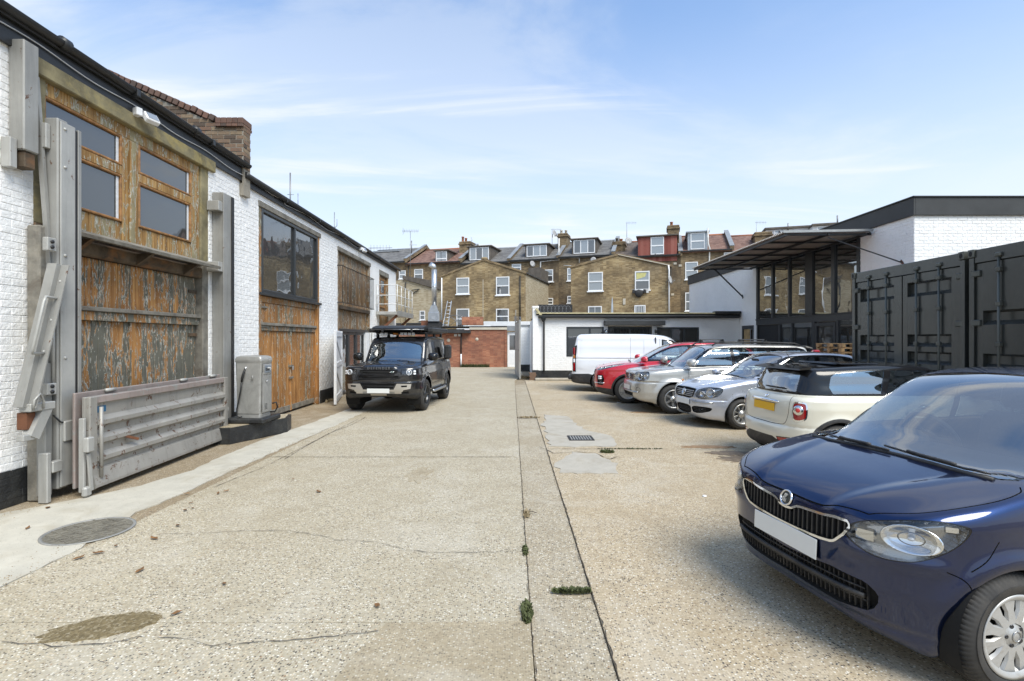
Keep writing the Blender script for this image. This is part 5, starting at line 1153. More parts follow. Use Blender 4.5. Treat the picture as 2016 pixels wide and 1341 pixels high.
# wall heights along the row
EAVE = lambda px: CH+(HY-(518 if px < 1000 else 512 if px < 1100 else 505 if px < 1340 else 494))*TUV(px, 0)[1]/F
houses = [  # px from, px to, roof mat, label, walls
 (700, 800, m_tile_slate, 'grey slate roofed brick terrace house at the far left of the row', m_stock_d),
 (800, 908, m_tile_red, 'brick terrace house with weathered red tile roof and one narrow dormer', m_stock_d),
 (908, 1003, m_tile_slate, 'terrace house with dark dormer of three lights beside the tall chimney', m_stock_d),
 (1003, 1100, m_tile_slate, 'terrace house with slate roof and wide dormer left of the dish chimney', m_stock_d),
 (1100, 1208, m_tile_slate, 'terrace house with grey flat topped dormer right of the dish chimney', m_stock_d),
 (1208, 1340, m_tile_brown, 'terrace house with bright red hung tiles round its dormer', m_stock_d),
 (1340, 1441, m_tile_red, 'terrace house with pale zinc dormer and open top light', m_stock_d),
 (1441, 1560, m_tile_red, 'red tiled brick terrace house right of the sloping party parapet', m_stock_d),
]
RD = 4.2
HR = {}
for i, (pa, pb, rm, lab, wm_) in enumerate(houses):
    ua, ub = TUV(pa, 0)[0], TUV(pb, 0)[0]; um = (ua+ub)/2; ze = EAVE((pa+pb)/2)
    r = hroot('terraced_house', lab, 'house', um, 0, 'brick houses of the terrace behind the yard'); hw = (ub-ua)/2-.004
    HR[i] = (r, um, ze, hw)
    hp('wall', wm_, r, lambda b: b.box(-hw, hw, 0, 8.4, 0, ze))
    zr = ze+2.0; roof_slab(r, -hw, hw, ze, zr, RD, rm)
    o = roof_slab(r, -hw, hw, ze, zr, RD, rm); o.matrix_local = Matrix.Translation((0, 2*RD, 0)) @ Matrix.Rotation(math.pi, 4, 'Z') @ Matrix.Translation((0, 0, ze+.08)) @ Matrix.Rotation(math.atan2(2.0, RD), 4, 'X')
    hp('gutter', m_black, r, lambda b: b.bbox(-hw, hw, -.32, -.20, ze-.06, ze+.05, .02)); hp('ridge', m_clay if rm in (m_tile_red, m_tile_brown) else m_lead, r, lambda b: b.tube([(-hw, RD, zr+.08), (hw, RD, zr+.08)], .10, 6))
    # party parapet on the right side
    hp('party_parapet', m_stock_d, r, lambda b: (b.prism([(-.25, ze-.1), (RD, zr+.05), (2*RD+.25, ze-.1), (2*RD+.25, ze+.28), (RD, zr+.42), (-.25, ze+.28)], hw-.16, hw+.14, Matrix(((0,0,1,0),(1,0,0,0),(0,1,0,0),(0,0,0,1))))))
    hp('parapet_capping', m_lead, r, lambda b: (b.prism([(-.27, ze+.281), (RD, zr+.421), (RD, zr+.47), (-.27, ze+.33)], hw-.19, hw+.17, Matrix(((0,0,1,0),(1,0,0,0),(0,1,0,0),(0,0,0,1))))))
def loc(i, px, v): r, um, ze, hw = HR[i]; return TUV(px, v)[0]-um
def dormer(i, pxa, pxb, pyt, pyb, mat, style='three', v=.7, wf=.86, cheek=None, **k):
    r, um, ze, hw = HR[i]; a, c = loc(i, pxa, v), loc(i, pxb, v); zt, zb = TZ((pxa+pxb)/2, pyt, v), TZ((pxa+pxb)/2, pyb, v)
    d = hp('dormer', mat, r, lambda b: b.bbox(a, c, v, v+3.2, zb-.6, zt-.12, .01)); m = (a+c)/2; w = (c-a)*wf
    MB().bbox(a-.15, c+.15, v-.18, v+3.2, zt-.119, zt, .02).build('dormer_roof', m_dark_slate if mat is not m_zinc else m_zinc, d)
    f = .07; b = MB(); z0, z1 = zb, zt-.16-.0; y = v-.02
    b.box(m-w/2, m-w/2+f, y-.05, y, z0, z1); b.box(m+w/2-f, m+w/2, y-.05, y, z0, z1); b.box(m-w/2+f, m+w/2-f, y-.05, y, z1-f, z1); b.box(m-w/2+f, m+w/2-f, y-.05, y, z0, z0+f)
    if style == 'three': e = [m-w/2+f, m-w/6-.035, m-w/6+.035, m+w/6-.035, m+w/6+.035, m+w/2-f]; [b.box(e[j], e[j+1], y-.052, y, z0+f, z1-f) for j in (1,3)]; ps = [(e[j], e[j+1], z0+f, z1-f) for j in (0,2,4)]
    else: zm = (z0+z1)/2; b.box(m-w/2+f, m+w/2-f, y-.052, y, zm-.05, zm+.05); ps = [(m-w/2+f, m+w/2-f, z0+f, zm-.05), (m-w/2+f, m+w/2-f, zm+.05, z1-f)]
    b.build('window_frame', m_upvc, d)
    for a_, c_, d_, e_ in ps: MB().box(a_, c_, y-.02, y-.01, d_, e_).build('pane', m_pane_far if trng.random() < .8 else m_pane_far_d, d)
    return d
dormer(1, 857, 882, 492, 524, m_dark_slate, 'sash', .3)
dormer(2, 922, 966, 484, 512, m_dark_slate, 'three', .5)
dormer(3, 1034, 1080, 480, 505, m_dark_slate, 'three', .6)
dormer(4, 1126, 1175, 469, 499, m_dark_slate, 'three', .5)
dormer(5, 1256, 1333, 463, 501, m_tile_bright, 'sash', -.05, .34)
dormer(6, 1354, 1393, 455, 491, m_zinc, 'sash', .1, .72)
def chimney(i, px0, px1, pyt, pyb, v, pots, mat=None):
    r, um, ze, hw = HR[i]; a, c = loc(i, px0, v), loc(i, px1, v); zt, zb = TZ((px0+px1)/2, pyt, v), TZ((px0+px1)/2, pyb, v); m = (a+c)/2; w = (c-a)/2
    ch = hp('chimney', mat or m_stock_d, r, lambda b: (b.bbox(a, c, v, v+1.5, zb-1.2, zt-.35, .02), b.bbox(a-.08, c+.08, v-.08, v+1.58, zt-.349, zt-.20, .02), b.bbox(a-.03, c+.03, v-.03, v+1.53, zt-.199, zt, .05)))
    for k, (px, h, mt) in enumerate(pots):
        x = loc(i, px, v); MB().lathe([(.13,0),(.11,h*.8),(.14,h*.82),(.14,h),(.09,h)], 12, Matrix.Translation((x, v+.3+.3*(k % 2), zt-.02))).build('chimney_pot', mt, ch)
    return ch
chimney(2, 904, 926, 475, 505, 2.6, [(909, .55, m_clay), (913, .45, m_clay)]); chimney(3, 1098, 1117, 459, 495, 2.6, [(1104, .35, m_render), (1112, .4, m_render)])
chimney(4, 1206, 1230, 475, 503, 1.5, [(1214, .35, m_dark_slate), (1222, .32, m_clay)]); chimney(5, 1314, 1337, 443, 478, 1.8, [(1322, .35, m_clay)])
chimney(7, 1486, 1520, 456, 505, 1.2, [], m_stock_d)
def mwin(i, pxa, pxb, pyt, pyb, **k):
    r = HR[i][0]; a, c = loc(i, pxa, 0), loc(i, pxb, 0); m = (pxa+pxb)/2; return sash(r, (a+c)/2, TZ(m, pyb, 0), TZ(m, pyt, 0), c-a, -.01, **k)
mwin(0, 786, 799, 533, 549); mwin(1, 816, 833, 530, 551, opened=True); mwin(2, 975, 988, 521, 532, style='plain'); mwin(3, 1008, 1026, 520, 534); mwin(3, 1067, 1089, 531, 555); mwin(3, 1073, 1089, 587, 600, dark=True)
mwin(4, 1117, 1127, 528, 553); mwin(4, 1117, 1127, 583, 597, dark=True); mwin(6, 1349, 1374, 516, 550); mwin(6, 1349, 1374, 576, 612, dark=True); mwin(7, 1425, 1446, 497, 509, style='plain'); mwin(6, 1396, 1408, 520, 560, sill=False)
# downpipes and vents on the main wall
def pipe(i, pts, rad, mat, name='downpipe', v=0): r = HR[i][0]; hp(name, mat, r, lambda b: b.tube([(loc(i, px, v), v-.12, TZ(px, py, v)) for px, py in pts], rad, 6))
pipe(3, [(1101, 470), (1101, 512), (1065, 516), (1065, 590)], .07, m_steelw, 'soil_pipe'); pipe(4, [(1104, 508), (1141, 508), (1141, 518)], .05, m_steelw); pipe(6, [(1393, 450), (1394, 480), (1397, 490), (1396, 520), (1380, 545)], .06, m_steelw, 'soil_pipe')
pipe(5, [(1290, 500), (1290, 506)], .04, m_black); pipe(1, [(805, 520), (805, 600)], .05, m_black); pipe(3, [(1110, 523), (1145, 525)], .03, m_steelw, 'waste_pipe')
pipe(6, [(1380, 545), (1377, 590), (1384, 615)], .05, m_steelw); 
for i, px, py in ((5, 1329, 519), (6, 1339, 523), (5, 1324, 580)): r = HR[i][0]; hp('wall_vent', m_render, r, lambda b: b.bbox(loc(i, px, 0)-.12, loc(i, px, 0)+.12, -.04, 0, TZ(px, py, 0)-.09, TZ(px, py, 0)+.09, .01))
# gabled rear wings
def wing(px0, px1, pxp, pye0, pye1, pyp, v, dep, label, wall=m_stock, side=m_stock_y):
    ua, ub, up = TUV(px0, v)[0], TUV(px1, v)[0], TUV(pxp, v)[0]; um = (ua+ub)/2; r = hroot('gabled_wing', label, 'house wing', um, v, 'gabled brick wings behind the terrace')
    z0, z1, zp = TZ(px0, pye0, v), TZ(px1, pye1, v), TZ(pxp, pyp, v); ze = (z0+z1)/2; a, c, p = ua-um, ub-um, up-um
    hp('gable_wall', wall, r, lambda b: b.prism([(a, 0), (c, 0), (c, z1), (p, zp), (a, z0)], 0, .3, Mxz)); hp('side_wall', side, r, lambda b: b.box(c-.3, c, .301, dep, 0, z1)); hp('side_wall', side, r, lambda b: b.box(a, a+.3, .301, dep, 0, z0))
    for x0, zz0, x1, zz1 in ((a-.1, z0, p, zp), (p, zp, c+.12, z1)):
        an_ = math.atan2(zz1-zz0, x1-x0); L = math.hypot(x1-x0, zz1-zz0); o = MB().box(0, L, .10, dep, -.02, .08).build('roof', m_tile_slate, r); o.matrix_local = Matrix.Translation((x0, 0, zz0)) @ Matrix.Rotation(-an_, 4, 'Y')
        o = MB().bbox(0, L, -.06, .10, -.05, .10, .01).build('verge', m_stock_d, r); o.matrix_local = Matrix.Translation((x0, 0, zz0)) @ Matrix.Rotation(-an_, 4, 'Y')
    return r, um, (a, c, p, z0, z1, zp)
VW = -8.0
gw, gu_, gq = wing(870, 1033, 953, 545, 538, 512, VW, 8.0, 'left gabled yellow brick wing with four white windows')
def gwin(root, um, v, pxa, pxb, pyt, pyb, **k):
    a, c = TUV(pxa, v)[0]-um, TUV(pxb, v)[0]-um; m = (pxa+pxb)/2; return sash(root, (a+c)/2, TZ(m, pyb, v), TZ(m, pyt, v), c-a, -.01, **k)
gwin(gw, gu_, VW, 899, 924, 547, 579); gwin(gw, gu_, VW, 977, 1003, 545, 581); gwin(gw, gu_, VW, 899, 924, 608, 648, dark=True); gwin(gw, gu_, VW, 977, 1002, 608, 638, frost=False, dark=True)
a, c, p, z0, z1, zp = gq
hp('downpipe', m_black, gw, lambda b: b.tube([(c-.35, -.06, z1-.2), (c-.35, -.06, 2.5)], .05, 6)); hp('downpipe', m_upvc, gw, lambda b: b.tube([(a+.02, -.08, z0-.1), (a+.02, -.08, 3.2)], .05, 6)); hp('centre_strip', m_render, gw, lambda b: b.bbox(p-.1, p-.06, -.015, 0, 3, zp-1.5, .003))
hp('coping_lump', m_stock, gw, lambda b: b.bbox(p-.25, p+.25, -.08, .3, zp-.0, zp+.22, .08))
rw_, ru, rq = wing(1124, 1319, 1217, 527, 524, 502, VW, 8.0, 'right gabled brick wing with laundry under its open window')
gwin(rw_, ru, VW, 1158, 1187, 536, 573); gwin(rw_, ru, VW, 1250, 1279, 534, 571, frost=False); gwin(rw_, ru, VW, 1158, 1185, 603, 622, dark=False, style='plain', bars=1); gwin(rw_, ru, VW, 1249, 1271, 601, 622, style='plain', bars=5, dark=True)
m_yell = simple('yellow_curtain', (.55,.52,.22), .8); a0_ = TUV(1253, VW)[0]-ru; a1_ = TUV(1273, VW)[0]-ru
hp('yellow_curtain', m_yell, rw_, lambda b: b.prism([(a0_, TZ(1264, 550, VW)), (a0_, TZ(1264, 537, VW)), (a1_, TZ(1264, 537, VW)), (a1_-.1, TZ(1264, 545, VW))], -.03, -.024, Mxz))
a, c, p, z0, z1, zp = rq
hp('downpipe', m_upvc, rw_, lambda b: b.tube([(c-.1, -.10, z1+.05), (c-.06, -.10, z1-.3), (c-.06, -.10, 2.5)], .055, 8)); hp('verge_flashing', m_render, rw_, lambda b: (b.bar((p, -.07, zp+.02), (c, -.07, z1+.04), .03, .05)))
hp('wall_flue', m_flue, rw_, lambda b: b.lathe([(.10,0),(.08,.5),(.04,1.0),(.0,1.25)], 10, Matrix.Translation((TUV(1206, VW)[0]-ru, -.25, TZ(1206, 618, VW)))))
hp('wall_vent', m_render, rw_, lambda b: b.bbox(TUV(1229, VW)[0]-ru-.09, TUV(1229, VW)[0]-ru+.09, -.05, 0, TZ(1229, 600, VW), TZ(1229, 588, VW), .01))
lx, lz = TUV(1262, VW)[0], TZ(1262, 572, VW); la = hroot('laundry', 'dark laundry hanging below the open window of the right gable', 'laundry', lx, VW-.12)
MB().lathe([(.05,.05),(.28,.0),(.30,-.25),(.16,-.45),(0,-.5)], 9, Matrix.Translation((-.15,0,lz+.0)) @ Matrix.Diagonal((1,.35,1,1))).build('dark_garment', m_black_rough, la)
for x in (-.5, .25, .45): MB().bbox(x-.09, x+.09, -.04, .0, lz-.20, lz+.06, .02).build('small_garment', m_steelw if x > .3 else m_black_rough, la)
MB().tube([(-.65,-.03,lz+.07),(.6,-.03,lz+.07)], .012, 5).build('line', m_wire, la)
# satellite dishes
def dish(root_pos, s, rz, label):
    r = thing('satellite_dish', label, 'satellite dish', root_pos, rz, 'satellite dishes on the terrace')
    MB().lathe([(0,0),(.18*s,.02*s),(.32*s,.07*s),(.325*s,.075*s),(.18*s,.03*s),(0,.012*s)], 18, Matrix.Rotation(R(75), 4, 'X')).build('reflector', m_dish, r)
    MB().tube([(0,-.02,-.28*s),(0,-.38*s,-.05*s)], .015, 5).build('feed_arm', m_aerial, r); MB().tube([(0,.05,0),(0,.18,-.05),(0,.18,-.35*s)], .02, 5).build('mount', m_aerial, r)
def dpt(px, py, v): u, D = TUV(px, v); return tuple(TO+TU*u+TV*v+Vector((0,0,TZ(px, py, v))))
dish(dpt(1091, 460, 2.4), 1.0, .9, 'grey satellite dish on the left face of the dish chimney'); dish(dpt(1237, 475, 1.2), 1.0, .2, 'grey satellite dish right of the short chimney behind the right gable')
dish(dpt(1318, 551, VW-.2), 1.0, .9, 'grey satellite dish on the white pipe at the right gable edge'); dish(dpt(1048, 520, -.4), .9, .6, 'dark satellite dish above the left wing roof'); dish(dpt(1168, 512, -.4), .8, -.4, 'small satellite dish by the left slope of the right gable')
aerial_spots = [((1086,449),(1098,475),2.5,'yagi','angled aerial above the chimney with the dish'), ]
def ta(px, pyt, pyb, v, kind, label):
    u, D = TUV(px, v); zb, zt = TZ(px, pyb, v), TZ(px, pyt, v); pos = TO+TU*u+TV*v; return aerial(label, (pos.x, pos.y, zb), zt-zb, kind)
ta(1087, 452, 484, 2.4, 'yagi', 'aerial on the chimney with the dish'); ta(1234, 439, 477, 2, 'yagi', 'slim aerial above the short chimney'); ta(1489, 438, 462, 1.5, 'yagi', 'aerial on the stone chimney behind the canopy'); ta(808, 455, 560, -3, 'tee', 'tall many armed aerial mast left of the flue')
ta(928, 467, 484, 2.5, 'whip2', 'short black stack pipe beside the tall left chimney'); ta(1393, 449, 470, .2, 'whip2', 'thin pipe beside the zinc dormer')
# left cluster of rear wings
lw = hroot('rear_wing', 'low brick rear wing with mono pitched roof left of the flue', 'house wing', TUV(820, -5.5)[0], -5.5); Wlw = TUV(820, -5.5)[0]
aL, cL = TUV(772, -5.5)[0]-Wlw, TUV(868, -5.5)[0]-Wlw
hp('wall', m_stock_y, lw, lambda b: b.prism([(aL, 0), (cL, 0), (cL, TZ(868, 572, -5.5)), (aL+1.2, TZ(795, 551, -5.5)), (aL, TZ(772, 553, -5.5))], 0, 5.3, Mxz)); hp('roof', m_dark_slate, lw, lambda b: b.prism([(aL+1.1, TZ(795, 550, -5.5)), (cL, TZ(868, 571, -5.5)), (cL, TZ(868, 555, -5.5)), (aL+1.1, TZ(795, 543, -5.5))], -.15, 5.3, Mxz)); hp('downpipe', m_black, lw, lambda b: b.tube([(TUV(799, -5.5)[0]-Wlw, -.08, TZ(799, 556, -5.5)), (TUV(799, -5.5)[0]-Wlw, -.08, 2.5)], .05, 6))
fr2 = sash(lw, TUV(832, -5.5)[0]-Wlw, TZ(832, 630, -5.5), TZ(832, 612, -5.5), .5, -.01, dark=True)
hp('old_bracket', m_black, lw, lambda b: (b.bar((TUV(811,-5.5)[0]-Wlw, -.1, TZ(811,572,-5.5)), (TUV(827,-5.5)[0]-Wlw, -.1, TZ(811,570,-5.5)), .06), b.bar((TUV(813,-5.5)[0]-Wlw, -.1, TZ(813,579,-5.5)), (TUV(825,-5.5)[0]-Wlw, -.1, TZ(811,571,-5.5)), .05)))
lo = hroot('brick_outhouse', 'dark brick outhouse wall beyond the balcony', 'outhouse', TUV(800, -11)[0], -11); lu = TUV(800, -11)[0]
hp('wall', m_stock, lo, lambda b: b.box(TUV(770, -11)[0]-lu, TUV(846, -11)[0]-lu, 0, 3, 0, TZ(800, 640, -11))); hp('roof_edge', m_black_rough, lo, lambda b: b.bbox(TUV(770, -11)[0]-lu, TUV(846, -11)[0]-lu, -.1, 3, TZ(800, 640, -11), TZ(800, 636, -11)))
# dark link roof between the wings, link wall
lk = hroot('dark_link', 'dark hung slate link block between the two gabled wings', 'house wing', TUV(1052, -3)[0], -3); ku = TUV(1052, -3)[0]
hp('slate_face', m_dark_slate, lk, lambda b: b.box(TUV(1040, -3)[0]-ku, TUV(1064, -3)[0]-ku, 0, 3, 4, TZ(1052, 527, -3)))
# right-hand group beyond the canopy
fg = hroot('white_roof_extension', 'white boxed roof extension with small windows beyond the canopy', 'roof extension', TUV(1545, 4)[0], 4, 'white roof extensions beyond the canopy'); fu = TUV(1545, 4)[0]
hp('body', m_whitepaint, fg, lambda b: b.box(TUV(1508, 4)[0]-fu, TUV(1594, 4)[0]-fu, 0, 4, 6, TZ(1545, 451, 4)), label=None); hp('flat_roof', m_dark_slate, fg, lambda b: b.bbox(TUV(1505, 4)[0]-fu, TUV(1596, 4)[0]-fu, -.2, 4, TZ(1545, 451, 4), TZ(1545, 447, 4)))
for px in (1531, 1567): sash(fg, TUV(px, 4)[0]-fu, TZ(px, 466, 4), TZ(px, 453, 4), .55, -.01, sill=False)
fg2 = hroot('white_roof_extension', 'white boxed roof extension with stub flue just left of the charcoal roof edge', 'roof extension', TUV(1625, 3)[0], 3, 'white roof extensions beyond the canopy'); fu = TUV(1625, 3)[0]
hp('body', m_whitepaint, fg2, lambda b: b.box(TUV(1600, 3)[0]-fu, TUV(1675, 3)[0]-fu, 0, 4, 6, TZ(1625, 444, 3))); hp('flat_roof', m_dark_slate, fg2, lambda b: b.bbox(TUV(1598, 3)[0]-fu, TUV(1678, 3)[0]-fu, -.2, 4, TZ(1625, 444, 3), TZ(1625, 440, 3)))
for px in (1617, 1632): sash(fg2, TUV(px, 3)[0]-fu, TZ(px, 458, 3), TZ(px, 446, 3), .7, -.01, sill=False)
hp('stub_flue', m_aerial, fg2, lambda b: b.tube([(TUV(1648, 3)[0]-fu, -.1, TZ(1648, 444, 3)), (TUV(1648, 3)[0]-fu, -.1, TZ(1648, 425, 3))], .06, 6)); hp('stub_flue', m_aerial, fg, lambda b: b.tube([(TUV(1551, 4)[0]-TUV(1545, 4)[0], -.1, TZ(1551, 455, 4)), (TUV(1551, 4)[0]-TUV(1545, 4)[0], -.1, TZ(1551, 440, 4))], .05, 6))
# roof box far left
fb_ = hroot('roof_box', 'pale grey clad roof box with two windows above the far left house', 'roof extension', TUV(758, 3.5)[0], 3.5); bu = TUV(758, 3.5)[0]
hp('body', m_zinc, fb_, lambda b: b.box(TUV(738, 3.5)[0]-bu, TUV(785, 3.5)[0]-bu, 0, 3, 6, TZ(758, 497, 3.5))); hp('flat_roof', m_lead, fb_, lambda b: b.bbox(TUV(736, 3.5)[0]-bu, TUV(787, 3.5)[0]-bu, -.2, 3, TZ(758, 497, 3.5), TZ(758, 494, 3.5)))
for px in (755, 768): sash(fb_, TUV(px, 3.5)[0]-bu, TZ(px, 520, 3.5), TZ(px, 508, 3.5), .6, -.01, sill=False)
# ================================================================ vehicle builder
# bodywork is one smooth field (side profile x plan x tumblehome), meshed, then cut along real outlines into panels, panes, lamps
def crom(P, n=8, closed=True):
    P = [np.array(p, float) for p in P]; N = len(P); out = []
    for i in range(N if closed else N-1):
        p0, p1, p2, p3 = (P[(i+k) % N] for k in (-1, 0, 1, 2)) if closed else (P[max(i-1,0)], P[i], P[i+1], P[min(i+2,N-1)])
        d = np.linalg.norm(p2-p1)
        if d < 1e-6: out.append(p1); continue
        d0 = max(np.linalg.norm(p1-p0), 1e-6); d2 = max(np.linalg.norm(p3-p2), 1e-6)
        m1 = (p2-p1) if np.linalg.norm(p1-p0) < 1e-6 else ((p1-p0)/d0**.5*1+(p2-p1)/d**.5)/(d0**.5+d**.5)*d
        m2 = (p2-p1) if np.linalg.norm(p3-p2) < 1e-6 else ((p2-p1)/d**.5+(p3-p2)/d2**.5)/(d**.5+d2**.5)*d
        for k in range(n):
            t = k/n; out.append((2*t**3-3*t*t+1)*p1+(t**3-2*t*t+t)*m1+(-2*t**3+3*t*t)*p2+(t**3-t*t)*m2)
    if not closed: out.append(P[-1])
    return np.array(out)
def poly_sdf(poly, X, Y):
    """signed distance, negative inside"""
    d = np.full(X.shape, 1e9); ins = np.zeros(X.shape, bool); n = len(poly)
    for i in range(n):
        ax, ay = poly[i]; bx, by = poly[(i+1) % n]; ex, ey = bx-ax, by-ay; l = ex*ex+ey*ey
        if l < 1e-12: continue
        wx, wy = X-ax, Y-ay; t = np.clip((wx*ex+wy*ey)/l, 0, 1); d = np.minimum(d, (wx-ex*t)**2+(wy-ey*t)**2)
        if abs(ey) > 1e-12: c = ((ay > Y) != (by > Y)) & (X < ex*(Y-ay)/ey+ax); ins ^= c
    d = np.sqrt(d); return np.where(ins, -d, d)
class Fld:
    """distance to an outline, stored on a grid and read back with smooth cubic weights"""
    def __init__(s, poly, h=.02, pad=.35):
        lo = poly.min(0)-pad; hi = poly.max(0)+pad; s.lo = lo; s.h = h; s.n = np.ceil((hi-lo)/h).astype(int)+1
        X, Y = np.meshgrid(lo[0]+h*np.arange(s.n[0]), lo[1]+h*np.arange(s.n[1]), indexing='ij'); s.g = poly_sdf(poly, X, Y)
    def __call__(s, x, y):
        u = np.clip((x-s.lo[0])/s.h, 1, s.n[0]-2.001); v = np.clip((y-s.lo[1])/s.h, 1, s.n[1]-2.001)
        i = u.astype(int); j = v.astype(int); a = u-i; b = v-j; out = 0
        i = np.clip(i, 1, s.n[0]-3); j = np.clip(j, 1, s.n[1]-3); a = np.clip(u-i, 0, 1); b = np.clip(v-j, 0, 1)
        wa = ((1-a)**3/6, (3*a**3-6*a*a+4)/6, (-3*a**3+3*a*a+3*a+1)/6, a**3/6); wb = ((1-b)**3/6, (3*b**3-6*b*b+4)/6, (-3*b**3+3*b*b+3*b+1)/6, b**3/6)
        for p in range(4):
            r = 0
            for q in range(4): r = r+wb[q]*s.g[i+p-1, j+q-1]
            out = out+wa[p]*r
        return out
def smax(a, b, k): h = np.maximum(k-np.abs(a-b), 0)/k; return np.maximum(a, b)+h*h*k*.25
def smin(a, b, k): return -smax(-a, -b, k)
def pl_(x, pts):
    """smooth interpolation through (x, value) pairs"""
    xs = np.array([p[0] for p in pts]); ys = np.array([p[1] for p in pts]); i = np.clip(np.searchsorted(xs, x)-1, 0, len(xs)-2)
    t = np.clip((x-xs[i])/(xs[i+1]-xs[i]), 0, 1); t = t*t*(3-2*t)*.5+t*.5; return ys[i]+(ys[i+1]-ys[i])*t
def gauss(x, s): return np.exp(-(x/s)**2)
def sstep(x, a, b): t = np.clip((x-a)/(b-a), 0, 1); return t*t*(3-2*t)
class Body:
    def __init__(s, sp):
        s.sp = sp; s.low = Fld(crom(sp['low'])); s.gh = Fld(crom(sp['gh']))
        mir = lambda P: crom([p for p in P]+[(x, -y) for x, y in P[::-1] if y > .001])
        s.pl = Fld(mir(sp['plan'])); s.pg = Fld(mir(sp['gplan']))
    def f(s, P):
        sp = s.sp; x, y, z = P[:,0], P[:,1], P[:,2]; ay = np.sqrt(y*y+1e-6)
        a = s.low(x+np.where(x > 0, 1, -1)*0, z+sp.get('hood_crown', .04)*y*y*sstep(x, .2, .9)); b = s.pl(x, ay)+pl_(z, sp['ins'])
        lo = smax(a, b, sp.get('k1', .05))
        sw = sp.get('sweep', (.22, .10)); xs = x+sw[0]*y*y*sstep(x, -.4, .2)-sw[1]*y*y*sstep(-x, .4, 1.0)
        c = s.gh(xs, z+sp.get('roof_crown', .06)*y*y); d = s.pg(x, ay)+pl_(z, sp['gins'])
        g = smax(c, d, sp.get('k2', .07)); r = smin(lo, g, sp.get('k3', .025))
        for (wx, wz, wr, am, wd) in sp.get('flares', ()):
            q = np.sqrt((x-wx)**2+(z-wz)**2); r = r-am*gauss(q-wr, wd)*sstep(ay, .45, .62)*(z < 1.2)
        if 'extra' in sp: r = sp['extra'](r, x, ay, z)
        return r
    def grad(s, P, e=.004):
        G = np.empty_like(P)
        for k in range(3):
            d = np.zeros(3); d[k] = e; G[:,k] = (s.f(P+d)-s.f(P-d))/(2*e)
        return G
    def normals(s, P):
        G = s.grad(P, s.sp.get('ne', .006)); return G/np.maximum(np.linalg.norm(G, axis=1, keepdims=True), 1e-9)
def surface_nets(fn, lo, hi, h):
    n = [int(math.ceil((hi[k]-lo[k])/h))+1 for k in range(3)]; ax = [lo[k]+h*np.arange(n[k]) for k in range(3)]
    X, Y, Z = np.meshgrid(*ax, indexing='ij'); V = fn(np.stack([X.ravel(), Y.ravel(), Z.ravel()], 1)).reshape(n); S_ = V < 0
    c = np.zeros([m-1 for m in n], int)
    for i in (0,1):
        for j in (0,1):
            for k in (0,1): c += S_[i:n[0]-1+i, j:n[1]-1+j, k:n[2]-1+k]
    act = (c > 0) & (c < 8); idx = -np.ones(act.shape, int); idx[act] = np.arange(act.sum()); ci = np.argwhere(act)
    P = np.zeros((len(ci), 3)); W_ = np.zeros(len(ci))
    offs = [(i,j,k) for i in (0,1) for j in (0,1) for k in (0,1)]
    for a in offs:
        for d in range(3):
            if a[d]: continue
            b = list(a); b[d] = 1; va = V[ci[:,0]+a[0], ci[:,1]+a[1], ci[:,2]+a[2]]; vb = V[ci[:,0]+b[0], ci[:,1]+b[1], ci[:,2]+b[2]]
            m = (va < 0) != (vb < 0); t = np.where(m, va/np.where(m, va-vb, 1), 0)
            p = ci+np.array(a); p = p.astype(float); p[:,d] += t; P += np.where(m[:,None], p, 0); W_ += m
    P = P/W_[:,None]*h+np.array(lo); F_ = []
    for d in range(3):
        a = [slice(None)]*3; b = [slice(None)]*3; a[d] = slice(0, n[d]-1); b[d] = slice(1, n[d]); sa, sb = S_[tuple(a)], S_[tuple(b)]
        e = np.argwhere(sa != sb); u, v = (d+1) % 3, (d+2) % 3; ok = (e[:,u] > 0) & (e[:,v] > 0) & (e[:,u] < n[u]-1) & (e[:,v] < n[v]-1); e = e[ok]
        q = []
        for du, dv in ((-1,-1),(0,-1),(0,0),(-1,0)): g = e.copy(); g[:,u] += du; g[:,v] += dv; q.append(idx[g[:,0], g[:,1], g[:,2]])
        q = np.stack(q, 1); fl = ~sa[e[:,0], e[:,1], e[:,2]]; q[fl] = q[fl][:, ::-1]; F_.append(q)
    return P, np.concatenate(F_)
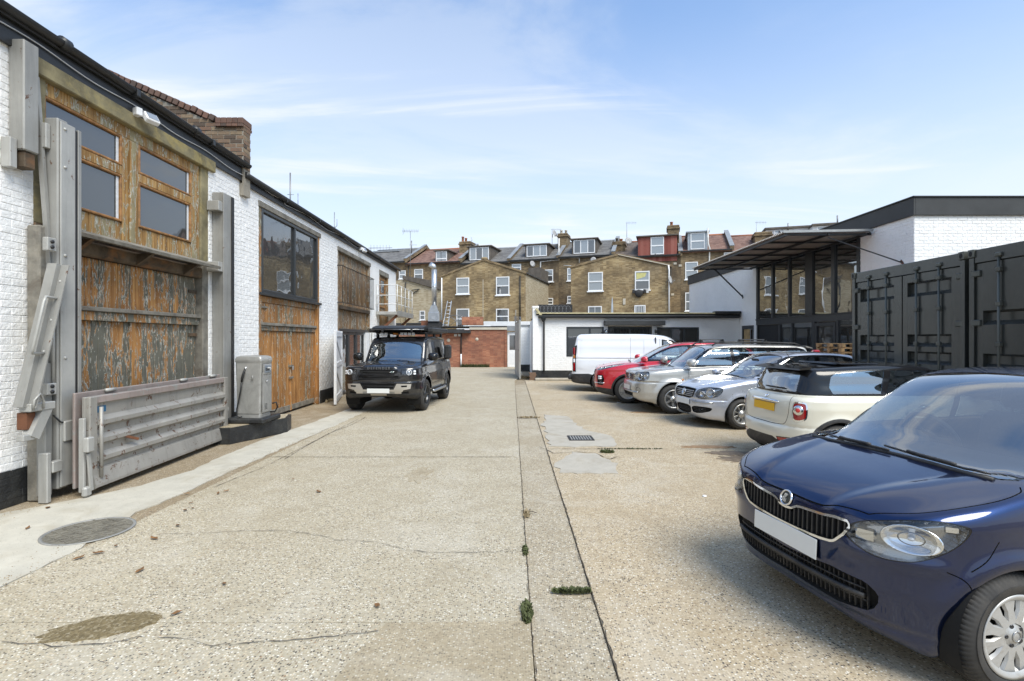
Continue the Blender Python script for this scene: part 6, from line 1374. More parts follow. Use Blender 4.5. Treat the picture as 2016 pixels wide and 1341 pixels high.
class Skin:
    def __init__(s, body, h=.025):
        s.b = body; lo, hi = body.sp['lo'], body.sp['hi']
        P, Fq = surface_nets(body.f, lo, hi, h)
        for _ in range(3):
            f = body.f(P); G = body.grad(P); g2 = np.maximum((G*G).sum(1), .05); st = np.clip(f/g2, -.4*h, .4*h); P = P-G*st[:,None]
        s.V = [tuple(p) for p in P]; s.F = [tuple(q) for q in Fq.tolist()]; s.tag = ['body']*len(s.F); s.h = h
        s.N0 = body.normals(P)
        s.C = P[Fq].mean(1); s.FN = s.N0[Fq].mean(1); s.VP = P
        from mathutils.bvhtree import BVHTree
        s.bvh = BVHTree.FromPolygons(s.V, s.F)
    def hit(s, o, d):
        r = s.bvh.ray_cast(Vector(o), Vector(d).normalized()); return r[0], r[1]
    def cut(s, outline, A, B, name, filt, src=('body',)):
        """faces inside the outline (read in axes A, B) get a new name; border faces are split exactly"""
        A = np.array(A, float); B = np.array(B, float); ol = np.array(outline, float)
        V = np.array(s.V); a2 = V@A; b2 = V@B; ca = s.C@A; cb = s.C@B; pad = s.h*1.6
        tg = np.array([t in src for t in s.tag]) & filt(s.C, s.FN) & (ca > ol[:,0].min()-pad) & (ca < ol[:,0].max()+pad) & (cb > ol[:,1].min()-pad) & (cb < ol[:,1].max()+pad)
        ids = np.nonzero(tg)[0]
        if not len(ids): print('empty cut', name); return s
        sg = poly_sdf(ol, ca[ids], cb[ids]); near = np.abs(sg) < pad
        for k in ids[(sg < 0) & ~near]: s.tag[k] = name
        n = len(ol); newF, newT, newC, newN = [], [], [], []; cache = {}; dead = []
        p0 = ol; p1 = np.roll(ol, -1, 0); ee = p1-p0; ll = np.maximum((ee**2).sum(1), 1e-12)
        V2 = [(float(a), float(b)) for a, b in zip(a2, b2)]
        for k in ids[near]:
            c = np.array([ca[k], cb[k]]); w = c-p0; t = np.clip((w*ee).sum(1)/ll, 0, 1); dd = ((w-ee*t[:,None])**2).sum(1); segs = np.nonzero(dd < pad*pad)[0]
            pieces = [list(s.F[k])]
            for g in segs:
                ax, ay = p0[g]; ex, ey = ee[g]; l = math.sqrt(ll[g])
                if l < 1e-6: continue
                # only where the segment itself comes near the face
                np_ = []
                for pc_ in pieces:
                    ds = [((V2[i][0]-ax)*ey-(V2[i][1]-ay)*ex)/l for i in pc_]; ts = [((V2[i][0]-ax)*ex+(V2[i][1]-ay)*ey)/l for i in pc_]
                    if max(ds) < 1e-5 or min(ds) > -1e-5 or max(ts) < -.001 or min(ts) > l+.001: np_.append(pc_); continue
                    L_, R_ = [], []; m = len(pc_)
                    for q in range(m):
                        i, j = pc_[q], pc_[(q+1) % m]; di, dj = ds[q], ds[(q+1) % m]
                        if di >= -1e-5: L_.append(i)
                        if di <= 1e-5: R_.append(i)
                        if (di > 1e-5 and dj < -1e-5) or (di < -1e-5 and dj > 1e-5):
                            key = (min(i,j), max(i,j), int(g))
                            if key not in cache:
                                tt = di/(di-dj); vi, vj = s.V[i], s.V[j]; cache[key] = len(s.V); nv = tuple(vi[r]+(vj[r]-vi[r])*tt for r in range(3)); s.V.append(nv)
                                V2.append((V2[i][0]+(V2[j][0]-V2[i][0])*tt, V2[i][1]+(V2[j][1]-V2[i][1])*tt))
                            L_.append(cache[key]); R_.append(cache[key])
                    if len(L_) > 2: np_.append(L_)
                    if len(R_) > 2: np_.append(R_)
                pieces = np_
            cen = [(sum(V2[i][0] for i in p)/len(p), sum(V2[i][1] for i in p)/len(p)) for p in pieces]
            for p, (u, v) in zip(pieces, cen):
                newF.append(tuple(p)); newT.append((k, u, v)); newC.append([sum(s.V[i][r] for i in p)/len(p) for r in range(3)]); newN.append(s.FN[k])
            dead.append(k)
        if newF:
            U = np.array([t[1] for t in newT]); Vv = np.array([t[2] for t in newT]); ins = poly_sdf(ol, U, Vv) < 0
            keep = np.ones(len(s.F), bool); keep[dead] = False; old = s.tag
            s.F = [f for f, q in zip(s.F, keep) if q]+newF; s.tag = [t for t, q in zip(s.tag, keep) if q]+[name if i_ else old[t[0]] for i_, t in zip(ins, newT)]
            s.C = np.concatenate([s.C[keep], np.array(newC)]); s.FN = np.concatenate([s.FN[keep], np.array(newN)])
        return s
    # ready-made views
    def side(s, ol, name, sg=0, src=('body',), ymin=.35, nmin=.25, sm=0):
        ol = crom(ol, sm) if sm else ol
        for k in ((1,-1) if sg == 0 else (sg,)):
            s.cut(ol, (1,0,0), (0,0,1), name+('' if sg or k == 1 else '~'), lambda C, N: (C[:,1]*k > ymin) & (N[:,1]*k > nmin), src)
        return s
    def front(s, ol, name, xs=1, src=('body',), xmin=.8, nmin=.15, sm=0, both=False):
        ol = crom(ol, sm) if sm else np.array(ol, float)
        for k in ((1,-1) if both else (1,)):
            o2 = ol*np.array([k, 1]); s.cut(o2, (0,1,0), (0,0,1), name+('~' if k < 0 else ''), lambda C, N: (C[:,0]*xs > xmin) & (N[:,0]*xs > nmin), src)
        return s
    def top(s, ol, name, src=('body',), zmin=.6, nmin=.2, sm=0):
        ol = crom(ol, sm) if sm else ol
        return s.cut(ol, (1,0,0), (0,1,0), name, lambda C, N: (C[:,2] > zmin) & (N[:,2] > nmin), src)
    def diag(s, pts, az, name, src=('body',), sm=6, nmin=.15, both=True, xr=None):
        """outline given as rough 3-D points, read along a horizontal direction az degrees from straight ahead"""
        for k in ((1,-1) if both else (1,)):
            a = R(az)*k; D = np.array([math.cos(a), math.sin(a), 0]); A = np.array([-math.sin(a), math.cos(a), 0]); P = np.array(pts, float)*np.array([1, k, 1])
            ol = np.stack([P@A, P[:,2]], 1); ol = crom(ol, sm) if sm else ol
            s.cut(ol, A, (0,0,1), name+('~' if k < 0 else ''), lambda C, N: (N@D > nmin) & ((C@D) > 0) & (C[:,1]*k > .02), src)
        return s
    def ribbon(s, pts, w, view, name='seam', src=('body','door','door~','bonnet','tailgate'), **k):
        P = crom(pts, 6, False) if k.pop('sm', True) else np.array(pts, float); T = np.gradient(P, axis=0); T /= np.linalg.norm(T, axis=1, keepdims=True)
        Nn = np.stack([-T[:,1], T[:,0]], 1)*w/2; ol = np.concatenate([P+Nn, (P-Nn)[::-1]])
        getattr(s, view)(ol, name, src=src, **k); return s
    def build(s, tags, name, mat, parent, off=0.0, rim=None, label=None, both_sides=False, vary=None):
        tags = (tags,) if isinstance(tags, str) else tags; fs = [f for f, t in zip(s.F, s.tag) if t in tags]
        if not fs: print('no faces', name); return None
        used = sorted({i for f in fs for i in f}); mp = {i: k for k, i in enumerate(used)}; P = np.array([s.V[i] for i in used]); N = s.b.normals(P)
        Q = P+N*off; vs = Q.tolist(); ff = [tuple(mp[i] for i in f) for f in fs]; nl = [N[i] for f in ff for i in f]; sm = [True]*len(ff)
        if rim is None: rim = off < -.0015
        if rim:
            ec = {}
            for f in ff:
                for i in range(len(f)):
                    a, b = f[i], f[(i+1) % len(f)]
                    if (b, a) in ec: del ec[(b, a)]
                    else: ec[(a, b)] = 1
            m0 = len(vs); vs += P.tolist()
            for (a, b) in ec:
                if np.linalg.norm(P[a]-P[b]) < 1e-7: continue
                ff.append((b, a, m0+a, m0+b)); t = np.cross(P[a]-P[b], N[a]); t = t/max(np.linalg.norm(t), 1e-9); nl += [t]*4; sm.append(False)
        me = bpy.data.meshes.new(name); me.from_pydata(vs, [], ff); me.polygons.foreach_set('use_smooth', [True]*len(ff)); me.materials.append(mat)
        me.normals_split_custom_set([tuple(v) for v in nl]); me.update()
        o = bpy.data.objects.new(name, me); COL.objects.link(o); o.parent = parent
        if label: o['label'] = label
        return o
def grow(ol, d):
    P = np.array(ol, float); a = sum(P[i][0]*P[(i+1)%len(P)][1]-P[(i+1)%len(P)][0]*P[i][1] for i in range(len(P))); T = np.roll(P, -1, 0)-np.roll(P, 1, 0); T /= np.maximum(np.linalg.norm(T, axis=1, keepdims=True), 1e-9)
    return P+np.stack([T[:,1], -T[:,0]], 1)*d*(1 if a > 0 else -1)
def circ(cx, cz, r, n=40, a0=0, a1=360): return [(cx+r*math.cos(R(a0+(a1-a0)*i/n)), cz+r*math.sin(R(a0+(a1-a0)*i/n))) for i in range(n)]
def rrect(x0, x1, y0, y1, r, n=4):
    out = []
    for cx, cy, a0 in ((x1-r, y1-r, 0), (x0+r, y1-r, 90), (x0+r, y0+r, 180), (x1-r, y0+r, 270)):
        out += [(cx+r*math.cos(R(a0+90*i/n)), cy+r*math.sin(R(a0+90*i/n))) for i in range(n+1)]
    return out
# ---------------------------------------------------------------- paints
def carpaint(name, col, metal=.35, rough=.28, coat=1.0, flake=True, dirt=.15):
    M = NM(name, 'obj'); c = col
    s_ = M.sep(); low = M.math('MULTIPLY', M.ramp(s_[2], [(.15, 1), (.65, 0)]), M.ramp(M.noise(7, 7, .7), [(.3, .2), (.7, 1)]))
    c = M.mix(M.math('MULTIPLY', low, dirt), col, (.20,.18,.15)); c = M.mix(M.math('MULTIPLY', M.ramp(M.noise(3.0, 8, .7), [(.5, 0), (.8, 1)]), dirt*.35), c, (.30,.28,.25))
    M.set(Base_Color=c, Metallic=metal, Roughness=M.ramp(M.noise(4, 6, .6), [(.3, rough*.85), (.8, rough*1.25)]), Coat_Weight=coat, Coat_Roughness=.02, Coat_IOR=1.6); return M.m
p_blue = carpaint('dark_blue_metallic', (.005,.017,.075), .92, .33, dirt=.01); p_cream = carpaint('cream_paint', (.66,.63,.52), 0, .35, dirt=.12); p_silver = carpaint('silver_metallic', (.50,.53,.60), .55, .30, dirt=.12)
p_champ = carpaint('warm_silver_metallic', (.44,.43,.40), .5, .34, dirt=.25); p_red = carpaint('bright_red_paint', (.50,.006,.02), .15, .3, dirt=.06); p_van = carpaint('white_van_paint', (.72,.74,.77), 0, .3, dirt=.12); p_black = carpaint('black_metallic', (.012,.012,.014), .3, .3, dirt=.05)
def plain(name, col, rough=.5, metal=0, **k): M = NM(name, 'obj'); M.set(Base_Color=(*col, 1), Roughness=rough, Metallic=metal, **k); return M.m
v_trim = simple('gloss_black_trim', (.01,.01,.011), .12, var=.1, coord='obj'); v_plas = simple('textured_black_plastic', (.022,.022,.023), .55, var=.3, scale=12, coord='obj', dirt=(.06,.055,.05)); v_seam = plain('shut_line', (.004,.004,.004), .9)
v_rub = simple('tyre_rubber', (.028,.027,.026), .75, var=.35, scale=7, coord='obj', dirt=(.055,.05,.044)); v_alloy = simple('alloy_wheel', (.50,.50,.49), .32, metal=.75, var=.12, scale=9, coord='obj', dirt=(.25,.23,.2)); v_alloy_d = simple('dark_alloy', (.06,.062,.065), .3, metal=.7, var=.2, coord='obj')
v_cap = simple('silver_wheel_cover', (.42,.42,.41), .38, metal=.35, var=.10, scale=10, coord='obj', dirt=(.30,.28,.25)); v_chrome = plain('chrome', (.82,.83,.85), .06, 1.0); v_satin = plain('satin_silver', (.42,.43,.44), .3, .9); v_mirrorg = plain('mirror_glass', (.5,.55,.6), .03, 1.0)
v_well = plain('wheel_well', (.008,.008,.008), .95); v_in = simple('dark_cabin_fabric', (.075,.078,.085), .85, var=.2, scale=30, coord='obj'); v_in_l = simple('pale_cabin_fabric', (.20,.20,.21), .85, var=.15, coord='obj'); v_dash = simple('dashboard_plastic', (.030,.031,.034), .5, var=.15, coord='obj')
v_plate_w = plain('white_number_plate', (.70,.71,.69), .35); v_plate_y = plain('yellow_number_plate', (.75,.42,.005), .35); v_red = plain('red_lamp_plastic', (.30,.004,.006), .10, Coat_Weight=1.0); v_redp = plain('bright_red_lamp', (.65,.02,.02), .12, Coat_Weight=1.0)
v_lampin = plain('lamp_reflector', (.72,.74,.76), .13, 1.0); v_lampd = plain('lamp_housing_dark', (.05,.05,.055), .22, .5); v_lampg = plain('lamp_housing_grey', (.34,.35,.36), .18, .8); v_amber = plain('amber_bulb', (.45,.16,.02), .15); v_bulb = plain('lamp_bulb', (.85,.87,.9), .05, Coat_Weight=1.0)
g_screen = glass_clear('windscreen_glass', (.78,.88,.88), .32); g_side = glass_clear('side_glass', (.74,.84,.84), .28); g_priv = glass_clear('tinted_glass', (.16,.17,.18), .08); g_lens = glass_clear('lamp_lens', (.94,.95,.96), .02)
# ---------------------------------------------------------------- shared vehicle parts
RX = Matrix.Rotation(R(-90), 4, 'X')       # lathe axis z -> +y
def wheel(root, x, y, Rt, Rr, wd, style, mats, steer=0, n=96, detail=False):
    s = 1 if y > 0 else -1; ax = Matrix.Translation((x, y, Rt)) @ Matrix.Rotation(steer, 4, 'Z') @ (RX if s > 0 else Matrix.Rotation(R(90), 4, 'X'))
    hw = wd/2; prof = [(Rr-.012,-hw+.02),(Rr+.012,-hw+.005),((Rt+Rr)/2,-hw-.008),(Rt-.035,-hw+.004),(Rt-.010,-hw+.022),(Rt-.001,-hw+.045)]
    for g in (-.30, .0, .30): c = g*hw; prof += [(Rt,c-.009),(Rt-.008,c-.006),(Rt-.008,c+.006),(Rt,c+.009)]
    prof += [(Rt-.001,hw-.045),(Rt-.010,hw-.022),(Rt-.035,hw-.004),(Rt-.05,hw+.003),((Rt+Rr)/2,hw+.008),(Rr+.025,hw+.006),(Rr+.012,hw-.002),(Rr-.012,hw-.02)]
    b = MB(); m = len(prof); nn = 4*n if detail else n; vs = []; fs = []
    for k in range(nn):
        a = 2*math.pi*k/nn
        for i, (r_, h) in enumerate(prof):
            cut = detail and (k % 4 == 0) and (i in (4,5,6,m-9,m-8,m-7)) or (detail and k % 8 == 2 and i in (9,10,13,14))
            rr = r_-(.006 if cut else 0); v = ax @ Vector((rr*math.cos(a), rr*math.sin(a), h)); vs.append(v)
    for k in range(nn):
        j = (k+1) % nn
        for i in range(m-1): fs.append((k*m+i, j*m+i, j*m+i+1, k*m+i+1))
    b.add(vs, fs, True); W_ = b.build('wheel', v_rub, root)
    W_.data.set_sharp_from_angle(angle=R(40))
    fm, bm_ = mats
    MB().lathe([(Rr-.012,-hw+.02),(Rr-.03,0),(Rr-.03,hw-.03),(Rr-.006,hw-.015),(Rr+.008,hw-.004),(Rr+.010,hw+.002),(Rr-.004,hw+.001),(Rr-.02,hw-.010)], 64, ax).build('rim', fm, W_)
    MB().lathe([(0,.01),(Rr-.03,.01)], 32, ax).build('brake_disc', v_well if style[0] != 'open' else v_satin, W_)
    kind, N = style[1], style[2]; zo = hw-.012; sp_ = MB()
    def spoke(a, w0, w1, wm, r0, r1, z0, z1, th=.02):
        pts = [(r0, w0), (r0+(r1-r0)*.5, wm), (r1, w1)]; vs = []
        for r_, w in pts:
            zc = z0+(z1-z0)*((r_-r0)/(r1-r0))**1.5
            for sgn in (-1, 1):
                vs.append((r_, sgn*w/2*1.0, zc-th)); vs.append((r_, sgn*w/2*.72, zc))
        T = ax @ Matrix.Rotation(a, 4, 'Z'); vs = [T @ Vector(v) for v in vs]; f = []
        for i in range(2):
            o = i*4; f += [(o+1,o+5,o+7,o+3),(o,o+1,o+3,o+2)[::1] if i == 0 else (o+1,o+5,o+7,o+3),(o,o+4,o+5,o+1),(o+2,o+3,o+7,o+6)]
        f = list(dict.fromkeys(f)); MB().add(vs, f).build('spoke', fm if kind != 'two' else fm, W_, auto=30)
    for i in range(N):
        a = 2*math.pi*(i+.5)/N
        if kind == 'cover': spoke(a, .060, 2*math.pi*(Rr-.015)/N*1.02, .046, .055, Rr-.010, zo-.0, zo-.004, .012)
        elif kind == 'five': spoke(a, .055, .060, .044, .04, Rr-.012, zo-.02, zo-.004)
        elif kind == 'twin':
            for d in (-.16, .16): spoke(a+d, .03, .035, .026, .05, Rr-.012, zo-.02, zo-.004)
        elif kind == 'multi': spoke(a, .030, .038, .022, .045, Rr-.012, zo-.02, zo-.006)
    MB().lathe([(.075,zo-.035),(.072,zo-.012),(.05,zo-.004),(.036,zo+.003),(.030,zo+.008),(.0,zo+.010)], 28, ax).build('hub_cap', fm, W_)
    if kind != 'cover':
        for i in range(5): a = 2*math.pi*i/5; c = ax @ Matrix.Rotation(a, 4, 'Z') @ Matrix.Translation((.056, 0, zo-.010)); MB().lathe([(.008,-.02),(.008,.002),(0,.003)], 6, c).build('wheel_nut', v_lampd, W_)
    elif detail:
        for i in range(5): a = 2*math.pi*i/5; c = ax @ Matrix.Rotation(a, 4, 'Z') @ Matrix.Translation((.046, 0, zo)); MB().lathe([(.009,-.01),(.009,.003),(.006,.001),(0,.0)], 10, c).build('cover_clip', v_lampd, W_)
        MB().lathe([(.026,zo+.0105),(.026,zo+.0125),(.021,zo+.0125),(.021,zo+.0108)], 24, ax).build('cap_ring', v_satin, W_)
    return W_
def well(root, x, z, Ra, yo, yi, parent=None):
    """inner wheel arch"""
    for s in (1, -1):
        b = MB(); n = 24; vs = []
        for i in range(n+1): a = R(-28+236*i/n); vs += [(x+Ra*math.cos(a), s*yo, z+Ra*math.sin(a)), (x+Ra*math.cos(a), s*yi, z+Ra*math.sin(a))]
        b.add(vs, [(2*i, 2*i+1, 2*i+3, 2*i+2) for i in range(n)], True); b.add([(x+Ra*math.cos(R(-28+236*i/n)), s*yi, z+Ra*math.sin(R(-28+236*i/n))) for i in range(n+1)], [tuple(range(n+1))])
        b.build('wheel_arch_liner', v_well, root)
def seat(root, x, y, z, mat, sc=1.0, lean=.32, w=.48, head=True):
    b = MB(); T = Matrix.Translation((x, y, z)) @ Matrix.Scale(sc, 4)
    b.bbox(-.02, .50, -w/2, w/2, -.12, .06, .05, T); sb = b.build('seat', mat, root, auto=50)
    T2 = T @ Matrix.Rotation(-lean*.7, 4, 'Y'); b = MB(); b.bbox(-.12, .03, -w/2, w/2, -.02, .62, .05, T2); b.build('seat_back', mat, root, auto=50)
    if head: b = MB(); b.bbox(-.10, .02, -.14, .14, .66, .86, .045, T2); b.tube([T2 @ Vector((-.04, -.05, .58)), T2 @ Vector((-.04, -.05, .70))], .008, 6); b.tube([T2 @ Vector((-.04, .05, .58)), T2 @ Vector((-.04, .05, .70))], .008, 6); b.build('headrest', mat, root, auto=50)
def steering(root, x, y, z, r=.18):
    T = Matrix.Translation((x, y, z)) @ Matrix.Rotation(R(-62), 4, 'Y')
    b = MB(); b.tube([T @ Vector((r*math.cos(a), r*math.sin(a), 0)) for a in [i*math.pi/12 for i in range(24)]], .017, 8, closed=True); b.lathe([(0,-.02),(.06,-.015),(.07,-.04)], 14, T)
    for a in (0, 120, 240): b.bar(T @ Vector((.05*math.cos(R(a+90)), .05*math.sin(R(a+90)), -.02)), T @ Vector((r*math.cos(R(a+90)), r*math.sin(R(a+90)), 0)), .03, .012)
    b.build('steering_wheel', v_dash, root, auto=40)
def cabin(root, W2, xd, zd, xf, zf, seats, mat=None, rear=None, floor=.3, xr=-1.4, driver=-1):
    """dashboard, floor, seats; driver=-1 puts the wheel on the car's right"""
    mat = mat or v_in
    MB().bbox(xr, xd+.25, -W2+.04, W2-.04, floor-.05, floor, .01).build('cabin_floor', v_in, root)
    d = MB(); d.bbox(xd-.28, xd+.22, -W2+.06, W2-.06, zd-.34, zd-.02, .07); d.lathe([(.20,0),(.19,.06),(.14,.09),(0,.09)], 18, Matrix.Translation((xd-.14, driver*W2*.5, zd-.05)) @ Matrix.Diagonal((.7,1,1,1))); d.build('dashboard', v_dash, root, auto=45)
    steering(root, xd-.42, driver*W2*.5, zd-.02)
    for x in seats:
        for y in (-W2*.5, W2*.5): seat(root, x, y, zf, mat)
    if rear is not None: b = MB(); b.bbox(rear, rear+.45, -W2+.12, W2-.12, zf-.12, zf+.06, .05); b.build('rear_bench', mat, root, auto=50); b = MB(); b.bbox(rear-.22, rear-.02, -W2+.12, W2-.12, zf-.02, zf+.52, .06); b.build('rear_bench_back', mat, root, auto=50); [MB().bbox(rear-.20, rear-.08, y-.12, y+.12, zf+.52, zf+.68, .04).build('headrest', mat, root, auto=50) for y in (-W2*.45, W2*.45)]
def mirror(root, x, y, z, mat, s=1.0, tall=1.0, ks=(1,-1)):
    for k in ks:
        T = Matrix.Translation((x, k*y, z)) @ Matrix.Diagonal((1, k, 1, 1)) @ Matrix.Rotation(R(8), 4, 'Z')
        n = 14; rings = []
        for xx, sc in ((-.045,.94),(-.04,1.0),(.0,1.0),(.035,.93),(.065,.74),(.085,.42),(.090,.05)):
            rings.append([T @ Vector((xx*s, (.105*math.copysign(abs(math.cos(a))**.6, math.cos(a))*sc)*s+.06, .070*tall*math.copysign(abs(math.sin(a))**.6, math.sin(a))*sc*s)) for a in [2*math.pi*i/n for i in range(n)]])
        b = MB(); b.add([v for r_ in rings for v in r_], [(i*n+q, i*n+(q+1)%n, (i+1)*n+(q+1)%n, (i+1)*n+q) for i in range(len(rings)-1) for q in range(n)]+[tuple(range(n))], True); m = b.build('door_mirror', mat, root, auto=60)
        MB().add([T @ Vector((-.047*s, (.092*math.cos(a))*s+.06, .058*tall*math.sin(a)*s)) for a in [2*math.pi*i/16 for i in range(16)]], [tuple(range(16))]).build('mirror_glass', v_mirrorg, m)
        MB().bar(T @ Vector((.01, -.10, -.035*tall)), T @ Vector((.0, .0, -.035*tall)), .05, .03).build('mirror_arm', v_plas, m)
def plate(root, x, y, z, mat, w=.52, h=.111, yaw=0, tilt=0, xs=1):
    T = Matrix.Translation((x, y, z)) @ Matrix.Rotation(yaw, 4, 'Z') @ Matrix.Rotation(tilt, 4, 'Y'); return MB().bbox(-.004, .004, -w/2, w/2, -h/2, h/2, .002, T).build('number_plate', mat, root)
def wiper(root, sk, pts, name='wiper', lift=.018, arm=None):
    """thin blade that follows the glass"""
    P = []
    for (x0, y0), (x1, y1) in zip(pts, pts[1:]):
        for i in range(7):
            t = i/7; x, y = x0+(x1-x0)*t, y0+(y1-y0)*t; h, n = sk.hit((x, y, 3), (0,0,-1))
            if h: P.append(h+n*lift)
    b = MB(); b.tube(P, .007, 6); w = b.build(name, v_plas, root)
    if len(P) > 4: MB().tube([p+Vector((0,0,.008)) for p in P[len(P)//4:3*len(P)//4]], .010, 6).build('wiper_arm', v_plas, w)
    return w
def onsurf(sk, o, d, lift=0):
    h, n = sk.hit(o, d); 
    if h is None: h, n = Vector(o), -Vector(d).normalized()
    return h+n*lift, n
def handle(root, sk, x, z, mat, w=.16):
    for k in (1, -1):
        p, n = onsurf(sk, (x, k*2, z), (0,-k,0)); q, _ = onsurf(sk, (x+w, k*2, z+.005), (0,-k,0))
        MB().tube([p+n*.004, p+n*.028+Vector((.02,0,0)), q+n*.028-Vector((.02,0,0)), q+n*.004], [.010,.013,.013,.010], 8).build('door_handle', mat, root)
        MB().lathe([(0,.002),(.045,.001),(.05,-.004)], 14, Matrix.Translation(((p+q)/2)) @ n.to_track_quat('Z','Y').to_matrix().to_4x4() @ Matrix.Diagonal((.9,.7,1,1))).build('handle_cup', v_seam, root)
def badge(root, sk, o, d, r, mat=None, name='badge', lift=.004, sy=1.0, ring=True, rot=0):
    p, n = onsurf(sk, o, d, lift); T = Matrix.Translation(p) @ n.to_track_quat('Z','Y').to_matrix().to_4x4() @ Matrix.Rotation(rot, 4, 'Z') @ Matrix.Diagonal((1, sy, 1, 1))
    b = MB().lathe([(0,.004),(r*.8,.004),(r*.84,.001)], 24, T).build(name, mat or v_trim, root)
    if ring: MB().lathe([(r*.80,.003),(r*.84,.009),(r*.96,.009),(r,.002)], 28, T).build('badge_ring', v_chrome, b)
    return b, T
def reflector(root, c, d, r, mat=None, name='reflector', depth=.06, bulb=True, sx=1):
    T = Matrix.Translation(c) @ Vector(d).normalized().to_track_quat('Z','Y').to_matrix().to_4x4() @ Matrix.Diagonal((sx,1,1,1))
    o = MB().lathe([(r*t, depth*(t*t)-depth) for t in (0,.2,.4,.6,.8,1)]+[(r*1.06, .0), (r*1.06, -.01)], 26, T).build(name, mat or v_lampin, root)
    if bulb: MB().lathe([(.008,-depth),(.009,-depth*.5),(.005,-depth*.3),(0,-depth*.28)], 10, T).build('bulb', v_bulb, o); MB().lathe([(r*.45,-depth*.80),(r*.47,-depth*.70),(r*.42,-depth*.70)], 20, T).build('reflector_step', v_lampg, o)
    return o
def seams_default(sk, seams): 
    for pts, view, kw in seams: sk.ribbon(pts, kw.pop('w', .006), view, **kw)
# ================================================================ vehicles
def vroot(name, label, X, Y, deg, sc=1.0, group=None):
    r = thing(name, label, 'car', (0,0,0), 0, group); r.location = (X, Y, .005); r.rotation_euler = (0,0,R(deg)); r.scale = (sc,)*3; return r
def dlo(sk, outer, windows, glass=None, seal=.014):
    """side glass area: black surround cut first, then every pane"""
    sk.side(outer, 'trim'); sk.side
    for w in windows: sk.side(w, 'sideglass', src=('trim','trim~','body'))
def std_build(sk, root, paint, tags=None, screen=g_screen, side=g_side, rear=g_screen):
    B = sk.build
    B('body', 'body', paint, root)
    for t, nm in (('door','door'),('door~','door'),('rdoor','rear_door'),('rdoor~','rear_door'),('bonnet','bonnet'),('tailgate','tailgate'),('fcap','fuel_flap')):
        if t in sk.tag: B(t, nm, paint, root)
    for t, nm, m, off in (('trim','pillar_trim',v_trim,-.002),('roofpanel','roof_panel',None,0),('seam','shut_line',v_seam,-.006),('clad','lower_cladding',v_plas,.0),('clad2','dark_trim',v_trim,0)):
        ts = [q for q in (t, t+'~') if q in sk.tag]
        if ts and m: B(ts, nm, m, root, off)
    if 'screen' in sk.tag: B('screen', 'windscreen', screen, root, -.004)
    if 'rearglass' in sk.tag: B('rearglass', 'rear_window', rear, root, -.004)
    for k, t in ((1,'sideglass'),(-1,'sideglass~')):
        if t in sk.tag: B(t, 'side_window', side, root, -.005)
def sp_bounds(sp, L0, L1, w, h0, h1): sp['lo'] = (L0-.08, -w-.08, h0-.08); sp['hi'] = (L1+.08, w+.08, h1+.08); return sp

